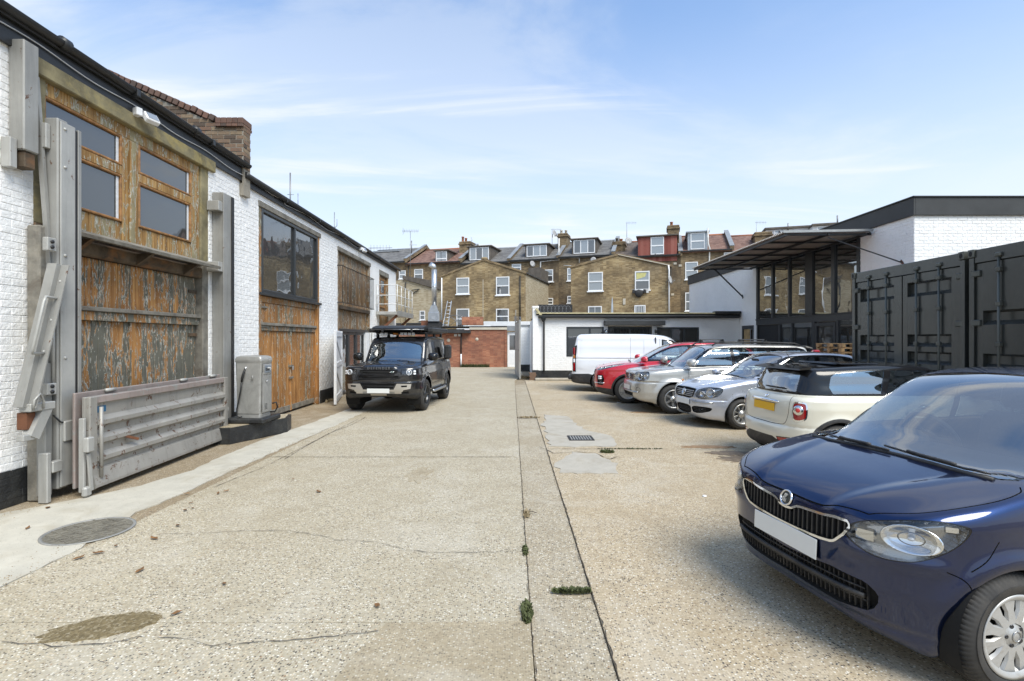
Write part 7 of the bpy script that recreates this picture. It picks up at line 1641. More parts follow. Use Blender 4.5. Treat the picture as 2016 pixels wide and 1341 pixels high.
# ---------------------------------------------------------------- dark blue hatchback, nearest the camera
def rf(sk, h, c, d, r, k, m=None, sx=1):
    d = Vector(d).normalized(); p, n = onsurf(sk, Vector(c)+d*.6, -d); reflector(h, p-d*.022, d, r, m, depth=r*.5, sx=sx)
def make_blue():
    wf, wr, Rt = 1.21, -1.21, .29
    sp = dict(low=[(1.66,.185),(1.76,.24),(1.80,.36),(1.80,.50),(1.79,.64),(1.765,.735),(1.70,.80),(1.52,.87),(1.25,.93),(1.0,.975),(.80,1.0),(.4,1.02),(-1.0,1.05),(-1.50,1.06),(-1.68,1.0),(-1.74,.80),(-1.745,.5),(-1.72,.3),(-1.62,.2),(-1.2,.18),(0,.175),(1.2,.18)],
      gh=[(1.02,.93),(.80,1.09),(.56,1.26),(.34,1.39),(.12,1.45),(-.3,1.478),(-.8,1.472),(-1.3,1.43),(-1.46,1.38),(-1.60,1.18),(-1.70,.98),(-1.6,.8),(0,.78),(.9,.8)],
      plan=[(1.80,0),(1.79,.26),(1.745,.50),(1.63,.68),(1.42,.785),(1.15,.818),(.6,.8225),(-1.1,.82),(-1.48,.78),(-1.67,.68),(-1.735,.45),(-1.745,0)],
      gplan=[(1.05,0),(1.03,.4),(.90,.635),(.5,.70),(-1.1,.705),(-1.5,.66),(-1.68,.5),(-1.72,0)],
      ins=[(.15,.07),(.28,.035),(.45,.004),(.62,0),(.78,.006),(.92,.03),(1.02,.075),(1.2,.15)], gins=[(.8,-.045),(.98,-.01),(1.2,.055),(1.42,.125),(1.55,.2)],
      flares=((wf,Rt,.345,.018,.05),(wr,Rt,.345,.018,.05)), hood_crown=.055, roof_crown=.06, sweep=(.30,.10), k1=.06, k2=.07, k3=.03)
    def extra(r, x, ay, z):
        # bonnet crease running back from the badge, shoulder line, bumper step, sill tuck
        yc = .30+.26*np.clip((1.75-x)/.9, 0, 1.2); r = r-.010*sstep(ay-yc, -.06, .04)*(1-sstep(ay-yc, .05, .28))*sstep(z, .70, .78)*sstep(x, .75, 1.0)
        r = r-.007*gauss(z-(.80+.05*(1.2-x)/2.4), .028)*sstep(ay, .6, .7)*sstep(-x, -1.1, -.8)
        r = r+.012*gauss(z-.33, .05)*sstep(ay, .6, .75)*sstep(-x, -.85, -.6)*(1-sstep(-x, .65, .85))
        r = r-.012*gauss(z-.60, .035)*sstep(x, 1.45, 1.6)*sstep(ay, .34, .5)
        r = r+.014*gauss(z-.245, .022)*sstep(x, 1.5, 1.62)
        return r
    sp['extra'] = extra; sp_bounds(sp, -1.75, 1.80, .86, .15, 1.5); sk = Skin(Body(sp), .0165)
    root = vroot('blue_hatchback', 'dark blue small hatchback nearest the camera, cut by the right edge', 3.43, 3.42, 190.5, 1.01)
    # arches
    for wx in (wf, wr): sk.side(circ(wx, Rt+.005, .314, 64), 'void', ymin=.45, nmin=-.5); 
    # glass
    scr = [(1.02,.60),(1.035,.3),(1.04,0),(1.035,-.3),(1.02,-.60),(.98,-.635),(.75,-.615),(.4,-.575),(.195,-.535),(.165,-.50),(.14,-.25),(.135,0),(.14,.25),(.165,.50),(.195,.535),(.4,.575),(.75,.615),(.98,.635)]
    fz = lambda C, N: (C[:,2] > .9) & (N[:,2] > .2) & (N[:,0] > .10) & (C[:,0] < 1.1)
    o_ = grow(scr, .022); sk.cut(o_, (1,0,0), (0,1,0), 'trim', fz); sk.cut(np.array(scr), (1,0,0), (0,1,0), 'screen', fz, ('trim',))
    sk.side([(.90,.985),(.62,1.18),(.32,1.335),(.08,1.39),(-.4,1.405),(-.9,1.395),(-1.25,1.36),(-1.42,1.18),(-1.50,1.08),(-.9,1.045),(0,1.015),(.6,.985)], 'trim', sm=3)
    sk.side([(.66,1.035),(.56,1.17),(.32,1.295),(.08,1.355),(-.28,1.368),(-.30,1.05)], 'sideglass', src=('trim','trim~')); sk.side([(-.36,1.05),(-.34,1.37),(-.9,1.36),(-1.2,1.325),(-1.36,1.12),(-1.30,1.08)], 'sideglass', src=('trim','trim~'))
    sk.cut([(-.62,1.02),(.62,1.02),(.52,1.36),(-.52,1.36)], (0,1,0), (0,0,1), 'rearglass', lambda C, N: (C[:,0] < -1.3) & (N[:,0] < -.3))
    # bonnet and grille
    gr = [(-.430,.705),(-.360,.615),(-.33,.600),(-.2,.588),(0,.583),(.2,.588),(.33,.600),(.360,.615),(.430,.705),(.42,.722),(.27,.708),(.14,.700),(.09,.693),(.05,.672),(0,.665),(-.05,.672),(-.09,.693),(-.14,.700),(-.27,.708),(-.42,.722)]
    sk.front(grow(gr, .013), 'grillring', sm=2, xmin=1.3); sk.front(gr, 'grille', sm=2, xmin=1.3, src=('grillring',))
    lw = [(-.56,.40),(-.50,.30),(0,.285),(.50,.30),(.56,.40),(.50,.455),(0,.435),(-.50,.455)]
    sk.front(lw, 'lowgrille', sm=3, xmin=1.3)
    # headlamps: rim points from the grille corner round to the wing
    hl = [(1.755,.405,.665),(1.74,.455,.735),(1.66,.59,.79),(1.56,.69,.815),(1.47,.745,.812),(1.415,.77,.79),(1.46,.765,.725),(1.55,.725,.655),(1.64,.66,.612),(1.73,.54,.605)]
    sk.diag(hl, 48, 'lampedge'); hl2 = [tuple(np.array(p)+(np.array((1.60,.62,.71))-np.array(p))*.045) for p in hl]; sk.diag(hl2, 48, 'lamp', src=('lampedge','lampedge~'))
    # bonnet edge, doors
    sk.ribbon([(1.70,-.50),(1.55,-.655),(1.30,-.735),(1.08,-.735),(1.03,-.70)], .006, 'top', zmin=.65); sk.ribbon([(1.70,.50),(1.55,.655),(1.30,.735),(1.08,.735),(1.03,.70)], .006, 'top', zmin=.65)
    sk.ribbon([(1.70,-.50),(1.745,-.25),(1.75,0),(1.745,.25),(1.70,.50)], .006, 'top', zmin=.65)
    sk.side([(.88,.92),(.86,.60),(.80,.28),(-.32,.25),(-.34,.6),(-.335,1.02),(0,1.0),(.6,.965)], 'door'); sk.ribbon([(.88,.95),(.87,.60),(.80,.27),(.3,.25),(-.31,.25),(-.34,.5),(-.34,1.04)], .007, 'side')
    sk.ribbon([(1.44,.60),(1.36,.66),(1.30,.735)], .005, 'side', nmin=.1); sk.ribbon([(1.53,.59),(1.47,.56),(1.43,.50)], .005, 'side', nmin=.1)
    B = sk.build; std_build(sk, root, p_blue)
    B('grillring', 'grille_surround', v_chrome, root, .004, rim=True); B('grille', 'grille', v_seam, root, -.045); B('lowgrille', 'lower_grille', v_seam, root, -.04)
    for t in ('', '~'):
        B('lampedge'+t, 'headlamp_edge', v_trim, root, -.001); k = -1 if t else 1
        h = B('lamp'+t, 'headlamp', g_lens, root, -.002, rim=False); B('lamp'+t, 'lamp_housing', v_lampg, h, -.06)
        rf(sk, h, (1.59, k*.63, .708), (1,k*.78,.05), .066, k, sx=1.75); MB().bbox(-.03, .0, -.05, .05, -.035, .035, .01, Matrix.Translation((1.70, k*.475, .675)) @ Matrix.Rotation(k*R(25), 4, 'Z')).build('daylight_lamp', v_lampin, h); MB().bbox(-.03, .0, -.035, .035, -.02, .025, .01, Matrix.Translation((1.455, k*.715, .765)) @ Matrix.Rotation(k*R(55), 4, 'Z')).build('side_lamp', v_lampin, h)
        p_ = MB(); 
        for i in range(5): p_.bbox(-.03, -.02, -.045+i*.018, -.032+i*.018, -.02, .02, .002, Matrix.Translation((1.61, k*.625, .70)) @ Matrix.Rotation(k*R(32), 4, 'Z'))
        p_.build('lamp_prism', v_bulb, h)
    # bars of the grille, one by one
    for i in range(25):
        y = -.405+i*.81/24; zb, zt = np.interp(abs(y), [0,.2,.33,.36,.435], [.583,.588,.60,.615,.71]), np.interp(abs(y), [0,.05,.09,.27,.43], [.665,.672,.693,.708,.722])
        p, _ = onsurf(sk, (3, y, (zb+zt)/2), (-1,0,0)); MB().bar((p.x-.012, y, zb), (p.x-.016, y, zt), .010, .020, (1,0,0)).build('grille_bar', v_plas, root)
    for z in (.405, .372, .34): MB().tube([onsurf(sk, (3, y, z), (-1,0,0), -.018)[0] for y in np.linspace(-.5, .5, 11)], .005, 5).build('lower_grille_bar', v_plas, root)
    MB().tube([onsurf(sk, (3, y, .375), (-1,0,0), -.001)[0] for y in np.linspace(-.50, .50, 15)], .014, 8).build('lower_bar', v_plas, root)
    for i in range(36): y = -.5+i/35; p, _ = onsurf(sk, (3, y, .36), (-1,0,0), -.024); MB().bar((p.x, y, .30), (p.x+.005, y, .44), .005, .012, (1,0,0)).build('lower_grille_fin', v_plas, root)
    plate(root, *(onsurf(sk, (3, 0, .515), (-1,0,0), .010)[0]), v_plate_w, tilt=R(-3))
    b_, T = badge(root, sk, (3, 0, .722), (-1,0,.0), .048, simple('badge_dark', (.03,.035,.03), .3, coord='obj'))
    w = MB()
    for a in (60, 85, 110): T2 = T @ Matrix.Rotation(R(a-90), 4, 'Z'); w.prism([(-.022,-.020),(-.006,-.020),(.004,.026),(-.004,.026)], .004, .008, T2)
    w.prism([(-.004,-.028),(.010,-.028),(.006,.0)], .004, .008, T); w.build('winged_arrow', v_chrome, b_)
    for wx, y_, nm in ((wf,.725,'f'),(wr,.725,'r')):
        for k in (1,-1): wheel(root, wx, k*y_, Rt, .188, .175, ('cov','cover',11), (v_cap, v_seam), n=72, detail=(wx > 0 and k > 0))
        well(root, wx, Rt, .317, .80, .52)
    mirror(root, .80, .80, 1.02, p_blue, .95, ks=(1,))
    wiper(root, sk, [(1.045,.56),(1.04,.2),(1.0,-.10)], lift=.022); wiper(root, sk, [(1.06,.02),(1.05,-.30),(.99,-.58)], lift=.022)
    cowl = [(1.055,y) for y in np.linspace(-.6,.6,9)]; P = [onsurf(sk, (x-.0*y*y, y, 3), (0,0,-1), .001)[0] for x, y in cowl]; MB().tube(P, .014, 6).build('cowl_strip', v_plas, root)
    cabin(root, .70, .72, 1.0, -.32, .52, [-.32], v_in, rear=-1.15, xr=-1.5)
    T = Matrix.Translation((.36, .0, 1.335)); MB().bbox(-.012, .012, -.115, .115, -.035, .035, .012, T).build('rear_view_mirror', v_dash, root)
    handle(root, sk, -.30, .86, p_blue, .17); badge(root, sk, (1.45, 3, .62), (0,-1,0), .0, ring=False) if False else None
    tl = [(-1.70,.62,.72),(-1.72,.60,1.0),(-1.62,.70,1.02),(-1.60,.74,.75)]
    MB().bbox(-1.75, -1.66, .50, .70, .7, 1.0, .02).build('tail_lamp', v_red, root); MB().bbox(-1.75, -1.66, -.70, -.50, .7, 1.0, .02).build('tail_lamp', v_red, root)
    return root
make_blue()

def glass_top(sk, scr, lo=.9, x0=-3, x1=3, nx=.1, tag_='screen', sgn=1, mg=.022):
    fz = lambda C, N: (C[:,2] > lo) & (N[:,2] > .12) & (N[:,0]*sgn > nx) & (C[:,0] < x1) & (C[:,0] > x0)
    sk.cut(grow(scr, mg), (1,0,0), (0,1,0), 'trim', fz); sk.cut(np.array(scr), (1,0,0), (0,1,0), tag_, fz, ('trim',))
def scr_poly(xb, xt, yb, yt, bow=.02):
    L_ = [(xb, yb*.96), (xb+bow, yb*.5), (xb+bow*1.3, 0), (xb+bow, -yb*.5), (xb, -yb*.96), (xb-.03, -yb), (xt+.04, -yt), (xt, -yt*.93), (xt-bow, -yt*.5), (xt-bow, 0), (xt-bow, yt*.5), (xt, yt*.93), (xt+.04, yt), (xb-.03, yb)]
    return L_
def lamp(sk, root, pts, az, cen, refs, edge=True, housing=None, depth=-.05, lens=None, name='headlamp', shr=.05, sm=5):
    if edge: sk.diag(pts, az, name+'e', sm=sm); p2 = [tuple(np.array(p)+(np.array(cen)-np.array(p))*shr) for p in pts]; sk.diag(p2, az, name, src=(name+'e', name+'e~'), sm=sm)
    else: sk.diag(pts, az, name, sm=sm)
    def fin():
        for t in ('', '~'):
            k = -1 if t else 1
            if edge: sk.build(name+'e'+t, name+'_edge', v_trim, root, -.001)
            h = sk.build(name+t, name, lens or g_lens, root, -.002, rim=False)
            if not h: continue
            sk.build(name+t, 'lamp_housing', housing or v_lampg, h, depth)
            for (x, y, z, dx, dy, r, m) in refs: rf(sk, h, (x, k*y, z), (dx, k*dy, 0), r, k, m)
    return fin
def tyres(root, wf, wr, Rt, Rr, wd, ty, style, mats, Ra, yo, n=64, steer=0, det=False):
    for wx in (wf, wr):
        for k in (1, -1): wheel(root, wx, k*ty, Rt, Rr, wd, style, mats, n=n, steer=steer if wx > 0 else 0, detail=det and wx > 0)
        well(root, wx, Rt, Ra, yo, yo-.34)
def roofbars(root, pts, zoff=0):
    for k in (1, -1): MB().tube([(x, k*y, z) for x, y, z in pts], .016, 8).build('roof_rail', v_trim, root)

# ---------------------------------------------------------------- cream three-door with black roof, tail towards the yard
def make_cream():
    wf, wr, Rt = 1.233, -1.233, .31
    sp = dict(low=[(1.72,.2),(1.85,.3),(1.89,.5),(1.86,.68),(1.72,.80),(1.4,.88),(1.0,.94),(.6,.965),(-1.2,.985),(-1.60,.985),(-1.70,.965),(-1.755,.88),(-1.78,.70),(-1.79,.585),(-1.85,.545),(-1.875,.42),(-1.85,.28),(-1.75,.2),(-1.5,.18),(0,.17)],
      gh=[(.98,.9),(.70,1.12),(.42,1.33),(.25,1.385),(-.2,1.407),(-.9,1.39),(-1.35,1.365),(-1.50,1.345),(-1.58,1.22),(-1.685,.98),(-1.6,.8),(0,.75)],
      plan=[(1.89,0),(1.86,.4),(1.72,.66),(1.4,.80),(.8,.84),(-1.0,.842),(-1.40,.82),(-1.66,.72),(-1.80,.50),(-1.86,.25),(-1.875,0)], gplan=[(1.0,0),(.97,.45),(.8,.64),(.3,.70),(-1.0,.705),(-1.40,.67),(-1.60,.55),(-1.70,.3),(-1.72,0)],
      ins=[(.15,.08),(.28,.03),(.45,.0),(.6,.008),(.8,.012),(.92,.03),(1.0,.07),(1.2,.15)], gins=[(.8,-.05),(.98,-.02),(1.2,.05),(1.36,.10),(1.45,.16)], flares=((wf,Rt,.36,.02,.06),(wr,Rt,.36,.02,.06)), sweep=(.30,.22), k1=.09, k2=.08, k3=.02)
    def extra(r, x, ay, z):
        r = r+.010*gauss(z-.575, .014)*sstep(-x, 1.45, 1.6); return r+.007*gauss(z-.99, .012)*sstep(-x, -.9, -.6)
    sp['extra'] = extra; sp_bounds(sp, -1.88, 1.89, .87, .14, 1.43); sk = Skin(Body(sp), .022)
    root = vroot('cream_hatchback', 'cream three door hatchback with black roof and yellow rear plate', 5.29, 7.30, 3.6, .97)
    for wx in (wf, wr): sk.side(circ(wx, Rt+.005, .345, 56), 'void', ymin=.45, nmin=-.5); sk.side(circ(wx, Rt+.005, .395, 56), 'clad', ymin=.45, nmin=-.1)
    sk.side([(-1.9,.0),(1.9,.0),(1.9,.235),(-1.9,.235)], 'clad', ymin=.2, nmin=-.3); sk.front([(-.9,.0),(.9,.0),(.9,.27),(.55,.30),(.3,.40),(-.3,.40),(-.55,.30),(-.9,.27)], 'clad', xs=-1, xmin=1.4, nmin=-.2)
    # everything above the waist is black: pillars, roof, then glass
    allz = lambda C, N: (C[:,2] > .9)
    sk.cut([(-2,.995),(2,.98),(2,1.6),(-2,1.6)], (1,0,0), (0,0,1), 'trim', allz)
    sk.side([(.72,1.01),(.55,1.16),(.40,1.29),(.30,1.315),(.05,1.325),(-.36,1.325),(-.50,1.02)], 'sideglass', src=('trim',), ymin=.3); sk.side([(-.58,1.02),(-.46,1.325),(-.9,1.31),(-1.14,1.29),(-1.22,1.24),(-1.27,1.10),(-1.24,1.02)], 'sideglass', src=('trim',), ymin=.3)
    sk.cut([(-.49,1.035),(-.44,1.02),(.44,1.02),(.49,1.035),(.44,1.25),(.40,1.29),(-.40,1.29),(-.44,1.25)], (0,1,0), (0,0,1), 'rearglass', lambda C, N: (C[:,0] < -1.2) & (N[:,0] < -.3), ('trim',))
    glass_top(sk, scr_poly(.86, .33, .62, .53), .95, 0, 1.2)
    sk.cut(np.array(scr_poly(.86, .33, .62, .53)), (1,0,0), (0,1,0), 'screen', lambda C, N: (C[:,2] > .98) & (N[:,0] > .1) & (C[:,0] > .2), ('trim',))
    # tail lamps, tailgate, bumper seams
    tlp = [(-1.72,.60,.885),(-1.70,.62,.905),(-1.63,.71,.905),(-1.61,.725,.885),(-1.625,.74,.70),(-1.66,.73,.67),(-1.72,.67,.65),(-1.74,.63,.665)]
    sk.diag(tlp, 180-40, 'tailring', sm=5, nmin=.1); t2 = [tuple(np.array(p)+(np.array((-1.69,.66,.78))-np.array(p))*.13) for p in tlp]; sk.diag(t2, 180-40, 'taillamp', src=('tailring','tailring~'), sm=5, nmin=.1)
    sk.ribbon([(-.53,.98),(-.54,.75),(-.48,.60),(-.35,.575),(0,.57),(.35,.575),(.48,.60),(.54,.75),(.53,.98)], .007, 'front', xs=-1, xmin=1.2)
    fog = lambda s_: [(s_*.38,.40),(s_*.60,.415),(s_*.61,.36),(s_*.40,.345)]
    for s_ in (1, -1): sk.front(grow(fog(s_), .012), 'clad2', xs=-1, xmin=1.3); sk.front(fog(s_), 'fog%d' % s_, xs=-1, xmin=1.3, src=('clad2',))
    sk.side([(.92,.94),(.90,.60),(.82,.26),(-.30,.25),(-.33,.6),(-.28,.99),(.3,.97)], 'door'); sk.ribbon([(.94,.96),(.90,.60),(.82,.26),(.3,.25),(-.30,.25),(-.34,.6),(-.28,1.0)], .007, 'side')
    B = sk.build; std_build(sk, root, p_cream, side=g_screen, rear=g_screen); [B('fog%d' % s_, 'rear_fog_lamp', v_red, root, -.006) for s_ in (1, -1)]
    for t in ('', '~'):
        k = -1 if t else 1; B('tailring'+t, 'lamp_surround', v_chrome, root, .003, rim=True); l_ = B('taillamp'+t, 'tail_lamp', v_red, root, .0)
        c, n = onsurf(sk, (-2.4, k*1.25, .80), (.75,-k*.62,0)); T = Matrix.Translation(c) @ n.to_track_quat('Z','Y').to_matrix().to_4x4()
        MB().lathe([(.066,.0),(.062,.010),(.030,.012)], 26, T).build('indicator_ring', v_lampin, l_); MB().lathe([(.030,.010),(.026,.014),(0,.016)], 20, T).build('stop_light', v_redp, l_)
    p, n = onsurf(sk, (-3, 0, .79), (1,0,0), .008); plate(root, *p, v_plate_y, tilt=R(4), xs=-1)
    hb = MB(); P = [onsurf(sk, (-3, y, .872), (1,0,0), .012+.018*(1-abs(y)/.34))[0] for y in np.linspace(-.34, .34, 13)]; hb.tube(P, [.008]+[.022]*11+[.008], 8); hb.build('chrome_boot_handle', v_chrome, root)
    badge(root, sk, (-3, 0, .935), (1,0,0), .032, v_chrome, ring=True)
    for k in (1,-1): badge(root, sk, (-3, k*.0+.0, .0), (1,0,0), .01) if False else None
    # spoiler, aerial, roof rails of light, wiper
    MB().prism([(-1.42,1.375),(-1.60,1.345),(-1.61,1.325),(-1.45,1.335)], -.56, .56, Mxz).build('roof_spoiler', v_trim, root, auto=50)
    b = MB(); b.tube([(-1.30,0,1.385),(-1.38,0,1.46),(-1.44,0,1.55)], [.012,.007,.004], 6); b.bbox(-1.36, -1.25, -.02, .02, 1.37, 1.40, .01); b.build('roof_aerial', v_plas, root)
    b = MB(); P = []
    for y in np.linspace(-.30, .12, 9): h, n = sk.hit((-3, y, 1.06+.0*y), (1,0,0)); P.append(h+n*.015)
    b.tube(P, .010, 6); b.build('rear_wiper', v_plas, root)
    b = MB(); [b.tube([(x, y, 1.395+.012*1) for y in np.linspace(-.45, .45, 7)], .012, 5) for x in (-.95,)]; b.build('sunroof_edge', v_trim, root)
    MB().bbox(-1.0, -.35, -.40, .40, 1.39, 1.408, .008).build('glass_sunroof', v_trim, root)
    tyres(root, wf, wr, Rt, .20, .19, .745, ('open','multi',8), (v_alloy, v_seam), .348, .82)
    mirror(root, .72, .82, 1.03, v_trim, .9); handle(root, sk, -.16, .85, v_chrome, .15); handle(root, sk, -.16, .85, v_chrome, .15) if False else None
    cabin(root, .68, .70, .95, -.30, .50, [-.30], v_in_l, rear=-1.15, xr=-1.4)
    lampf = [(1.80,.48,.74),(1.70,.62,.80),(1.62,.68,.72),(1.74,.60,.62),(1.82,.50,.64)]
    return root
make_cream()

# ---------------------------------------------------------------- silver hatchback
def make_silver():
    wf, wr, Rt = 1.23, -1.23, .292
    sp = dict(low=[(1.86,.19),(1.98,.23),(2.035,.34),(2.045,.48),(2.025,.60),(1.985,.70),(1.90,.775),(1.6,.87),(1.25,.94),(.95,.985),(.4,1.0),(-1.2,1.04),(-1.6,1.03),(-1.8,.95),(-1.86,.7),(-1.85,.35),(-1.75,.2),(0,.18)],
      gh=[(1.06,.93),(.78,1.10),(.46,1.28),(.18,1.405),(-.1,1.452),(-.7,1.467),(-1.2,1.44),(-1.45,1.39),(-1.65,1.15),(-1.78,.98),(-1.6,.8),(.9,.8)],
      plan=[(2.045,0),(2.03,.28),(1.97,.50),(1.84,.68),(1.6,.78),(1.2,.82),(-1.1,.825),(-1.55,.79),(-1.75,.70),(-1.85,.45),(-1.87,0)], gplan=[(1.08,0),(1.05,.45),(.9,.64),(.4,.71),(-1.2,.70),(-1.5,.66),(-1.7,.5),(-1.78,0)],
      ins=[(.15,.07),(.28,.03),(.45,0),(.65,.0),(.85,.012),(.95,.03),(1.05,.075),(1.2,.15)], gins=[(.8,-.045),(.98,-.01),(1.2,.055),(1.42,.13),(1.55,.2)], flares=((wf,Rt,.345,.014,.05),(wr,Rt,.345,.014,.05)), hood_crown=.06, sweep=(.28,.15), k1=.08, k2=.07, k3=.02)
    def extra(r, x, ay, z):
        yc = .28+.34*np.clip((1.95-x)/.9, 0, 1.2); r = r-.012*sstep(ay-yc, -.06, .03)*(1-sstep(ay-yc, .04, .22))*sstep(z, .62, .72)*sstep(x, .95, 1.2)
        return r+.008*gauss(z-.555, .012)*sstep(x, 1.5, 1.6)-.006*gauss(z-.52, .02)*sstep(ay,.6,.7)*(np.abs(x)<.85)
    sp['extra'] = extra; sp_bounds(sp, -1.87, 2.05, .85, .15, 1.5); sk = Skin(Body(sp), .022)
    root = vroot('silver_hatchback', 'pale silver hatchback with winged bonnet between cream and estate cars', 5.40, 10.50, 188.5, .98)
    for wx in (wf, wr): sk.side(circ(wx, Rt+.005, .335, 56), 'void', ymin=.45, nmin=-.5)
    glass_top(sk, scr_poly(1.00, .17, .62, .53), .93, 0, 1.2)
    sk.side([(.86,1.0),(.52,1.20),(.20,1.36),(.0,1.395),(-.6,1.41),(-1.1,1.385),(-1.35,1.32),(-1.52,1.10),(-1.3,1.065),(0,1.03)], 'trim', sm=3)
    sk.side([(.68,1.03),(.46,1.19),(.20,1.315),(.02,1.362),(-.20,1.37),(-.22,1.05)], 'sideglass', src=('trim','trim~')); sk.side([(-.29,1.055),(-.27,1.37),(-.60,1.375),(-.90,1.365),(-.95,1.08)], 'sideglass', src=('trim','trim~')); sk.side([(-1.0,1.09),(-.96,1.36),(-1.1,1.35),(-1.28,1.28),(-1.42,1.10)], 'sideglass', src=('trim','trim~'))
    # grille band, badge, lower grilles, lamps
    gr = [(-.40,.735),(-.33,.585),(0,.565),(.33,.585),(.40,.735),(.2,.752),(0,.757),(-.2,.752)]; sk.front(grow(gr,.010), 'grillring', sm=3, xmin=1.5); sk.front(gr, 'grille', sm=3, xmin=1.5, src=('grillring',))
    sk.front([(-.28,.40),(-.25,.27),(.25,.27),(.28,.40)], 'lowgrille', xmin=1.4, sm=3); sk.front([(.32,.39),(.34,.29),(.66,.33),(.70,.40),(.60,.42)], 'lowgrille', xmin=1.2, sm=3, both=True)
    fin = lamp(sk, root, [(1.97,.42,.62),(1.96,.44,.72),(1.87,.60,.79),(1.72,.71,.80),(1.60,.76,.78),(1.62,.765,.70),(1.72,.74,.62),(1.86,.63,.575),(1.95,.50,.575)], 45, (1.82,.64,.68), [(1.80,.67,.69,1,.55,.085,None),(1.90,.545,.66,1,.3,.055,None)], edge=True, housing=v_lampg)
    sk.ribbon([(1.90,-.42),(1.75,-.60),(1.45,-.73),(1.10,-.735)], .006, 'top', zmin=.65); sk.ribbon([(1.90,.42),(1.75,.60),(1.45,.73),(1.10,.735)], .006, 'top', zmin=.65)
    for xs in ([(.86,.97),(.86,.60),(.78,.27),(-.20,.25),(-.23,.6),(-.225,1.04)], [(-.24,1.05),(-.25,.5),(-.24,.25),(-.78,.25),(-.86,.45),(-1.0,.70),(-1.02,1.07)]): sk.ribbon(xs, .006, 'side')
    B = sk.build; std_build(sk, root, p_silver, side=g_side); B('grillring', 'grille_surround', v_satin, root, .002, rim=True); B('grille', 'grille', v_seam, root, -.03); B(('lowgrille','lowgrille~'), 'lower_grille', v_seam, root, -.03); fin()
    for z in (.60, .635, .67, .705): MB().tube([onsurf(sk, (3, y, z), (-1,0,0), -.006)[0] for y in np.linspace(-.31-(z-.6)*.3, .31+(z-.6)*.3, 9)], .009, 6).build('grille_bar', v_satin, root)
    for z in (.30, .33, .36): MB().tube([onsurf(sk, (3, y, z), (-1,0,0), -.012)[0] for y in np.linspace(-.24, .24, 7)], .006, 5).build('lower_grille_bar', v_plas, root); [MB().tube([onsurf(sk, (3, k*y, z+.02), (-1,0,0), -.012)[0] for y in np.linspace(.36, .62, 5)], .006, 5).build('lower_grille_bar', v_plas, root) for k in (1,-1)]
    b_, T = badge(root, sk, (3, 0, .665), (-1,0,0), .066, v_trim, lift=.008); w = MB()
    for a, c in (((-.036,.038),(-.010,-.044)), ((-.010,-.044),(.0,-.012)), ((.0,-.012),(.010,-.044)), ((.010,-.044),(.036,.038)), ((-.016,.046),(.0,.006)), ((.0,.006),(.016,.046))): w.bar(T @ Vector((c[0]*0+a[0], a[1], .008)), T @ Vector((c[0], c[1], .008)), .009, .006)
    w.build('badge_letters', v_chrome, b_)
    for k in (1,-1): MB().tube([onsurf(sk, (3, k*y, .50+.01*(y-.4)), (-1,0,0), .004)[0] for y in np.linspace(.36, .72, 7)], .014, 6).build('bumper_strip', v_satin, root)
    for k in (1,-1): p, n = onsurf(sk, (3, k*.54, .355), (-1,0,0), -.01); reflector(root, p, n, .045, v_lampd, 'fog_lamp')
    p, n = onsurf(sk, (3, 0, .485), (-1,0,0), .010); plate(root, *p, v_plate_w, tilt=R(-4))
    tyres(root, wf, wr, Rt, .19, .185, .735, ('open','multi',9), (v_alloy, v_seam), .338, .80)
    mirror(root, .80, .80, 1.0, p_silver, .95); handle(root, sk, -.18, .86, p_silver, .16); wiper(root, sk, [(1.05,.56),(1.04,.2),(1.0,-.10)]); wiper(root, sk, [(1.06,.02),(1.04,-.30),(.98,-.58)])
    cabin(root, .70, .72, 1.0, -.32, .52, [-.32], v_in, rear=-1.1, xr=-1.4); MB().bbox(.40, .43, -.11, .11, 1.27, 1.33, .012).build('rear_view_mirror', v_dash, root)
    MB().bbox(-1.84, -1.72, .58, .74, .72, .98, .02).build('tail_lamp', v_red, root); MB().bbox(-1.84, -1.72, -.74, -.58, .72, .98, .02).build('tail_lamp', v_red, root)
    return root
make_silver()

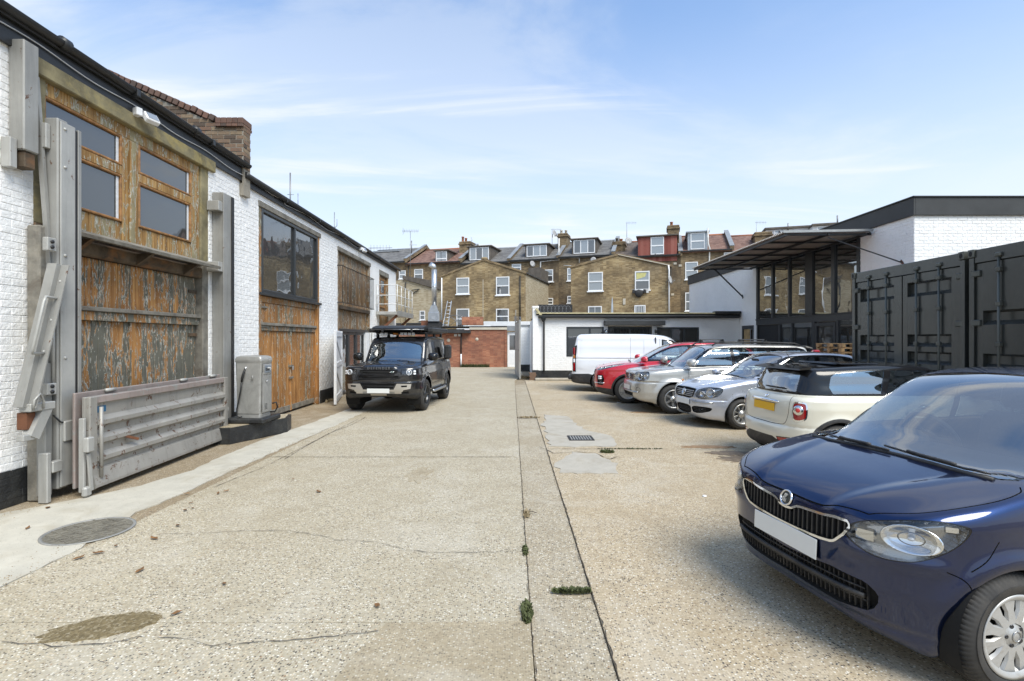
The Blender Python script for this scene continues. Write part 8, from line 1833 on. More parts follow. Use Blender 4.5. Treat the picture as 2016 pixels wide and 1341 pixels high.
# ---------------------------------------------------------------- warm silver off-roader with roof rails
def make_champ():
    wf, wr, Rt = 1.3125, -1.3125, .345
    sp = dict(low=[(1.98,.29),(2.12,.34),(2.19,.45),(2.20,.60),(2.165,.70),(2.12,.745),(2.11,.92),(2.04,.985),(1.7,1.04),(1.3,1.085),(1.1,1.10),(.5,1.10),(-1.8,1.11),(-2.2,1.08),(-2.28,.9),(-2.30,.5),(-2.2,.3),(0,.27)],
      gh=[(1.22,1.0),(.98,1.18),(.64,1.42),(.42,1.565),(.2,1.615),(-.3,1.645),(-1.2,1.635),(-2.0,1.59),(-2.12,1.5),(-2.25,1.1),(-2.1,.9),(1.1,.85)],
      plan=[(2.20,0),(2.18,.35),(2.12,.58),(2.0,.74),(1.8,.83),(1.4,.875),(-1.7,.88),(-2.1,.84),(-2.25,.72),(-2.3,.45),(-2.3,0)], gplan=[(1.22,0),(1.19,.45),(1.05,.68),(.6,.76),(-1.9,.76),(-2.1,.72),(-2.22,.5),(-2.25,0)],
      ins=[(.25,.06),(.36,.02),(.5,0),(.70,.0),(.9,.015),(1.04,.035),(1.12,.08),(1.3,.15)], gins=[(.9,-.045),(1.08,-.01),(1.3,.055),(1.55,.13),(1.7,.2)], flares=((wf,Rt,.41,.028,.06),(wr,Rt,.41,.028,.06)), hood_crown=.05, sweep=(.22,.08), k1=.07, k2=.06, k3=.02)
    def extra(r, x, ay, z):
        r = r+.014*gauss(z-.735, .016)*sstep(x, 1.6, 1.8); yc = .33+.2*np.clip((2.05-x)/.9, 0, 1); r = r-.012*sstep(ay-yc, -.04, .03)*(1-sstep(ay-yc, .06, .2))*sstep(z, .85, .95)*sstep(x, 1.0, 1.2)
        return r-.010*gauss(z-.60, .06)*sstep(ay, .7, .8)*(np.abs(x) < .85)
    sp['extra'] = extra; sp_bounds(sp, -2.31, 2.21, .91, .22, 1.68); sk = Skin(Body(sp), .025)
    root = vroot('silver_offroader', 'warm silver off-roader with roof bars and clouded headlamp', 4.90, 12.40, 182.2, .965)
    for wx in (wf, wr): sk.side(circ(wx, Rt+.005, .395, 56), 'void', ymin=.45, nmin=-.5)
    glass_top(sk, scr_poly(1.14, .44, .66, .585), 1.0, 0, 1.3)
    sk.side([(.98,1.12),(.66,1.34),(.42,1.51),(.2,1.555),(-.6,1.575),(-1.4,1.565),(-1.95,1.52),(-2.08,1.30),(-2.1,1.15),(-1.2,1.125),(0,1.115)], 'trim', sm=3)
    sk.side([(.84,1.145),(.60,1.33),(.40,1.47),(.2,1.515),(-.12,1.53),(-.14,1.15)], 'sideglass', src=('trim','trim~')); sk.side([(-.22,1.15),(-.20,1.53),(-.98,1.53),(-1.14,1.20),(-1.12,1.16)], 'sideglass', src=('trim','trim~')); sk.side([(-1.24,1.18),(-1.08,1.525),(-1.85,1.49),(-1.96,1.30),(-1.95,1.20)], 'sideglass', src=('trim','trim~'))
    gr = [(-.34,.905),(-.31,.77),(.31,.77),(.34,.905)]; sk.front(grow(gr,.018), 'grillring', xmin=1.6); sk.front(gr, 'grille', xmin=1.6, src=('grillring',))
    sk.front([(-.42,.47),(-.36,.37),(.36,.37),(.42,.47),(.36,.52),(-.36,.52)], 'lowgrille', xmin=1.5)
    fin = lamp(sk, root, [(2.10,.38,.77),(2.09,.40,.935),(2.00,.60,.975),(1.86,.74,.985),(1.84,.78,.93),(1.88,.785,.80),(2.0,.70,.76)], 32, (1.98,.60,.86), [(2.00,.60,.865,1,.35,.085,None),(1.92,.73,.87,1,.6,.06,None),(2.06,.46,.85,1,.2,.05,None)], edge=False, housing=v_lampg)
    sk.side([(1.86,.60),(1.92,.56),(1.88,.52),(1.82,.56)], 'clad2') if False else None
    for xs in ([(.96,1.09),(.94,.70),(.84,.36),(-.12,.34),(-.15,.7),(-.14,1.13)], [(-.16,1.13),(-.17,.6),(-.16,.34),(-.80,.34),(-.92,.60),(-1.10,.80),(-1.16,1.14)]): sk.ribbon(xs, .007, 'side')
    sk.ribbon([(2.07,-.38),(1.98,-.60),(1.75,-.74),(1.25,-.77)], .007, 'top', zmin=.75); sk.ribbon([(2.07,.38),(1.98,.60),(1.75,.74),(1.25,.77)], .007, 'top', zmin=.75); sk.ribbon([(1.30,.74),(1.60,.745),(2.0,.74)], .006, 'side') 
    B = sk.build; std_build(sk, root, p_champ, side=g_side); B('grillring', 'grille_surround', v_satin, root, .003, rim=True); B('grille', 'grille', v_seam, root, -.03); B('lowgrille', 'lower_grille', v_seam, root, -.04); fin()
    for y in (-.25,-.17,-.09,.09,.17,.25): p, _ = onsurf(sk, (3, y, .84), (-1,0,0), -.008); MB().bar((p.x, y, .775), (p.x-.012, y, .90), .018, .03, (1,0,0)).build('grille_bar', v_satin, root)
    badge(root, sk, (3, 0, .84), (-1,0,0), .062, v_satin, lift=.008)
    for k in (1,-1): p, n = onsurf(sk, (3, k*.63, .55), (-1,0,0), -.0); reflector(root, p+n*.004, n, .062, v_lampd, 'fog_lamp')
    p, n = onsurf(sk, (3, 0, .575), (-1,0,0), .012); plate(root, *p, v_plate_w)
    MB().tube([onsurf(sk, (3, y, .485), (-1,0,0), .0)[0] for y in np.linspace(-.62, .62, 15)], .022, 8).build('bumper_bar', v_satin, root)
    tyres(root, wf, wr, Rt, .212, .22, .765, ('open','five',6), (v_alloy, v_seam), .398, .85, steer=0)
    mirror(root, .92, .88, 1.20, p_champ, 1.25, 1.15); handle(root, sk, -.08, .97, p_champ, .18); wiper(root, sk, [(1.22,.60),(1.22,.2),(1.15,-.10)]); wiper(root, sk, [(1.23,.0),(1.22,-.30),(1.14,-.6)])
    for k in (1,-1): MB().tube([(.28,k*.60,1.60),(.18,k*.60,1.665),(-.8,k*.61,1.69),(-1.75,k*.61,1.655),(-1.88,k*.61,1.60)], .018, 8).build('roof_rail', v_plas, root)
    for x in (.05, -1.0):
        MB().bar((x,-.66,1.745),(x,.66,1.745), .045, .028, (0,0,1)).build('roof_bar', v_trim, root)
        for k in (1,-1): MB().prism([(x-.07,1.665),(x+.07,1.665),(x+.03,1.745),(x-.03,1.745)], k*.62-.03, k*.62+.03, Mxz).build('roof_bar_foot', v_plas, root)
    cabin(root, .76, .84, 1.10, -.25, .68, [-.25], v_in, rear=-1.2, xr=-1.9); badge(root, sk, (1.1, 3, .80), (0,-1,0), .035, v_amber, 'side_repeater', ring=False)
    b = MB(); [b.bbox(-2.27, -2.10, k*.74-.07, k*.74+.07, 1.12, 1.50, .03) for k in (1,)]; b.build('tail_lamp', v_red, root); MB().bbox(-2.27, -2.10, -.81, -.67, 1.12, 1.50, .03).build('tail_lamp', v_red, root)
    MB().prism([(-2.02,1.60),(-2.20,1.55),(-2.20,1.53),(-2.05,1.56)], -.60, .60, Mxz).build('rear_spoiler', p_champ, root)
    return root
make_champ()

# ---------------------------------------------------------------- red crossover
def make_red():
    wf, wr, Rt = 1.335, -1.335, .348
    sp = dict(low=[(2.0,.25),(2.16,.31),(2.23,.45),(2.245,.65),(2.225,.80),(2.14,.895),(1.95,.96),(1.6,1.03),(1.3,1.075),(1.0,1.10),(.5,1.11),(-1.7,1.15),(-2.1,1.1),(-2.2,.9),(-2.24,.6),(-2.15,.3),(0,.22)],
      gh=[(1.30,1.0),(.98,1.19),(.58,1.41),(.25,1.545),(-.15,1.61),(-.8,1.62),(-1.5,1.565),(-1.85,1.49),(-2.0,1.3),(-2.12,1.1),(-2.0,.9),(1.1,.85)],
      plan=[(2.245,0),(2.225,.35),(2.15,.60),(1.98,.78),(1.7,.88),(1.3,.925),(-1.5,.925),(-1.95,.86),(-2.15,.70),(-2.24,.4),(-2.24,0)], gplan=[(1.32,0),(1.28,.48),(1.1,.70),(.6,.785),(-1.3,.78),(-1.8,.70),(-2.05,.5),(-2.1,0)],
      ins=[(.2,.07),(.32,.03),(.5,0),(.75,.0),(.92,.012),(1.06,.04),(1.15,.09),(1.3,.16)], gins=[(.9,-.04),(1.08,-.0),(1.3,.065),(1.55,.15),(1.7,.22)], flares=((wf,Rt,.42,.018,.06),(wr,Rt,.42,.018,.06)), hood_crown=.07, sweep=(.26,.15), k1=.09, k2=.07, k3=.025)
    def extra(r, x, ay, z):
        yc = .30+.28*np.clip((2.1-x)/.9, 0, 1.2); r = r-.014*sstep(ay-yc, -.06, .04)*(1-sstep(ay-yc, .05, .25))*sstep(z, .8, .9)*sstep(x, 1.0, 1.3)
        return r-.008*gauss(z-.88, .03)*sstep(ay, .75, .85)+.015*gauss(z-.5, .06)*sstep(ay,.75,.85)*(np.abs(x) < .85)
    sp['extra'] = extra; sp_bounds(sp, -2.25, 2.25, .95, .18, 1.65); sk = Skin(Body(sp), .026)
    root = vroot('red_crossover', 'bright red crossover between the white van and silver off-roader', 4.52, 14.10, 171, 1.0)
    for wx in (wf, wr): sk.side(circ(wx, Rt+.005, .385, 56), 'void', ymin=.45, nmin=-.5); sk.side(circ(wx, Rt+.005, .435, 56), 'clad', ymin=.45, nmin=-.1)
    sk.side([(-2.3,.0),(2.3,.0),(2.3,.34),(-2.3,.34)], 'clad', ymin=.2, nmin=-.3); sk.front([(-.95,.0),(.95,.0),(.95,.36),(.7,.40),(-.7,.40),(-.95,.36)], 'clad', xmin=1.4, nmin=-.2)
    glass_top(sk, scr_poly(1.20, .22, .68, .575), 1.0, 0, 1.4)
    sk.side([(1.02,1.13),(.6,1.33),(.22,1.49),(-.15,1.545),(-.8,1.55),(-1.4,1.50),(-1.75,1.40),(-1.7,1.24),(-1.3,1.17),(0,1.14)], 'trim', sm=3)
    sk.side([(.80,1.165),(.55,1.31),(.22,1.45),(-.1,1.50),(-.22,1.50),(-.24,1.17)], 'sideglass', src=('trim','trim~')); sk.side([(-.32,1.17),(-.30,1.505),(-.8,1.505),(-1.12,1.48),(-1.20,1.20)], 'sideglass', src=('trim','trim~')); sk.side([(-1.28,1.21),(-1.22,1.46),(-1.6,1.37),(-1.58,1.27)], 'sideglass', src=('trim','trim~'))
    gr = [(-.46,.86),(-.34,.74),(-.36,.66),(.36,.66),(.34,.74),(.46,.86),(.3,.875),(.1,.855),(-.1,.855),(-.3,.875)]; sk.front(grow(gr,.014), 'grillring', xmin=1.5); sk.front(gr, 'grille', xmin=1.5, src=('grillring',))
    sk.front([(-.45,.50),(-.40,.40),(.40,.40),(.45,.50)], 'lowgrille', xmin=1.5, src=('body','clad')); fogp = [(2.12,.62,.73),(2.02,.80,.74),(1.99,.83,.62),(2.02,.80,.46),(2.12,.64,.47)]
    sk.diag(fogp, 35, 'foghouse', sm=0)
    fin = lamp(sk, root, [(2.12,.50,.865),(2.08,.56,.915),(1.92,.74,.985),(1.68,.84,1.03),(1.60,.87,1.035),(1.66,.87,.985),(1.86,.82,.915),(2.02,.70,.865)], 45, (1.90,.72,.95), [(1.96,.72,.915,1,.5,.05,None),(2.05,.60,.895,1,.4,.045,None),(1.82,.80,.965,.8,.8,.035,None)], edge=True, housing=v_lampg, shr=.06)
    for xs in ([(1.0,1.08),(.98,.70),(.86,.36),(-.20,.34),(-.23,.7),(-.225,1.15)], [(-.24,1.15),(-.25,.6),(-.24,.34),(-.85,.34),(-.98,.60),(-1.14,.80),(-1.2,1.17)]): sk.ribbon(xs, .007, 'side')
    sk.ribbon([(2.08,-.48),(1.9,-.66),(1.6,-.79),(1.25,-.80)], .007, 'top', zmin=.75); sk.ribbon([(2.08,.48),(1.9,.66),(1.6,.79),(1.25,.80)], .007, 'top', zmin=.75)
    B = sk.build; std_build(sk, root, p_red, side=g_side); B('grillring', 'grille_surround', v_chrome, root, .003, rim=True); B('grille', 'grille', v_seam, root, -.03); B('lowgrille', 'lower_grille', v_seam, root, -.03); B(('foghouse','foghouse~'), 'fog_lamp_housing', v_trim, root, -.02); fin()
    for k in (1,-1):
        for z in (.69, .64): MB().bbox(-.03, .03, -.05, .05, -.02, .02, .01, Matrix.Translation((2.06, k*.73, z)) @ Matrix.Rotation(k*R(35), 4, 'Z')).build('fog_lamp', v_bulb, root)
        reflector(root, (2.06, k*.73, .55), (1,k*.6,0), .045, v_lampd, 'fog_lamp'); MB().tube([onsurf(sk, (3, k*y, .52+.0*y), (-1,0,0), .006)[0] for y in np.linspace(.48, .80, 6)], .012, 6).build('bumper_strip', v_chrome, root)
    for z in (.69, .73, .77, .81): MB().tube([onsurf(sk, (3, y, z), (-1,0,0), -.012)[0] for y in np.linspace(-.33, .33, 7)], .006, 5).build('grille_bar', v_plas, root)
    p, n = onsurf(sk, (3, 0, .58), (-1,0,0), .012); plate(root, *p, v_plate_w); badge(root, sk, (3, 0, .90), (-1,0,0), .055, v_trim, sy=.6, lift=.006)
    tyres(root, wf, wr, Rt, .226, .225, .805, ('open','twin',5), (v_alloy, v_seam), .388, .90)
    mirror(root, .92, .91, 1.17, p_red, 1.15); handle(root, sk, -.12, .98, p_red, .18); wiper(root, sk, [(1.24,.60),(1.24,.2),(1.18,-.10)]); wiper(root, sk, [(1.25,.0),(1.24,-.30),(1.16,-.6)])
    cabin(root, .78, .84, 1.10, -.25, .66, [-.25], v_in, rear=-1.15, xr=-1.8)
    MB().prism([(-1.75,1.52),(-2.02,1.47),(-2.02,1.45),(-1.8,1.47)], -.58, .58, Mxz).build('rear_spoiler', p_red, root); MB().bbox(-2.18, -2.05, .55, .80, .95, 1.12, .03).build('tail_lamp', v_red, root); MB().bbox(-2.18, -2.05, -.80, -.55, .95, 1.12, .03).build('tail_lamp', v_red, root)
    return root
make_red()

# ---------------------------------------------------------------- white panel van, tail towards the gate
def make_van():
    wf, wr, Rt = 1.465, -1.465, .335
    sp = dict(low=[(2.2,.27),(2.38,.36),(2.44,.6),(2.42,.85),(2.3,1.0),(1.98,1.12),(1.6,1.20),(0,1.28),(-2.35,1.28),(-2.45,1.2),(-2.47,.62),(-2.53,.56),(-2.54,.40),(-2.45,.30),(0,.28)],
      gh=[(1.80,1.08),(1.40,1.42),(1.05,1.73),(.8,1.88),(.3,1.955),(-.8,1.975),(-2.0,1.97),(-2.32,1.93),(-2.41,1.80),(-2.44,1.2),(-2.3,.8),(1.6,.8)],
      plan=[(2.44,0),(2.41,.4),(2.28,.72),(2.0,.90),(1.6,.965),(.5,.985),(-1.8,.985),(-2.25,.95),(-2.44,.86),(-2.53,.6),(-2.54,0)], gplan=[(1.85,0),(1.80,.5),(1.6,.80),(1.1,.90),(.5,.935),(-1.8,.94),(-2.25,.915),(-2.41,.82),(-2.44,.5),(-2.45,0)],
      ins=[(.2,.06),(.35,.02),(.5,0),(.9,.0),(1.15,.02),(1.3,.05),(1.5,.1)], gins=[(.8,-.03),(1.2,-.0),(1.5,.05),(1.8,.12),(1.95,.17)], flares=((wf,Rt,.40,.012,.05),(wr,Rt,.40,.012,.05)), sweep=(.25,.03), k1=.10, k2=.12, k3=.04, roof_crown=.04)
    def extra(r, x, ay, z):
        # pressed side panels
        bx = np.maximum(np.abs(x+1.15)-1.08, np.abs(z-1.47)-.27); r = r+.010*(1-sstep(bx, -.015, .015))*sstep(ay, .7, .8)
        return r+.012*gauss(z-1.12, .025)*sstep(ay, .8, .9)*(x < .5)+.010*gauss(z-.74, .03)*sstep(ay, .8, .9)*(np.abs(x) < 1.0)
    sp['extra'] = extra; sp_bounds(sp, -2.55, 2.45, 1.01, .2, 2.0); sk = Skin(Body(sp), .03)
    root = vroot('white_van', 'white panel van parked nose in along the low workshop', 4.38, 16.95, -9, .95)
    for wx in (wf, wr): sk.side(circ(wx, Rt+.005, .38, 48), 'void', ymin=.45, nmin=-.5)
    sk.side([(-2.6,.0),(2.3,.0),(2.3,.40),(1.0,.40),(-1.0,.40),(-1.9,.62),(-2.6,.60)], 'clad', ymin=.2, nmin=-.4); sk.front([(-1,.0),(1,.0),(1,.60),(-1,.60)], 'clad', xs=-1, xmin=2.0, nmin=-.2)
    sk.side([(1.55,1.24),(1.28,1.50),(1.02,1.72),(.70,1.78),(.52,1.78),(.50,1.25)], 'trim', sm=0); sk.side([(1.42,1.29),(1.24,1.47),(1.00,1.67),(.72,1.73),(.57,1.73),(.56,1.29)], 'sideglass', src=('trim','trim~'))
    glass_top(sk, scr_poly(1.70, .98, .78, .70), 1.1, .5, 2.0)
    sk.front([(-.80,1.25),(.80,1.25),(.74,1.75),(-.74,1.75)], 'trim', xs=-1, xmin=2.0); sk.front([(-.72,1.30),(-.06,1.30),(-.06,1.70),(-.68,1.70)], 'rearglass', xs=-1, xmin=2.0, src=('trim',)); sk.front([(.06,1.30),(.72,1.30),(.68,1.70),(.06,1.70)], 'rearglass', xs=-1, xmin=2.0, src=('trim',))
    sk.diag([(-2.42,.84,.68),(-2.42,.84,1.55),(-2.34,.93,1.58),(-2.33,.95,.68)], 180-58, 'taillamp', sm=0, nmin=.1)
    sk.ribbon([(.46,1.80),(.45,1.2),(.45,.45)], .010, 'side'); sk.ribbon([(.44,1.84),(-.5,1.86),(-.52,.45)], .008, 'side', sm=False) ; sk.ribbon([(0,.62),(0,1.85)], .010, 'front', xs=-1, xmin=2.0, sm=False)
    sk.ribbon([(1.62,1.22),(1.52,.8),(1.42,.72)], .008, 'side')
    B = sk.build; std_build(sk, root, p_van, side=g_side, rear=g_priv)
    for t in ('', '~'):
        k = -1 if t else 1; l_ = B('taillamp'+t, 'tail_lamp', v_trim, root, .002, rim=True)
        for z0, z1, m in ((.72,.98,v_red),(1.0,1.12,v_bulb),(1.14,1.24,v_amber),(1.26,1.50,v_red)):
            T = Matrix.Translation((-2.375, k*.905, 0)) @ Matrix.Rotation(-k*R(58), 4, 'Z'); MB().bbox(-.035, .012, -.03, .03, z0, z1, .01, T).build('lamp_lens', m, l_)
    tyres(root, wf, wr, Rt, .20, .21, .85, ('cov','cover',7), (v_cap, v_seam), .383, .95, n=48)
    mirror(root, 1.28, .98, 1.28, v_plas, 1.3, 1.6); handle(root, sk, .56, 1.10, v_plas, .18); handle(root, sk, -.45, 1.05, v_plas, .18)
    MB().bbox(-2.60, -2.46, -.80, .80, .40, .55, .04).build('rear_bumper_step', v_plas, root); p, n = onsurf(sk, (-3, .30, .85), (1,0,0), .012); plate(root, *p, v_plate_y, xs=-1)
    cabin(root, .88, 1.32, 1.25, .45, .80, [.45], v_in, xr=.3, floor=.5); MB().bbox(.30, .34, -.86, .86, .5, 1.85, .01).build('bulkhead', v_in, root)
    MB().lathe([(0,.012),(.03,.01),(.036,0)], 10, Matrix.Translation((-2.54, .55, .50)) @ Matrix.Rotation(R(-90), 4, 'Y')).build('parking_sensor', v_plas, root)
    return root
make_van()

# ---------------------------------------------------------------- black off-roader with roof tent
def make_black():
    wf, wr, Rt = 1.30, -1.30, .405
    sp = dict(low=[(1.93,.40),(2.07,.46),(2.14,.60),(2.15,.85),(2.14,1.02),(2.09,1.12),(1.98,1.175),(1.5,1.205),(1.0,1.23),(.8,1.24),(-2.0,1.25),(-2.13,1.2),(-2.16,.7),(-2.1,.42),(0,.38)],
      gh=[(1.00,1.15),(.84,1.35),(.66,1.62),(.53,1.80),(.38,1.875),(.1,1.90),(-1.85,1.905),(-2.04,1.86),(-2.11,1.6),(-2.14,1.2),(-2.0,1.0),(.9,1.0)],
      plan=[(2.15,0),(2.14,.45),(2.09,.72),(1.96,.90),(1.75,.975),(1.4,.99),(-1.8,.99),(-2.05,.94),(-2.15,.80),(-2.16,0)], gplan=[(1.02,0),(1.0,.5),(.93,.76),(.7,.84),(-1.9,.84),(-2.06,.80),(-2.12,.6),(-2.13,0)],
      ins=[(.35,.07),(.48,.02),(.6,0),(.95,.0),(1.12,.02),(1.2,.05),(1.3,.10)], gins=[(1.0,-.03),(1.24,.0),(1.5,.035),(1.8,.08),(1.95,.12)], flares=((wf,Rt,.47,.030,.07),(wr,Rt,.47,.030,.07)), hood_crown=.03, sweep=(.10,.05), k1=.09, k2=.07, k3=.02, roof_crown=.02)
    def extra(r, x, ay, z):
        # raised bonnet centre and step below the lamps
        return r-.028*(1-sstep(ay, .38, .47))*sstep(z, 1.08, 1.16)*sstep(x, .95, 1.1)+.010*gauss(z-.80, .015)*sstep(x, 1.7, 1.9)-.016*gauss(z-.68, .03)*sstep(x, 1.8, 1.95)*(1-sstep(ay, .75, .85))*0
    sp['extra'] = extra; sp_bounds(sp, -2.17, 2.15, 1.04, .3, 1.93); sk = Skin(Body(sp), .025)
    root = vroot('black_offroader', 'black boxy off-roader with roof tent facing the camera by the glazed doors', -2.87, 13.45, 265.5, .925)
    for wx in (wf, wr): sk.side(circ(wx, Rt+.02, .46, 56), 'void', ymin=.45, nmin=-.5)
    sk.side([(-2.2,.0),(2.2,.0),(2.2,.5),(-2.2,.5)], 'clad', ymin=.2, nmin=-.4)
    sk.front(scr_ := [(-.70,1.285),(-.66,1.27),(.66,1.27),(.70,1.285),(.67,1.72),(.62,1.80),(-.62,1.80),(-.67,1.72)], 'trim', xmin=.3, src=('body',)) if False else None
    glass_top(sk, [(.955,.70),(.97,.35),(.97,-.35),(.955,-.70),(.93,-.73),(.62,-.69),(.585,-.64),(.57,-.3),(.57,.3),(.585,.64),(.62,.69),(.93,.73)], 1.2, .3, 1.1)
    sk.side([(.80,1.27),(.62,1.55),(.50,1.75),(.38,1.81),(-.5,1.83),(-1.9,1.82),(-2.02,1.76),(-2.04,1.28),(-1,1.27)], 'trim')
    sk.side([(.68,1.31),(.55,1.54),(.42,1.74),(-.30,1.76),(-.30,1.31)], 'sideglass', src=('trim','trim~')); sk.side([(-.40,1.31),(-.40,1.76),(-1.20,1.76),(-1.20,1.31)], 'sideglass', src=('trim','trim~')); sk.side([(-1.45,1.31),(-1.45,1.76),(-1.90,1.74),(-1.92,1.31)], 'sideglass', src=('trim','trim~'))
    sk.front([(-.48,1.075),(-.46,.99),(.46,.99),(.48,1.075)], 'grille', xmin=1.6); sk.front([(-.50,.94),(-.50,.88),(.50,.88),(.50,.94)], 'grille', xmin=1.6)
    sk.front([(-.42,.745),(-.36,.62),(.36,.62),(.42,.745)], 'grille', xmin=1.6); sk.front([(.56,.54),(.58,.48),(.74,.49),(.74,.56)], 'grille', xmin=1.5, both=True)
    sk.front([(-.80,.735),(-.78,.62),(-.62,.59),(-.56,.50),(-.52,.455),(.52,.455),(.56,.50),(.62,.59),(.78,.62),(.80,.735),(.46,.745),(.38,.60),(-.38,.60),(-.46,.745)], 'skid', xmin=1.5)
    sk.front([(.56,.70),(.57,.66),(.70,.665),(.71,.705)], 'grille', xmin=1.5, both=True, src=('skid',)); sk.front([(-.40,.55),(-.40,.485),(.40,.485),(.40,.55)], 'skidin', xmin=1.5, src=('skid',))
    sk.diag([(2.12,.55,.96),(2.11,.56,1.09),(2.02,.78,1.10),(1.94,.90,1.09),(1.92,.93,1.02),(1.95,.90,.95),(2.04,.78,.93)], 25, 'headlampe', sm=0); sk.diag([(2.11,.57,.97),(2.10,.58,1.08),(2.02,.78,1.09),(1.95,.89,1.08),(1.93,.915,1.02),(1.96,.89,.96),(2.04,.78,.945)], 25, 'headlamp', src=('headlampe','headlampe~'), sm=0)
    for xs in ([(.86,1.26),(.86,.70),(.78,.52),(-.34,.50),(-.36,.7),(-.36,1.26)],[(-.38,1.26),(-.39,.6),(-.38,.52),(-.84,.52),(-.95,.80),(-1.22,.95),(-1.24,1.26)]): sk.ribbon(xs, .008, 'side')
    sk.ribbon([(2.05,-.70),(1.9,-.86),(1.4,-.90),(1.0,-.90)], .008, 'top', zmin=.9); sk.ribbon([(2.05,.70),(1.9,.86),(1.4,.90),(1.0,.90)], .008, 'top', zmin=.9)
    for y0 in (-.72, .50): sk.top(rrect(1.28, 1.68, y0, y0+.22, .04), 'clad', zmin=1.0)
    B = sk.build; std_build(sk, root, p_black, side=g_priv, screen=g_screen)
    B(('grille','grille~'), 'grille', v_seam, root, -.02); B('skid', 'bumper_panel', v_satin2 := plain('satin_bumper_silver', (.50,.47,.42), .38, .5), root, .006, rim=True); B('skidin', 'skid_plate', plain('skid_grey', (.30,.30,.29), .45, .5), root, .003, rim=True)
    for t in ('', '~'):
        k = -1 if t else 1; B('headlampe'+t, 'headlamp_edge', v_trim, root, -.001); h = B('headlamp'+t, 'headlamp', g_lens, root, -.002, rim=False); B('headlamp'+t, 'lamp_housing', v_lampd, h, -.03)
        T = Matrix.Translation((2.055, k*.745, 1.02)) @ Vector((1,k*.3,0)).normalized().to_track_quat('Z','Y').to_matrix().to_4x4(); MB().lathe([(.068,-.02),(.068,.012),(.054,.012),(.054,-.02)], 26, T).build('daylight_ring', v_bulb, h); MB().lathe([(0,.0),(.03,-.004),(.045,-.02)], 16, T).build('lamp_lens', v_lampin, h)
        MB().bbox(-.02, .012, -.03, .03, -.022, .022, .004, Matrix.Translation((1.985, k*.865, 1.045)) @ Matrix.Rotation(k*R(35), 4, 'Z')).build('lamp_cube', v_bulb, h); MB().bbox(-.02, .012, -.03, .03, -.022, .022, .004, Matrix.Translation((1.985, k*.865, .985)) @ Matrix.Rotation(k*R(35), 4, 'Z')).build('lamp_cube', v_bulb, h)
    for z in (1.03, .91, .68): MB().tube([onsurf(sk, (3, y, z), (-1,0,0), -.012)[0] for y in np.linspace(-.40, .40, 5)], .008, 5).build('grille_bar', v_plas, root)
    p, n = onsurf(sk, (3, 0, .575), (-1,0,0), .022); plate(root, *p, v_plate_w, w=.56)
    badge(root, sk, (3, .34, 1.03), (-1,0,0), .05, simple('oval_badge_green', (.10,.14,.12), .35, coord='obj'), sy=.5, lift=.004)
    tx = bpy.data.curves.new('bonnet_lettering', 'FONT'); tx.body = 'DEFENDER'; tx.size = .085; tx.extrude = .004; tx.space_character = 1.55; tx.align_x = 'CENTER'; to = bpy.data.objects.new('t', tx); COL.objects.link(to); bpy.context.view_layer.update()
    me = bpy.data.meshes.new_from_object(to.evaluated_get(bpy.context.evaluated_depsgraph_get())); bpy.data.objects.remove(to); me.materials.clear(); me.materials.append(v_satin)
    p, n = onsurf(sk, (3, 0, 1.125), (-1,0,0), .006); L_ = bpy.data.objects.new('bonnet_lettering', me); COL.objects.link(L_); L_.parent = root
    zq = n.normalized(); xq = Vector((0,1,0)); yq = zq.cross(xq); L_.matrix_local = Matrix(((xq.x,yq.x,zq.x,p.x),(xq.y,yq.y,zq.y,p.y),(xq.z,yq.z,zq.z,p.z-.03),(0,0,0,1)))
    tyres(root, wf, wr, Rt, .265, .26, .865, ('cov','five',5), (v_alloy_d, v_seam), .463, .96, steer=R(-3), det=True, n=60)
    mirror(root, .78, .98, 1.36, v_trim, 1.3, 1.2); wiper(root, sk, [(1.0,.62),(1.0,.2),(.97,-.05)]); wiper(root, sk, [(1.0,.0),(1.0,-.35),(.96,-.62)]); handle(root, sk, -.30, 1.14, v_trim, .18)
    cabin(root, .88, .70, 1.27, -.15, .85, [-.15], v_in, rear=-1.05, xr=-1.9, floor=.5)
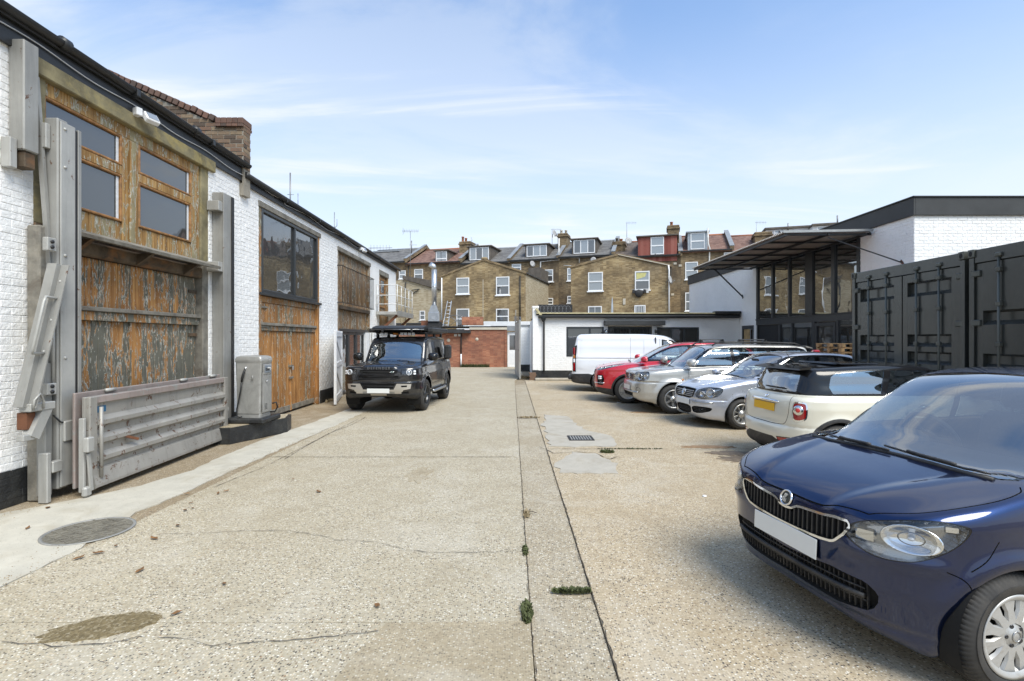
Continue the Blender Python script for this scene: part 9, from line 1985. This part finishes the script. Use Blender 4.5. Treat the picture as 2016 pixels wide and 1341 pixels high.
    for k in (1,-1): MB().tube([(.75, k*1.02, .46),(.7, k*1.06, .44),(-.7, k*1.06, .44),(-.75, k*1.02, .46)], .035, 8).build('side_step', v_satin, root)
    MB().bbox(-1.50, -1.22, .90, 1.10, 1.22, 1.66, .05).build('side_carrier', v_plas, root)
    ax = Matrix.Translation((-2.28, .08, 1.05)) @ Matrix.Rotation(R(-90), 4, 'Y'); MB().lathe([(.0,-.10),(.24,-.10),(.36,-.10),(.39,-.06),(.395,.06),(.37,.10),(.25,.11),(.0,.07)], 40, ax).build('spare_wheel', v_rub, root)
    # roof rack with tent, lamps and feet
    rk = MB(); rk.bbox(-1.9, .30, -.72, .72, 1.985, 2.03, .02); o_ = rk.build('roof_rack', v_plas, root)
    for x in (.15, -.8, -1.7):
        for k in (1,-1): MB().bbox(x-.06, x+.06, k*.70-.03, k*.70+.03, 1.88, 1.984, .01).build('rack_foot', v_plas, root)
    tent = MB(); tent.prism([(.55,2.075),(.60,2.13),(.52,2.17),(.2,2.22),(-1.6,2.23),(-1.75,2.15),(-1.72,2.075)], -.72, .72, Mxz); t_ = tent.build('roof_tent', simple('tent_shell', (.02,.02,.02), .5, var=.3, coord='obj'), root, auto=30)
    MB().prism([(.50,2.04),(.56,2.074),(-1.7,2.074),(-1.66,2.04)], -.66, .66, Mxz).build('tent_base', v_trim, t_); MB().tube([(.585,-.74,2.10),(.585,.74,2.10)], .012, 6).build('tent_seal', v_satin, t_)
    for y in (-.42, .40): MB().bbox(.56, .62, y-.03, y+.03, 2.04, 2.12, .008).build('tent_latch', v_plas, t_)
    MB().bbox(-1.75, .3, -.92, -.74, 2.02, 2.14, .03).build('side_awning', v_plas, root); MB().bbox(-1.75, .3, .76, .93, 2.02, 2.16, .03).build('side_locker', v_plas, root)
    for y in (-.52, -.40, .05, .16, .27, .38): MB().bbox(.30, .36, y-.045, y+.045, 1.94, 2.02, .01).build('roof_spotlight', v_bulb, root)
    MB().bbox(.31, .36, -.20, -.06, 1.95, 2.01, .01).build('amber_beacon', v_amber, root)
    return root
make_black()
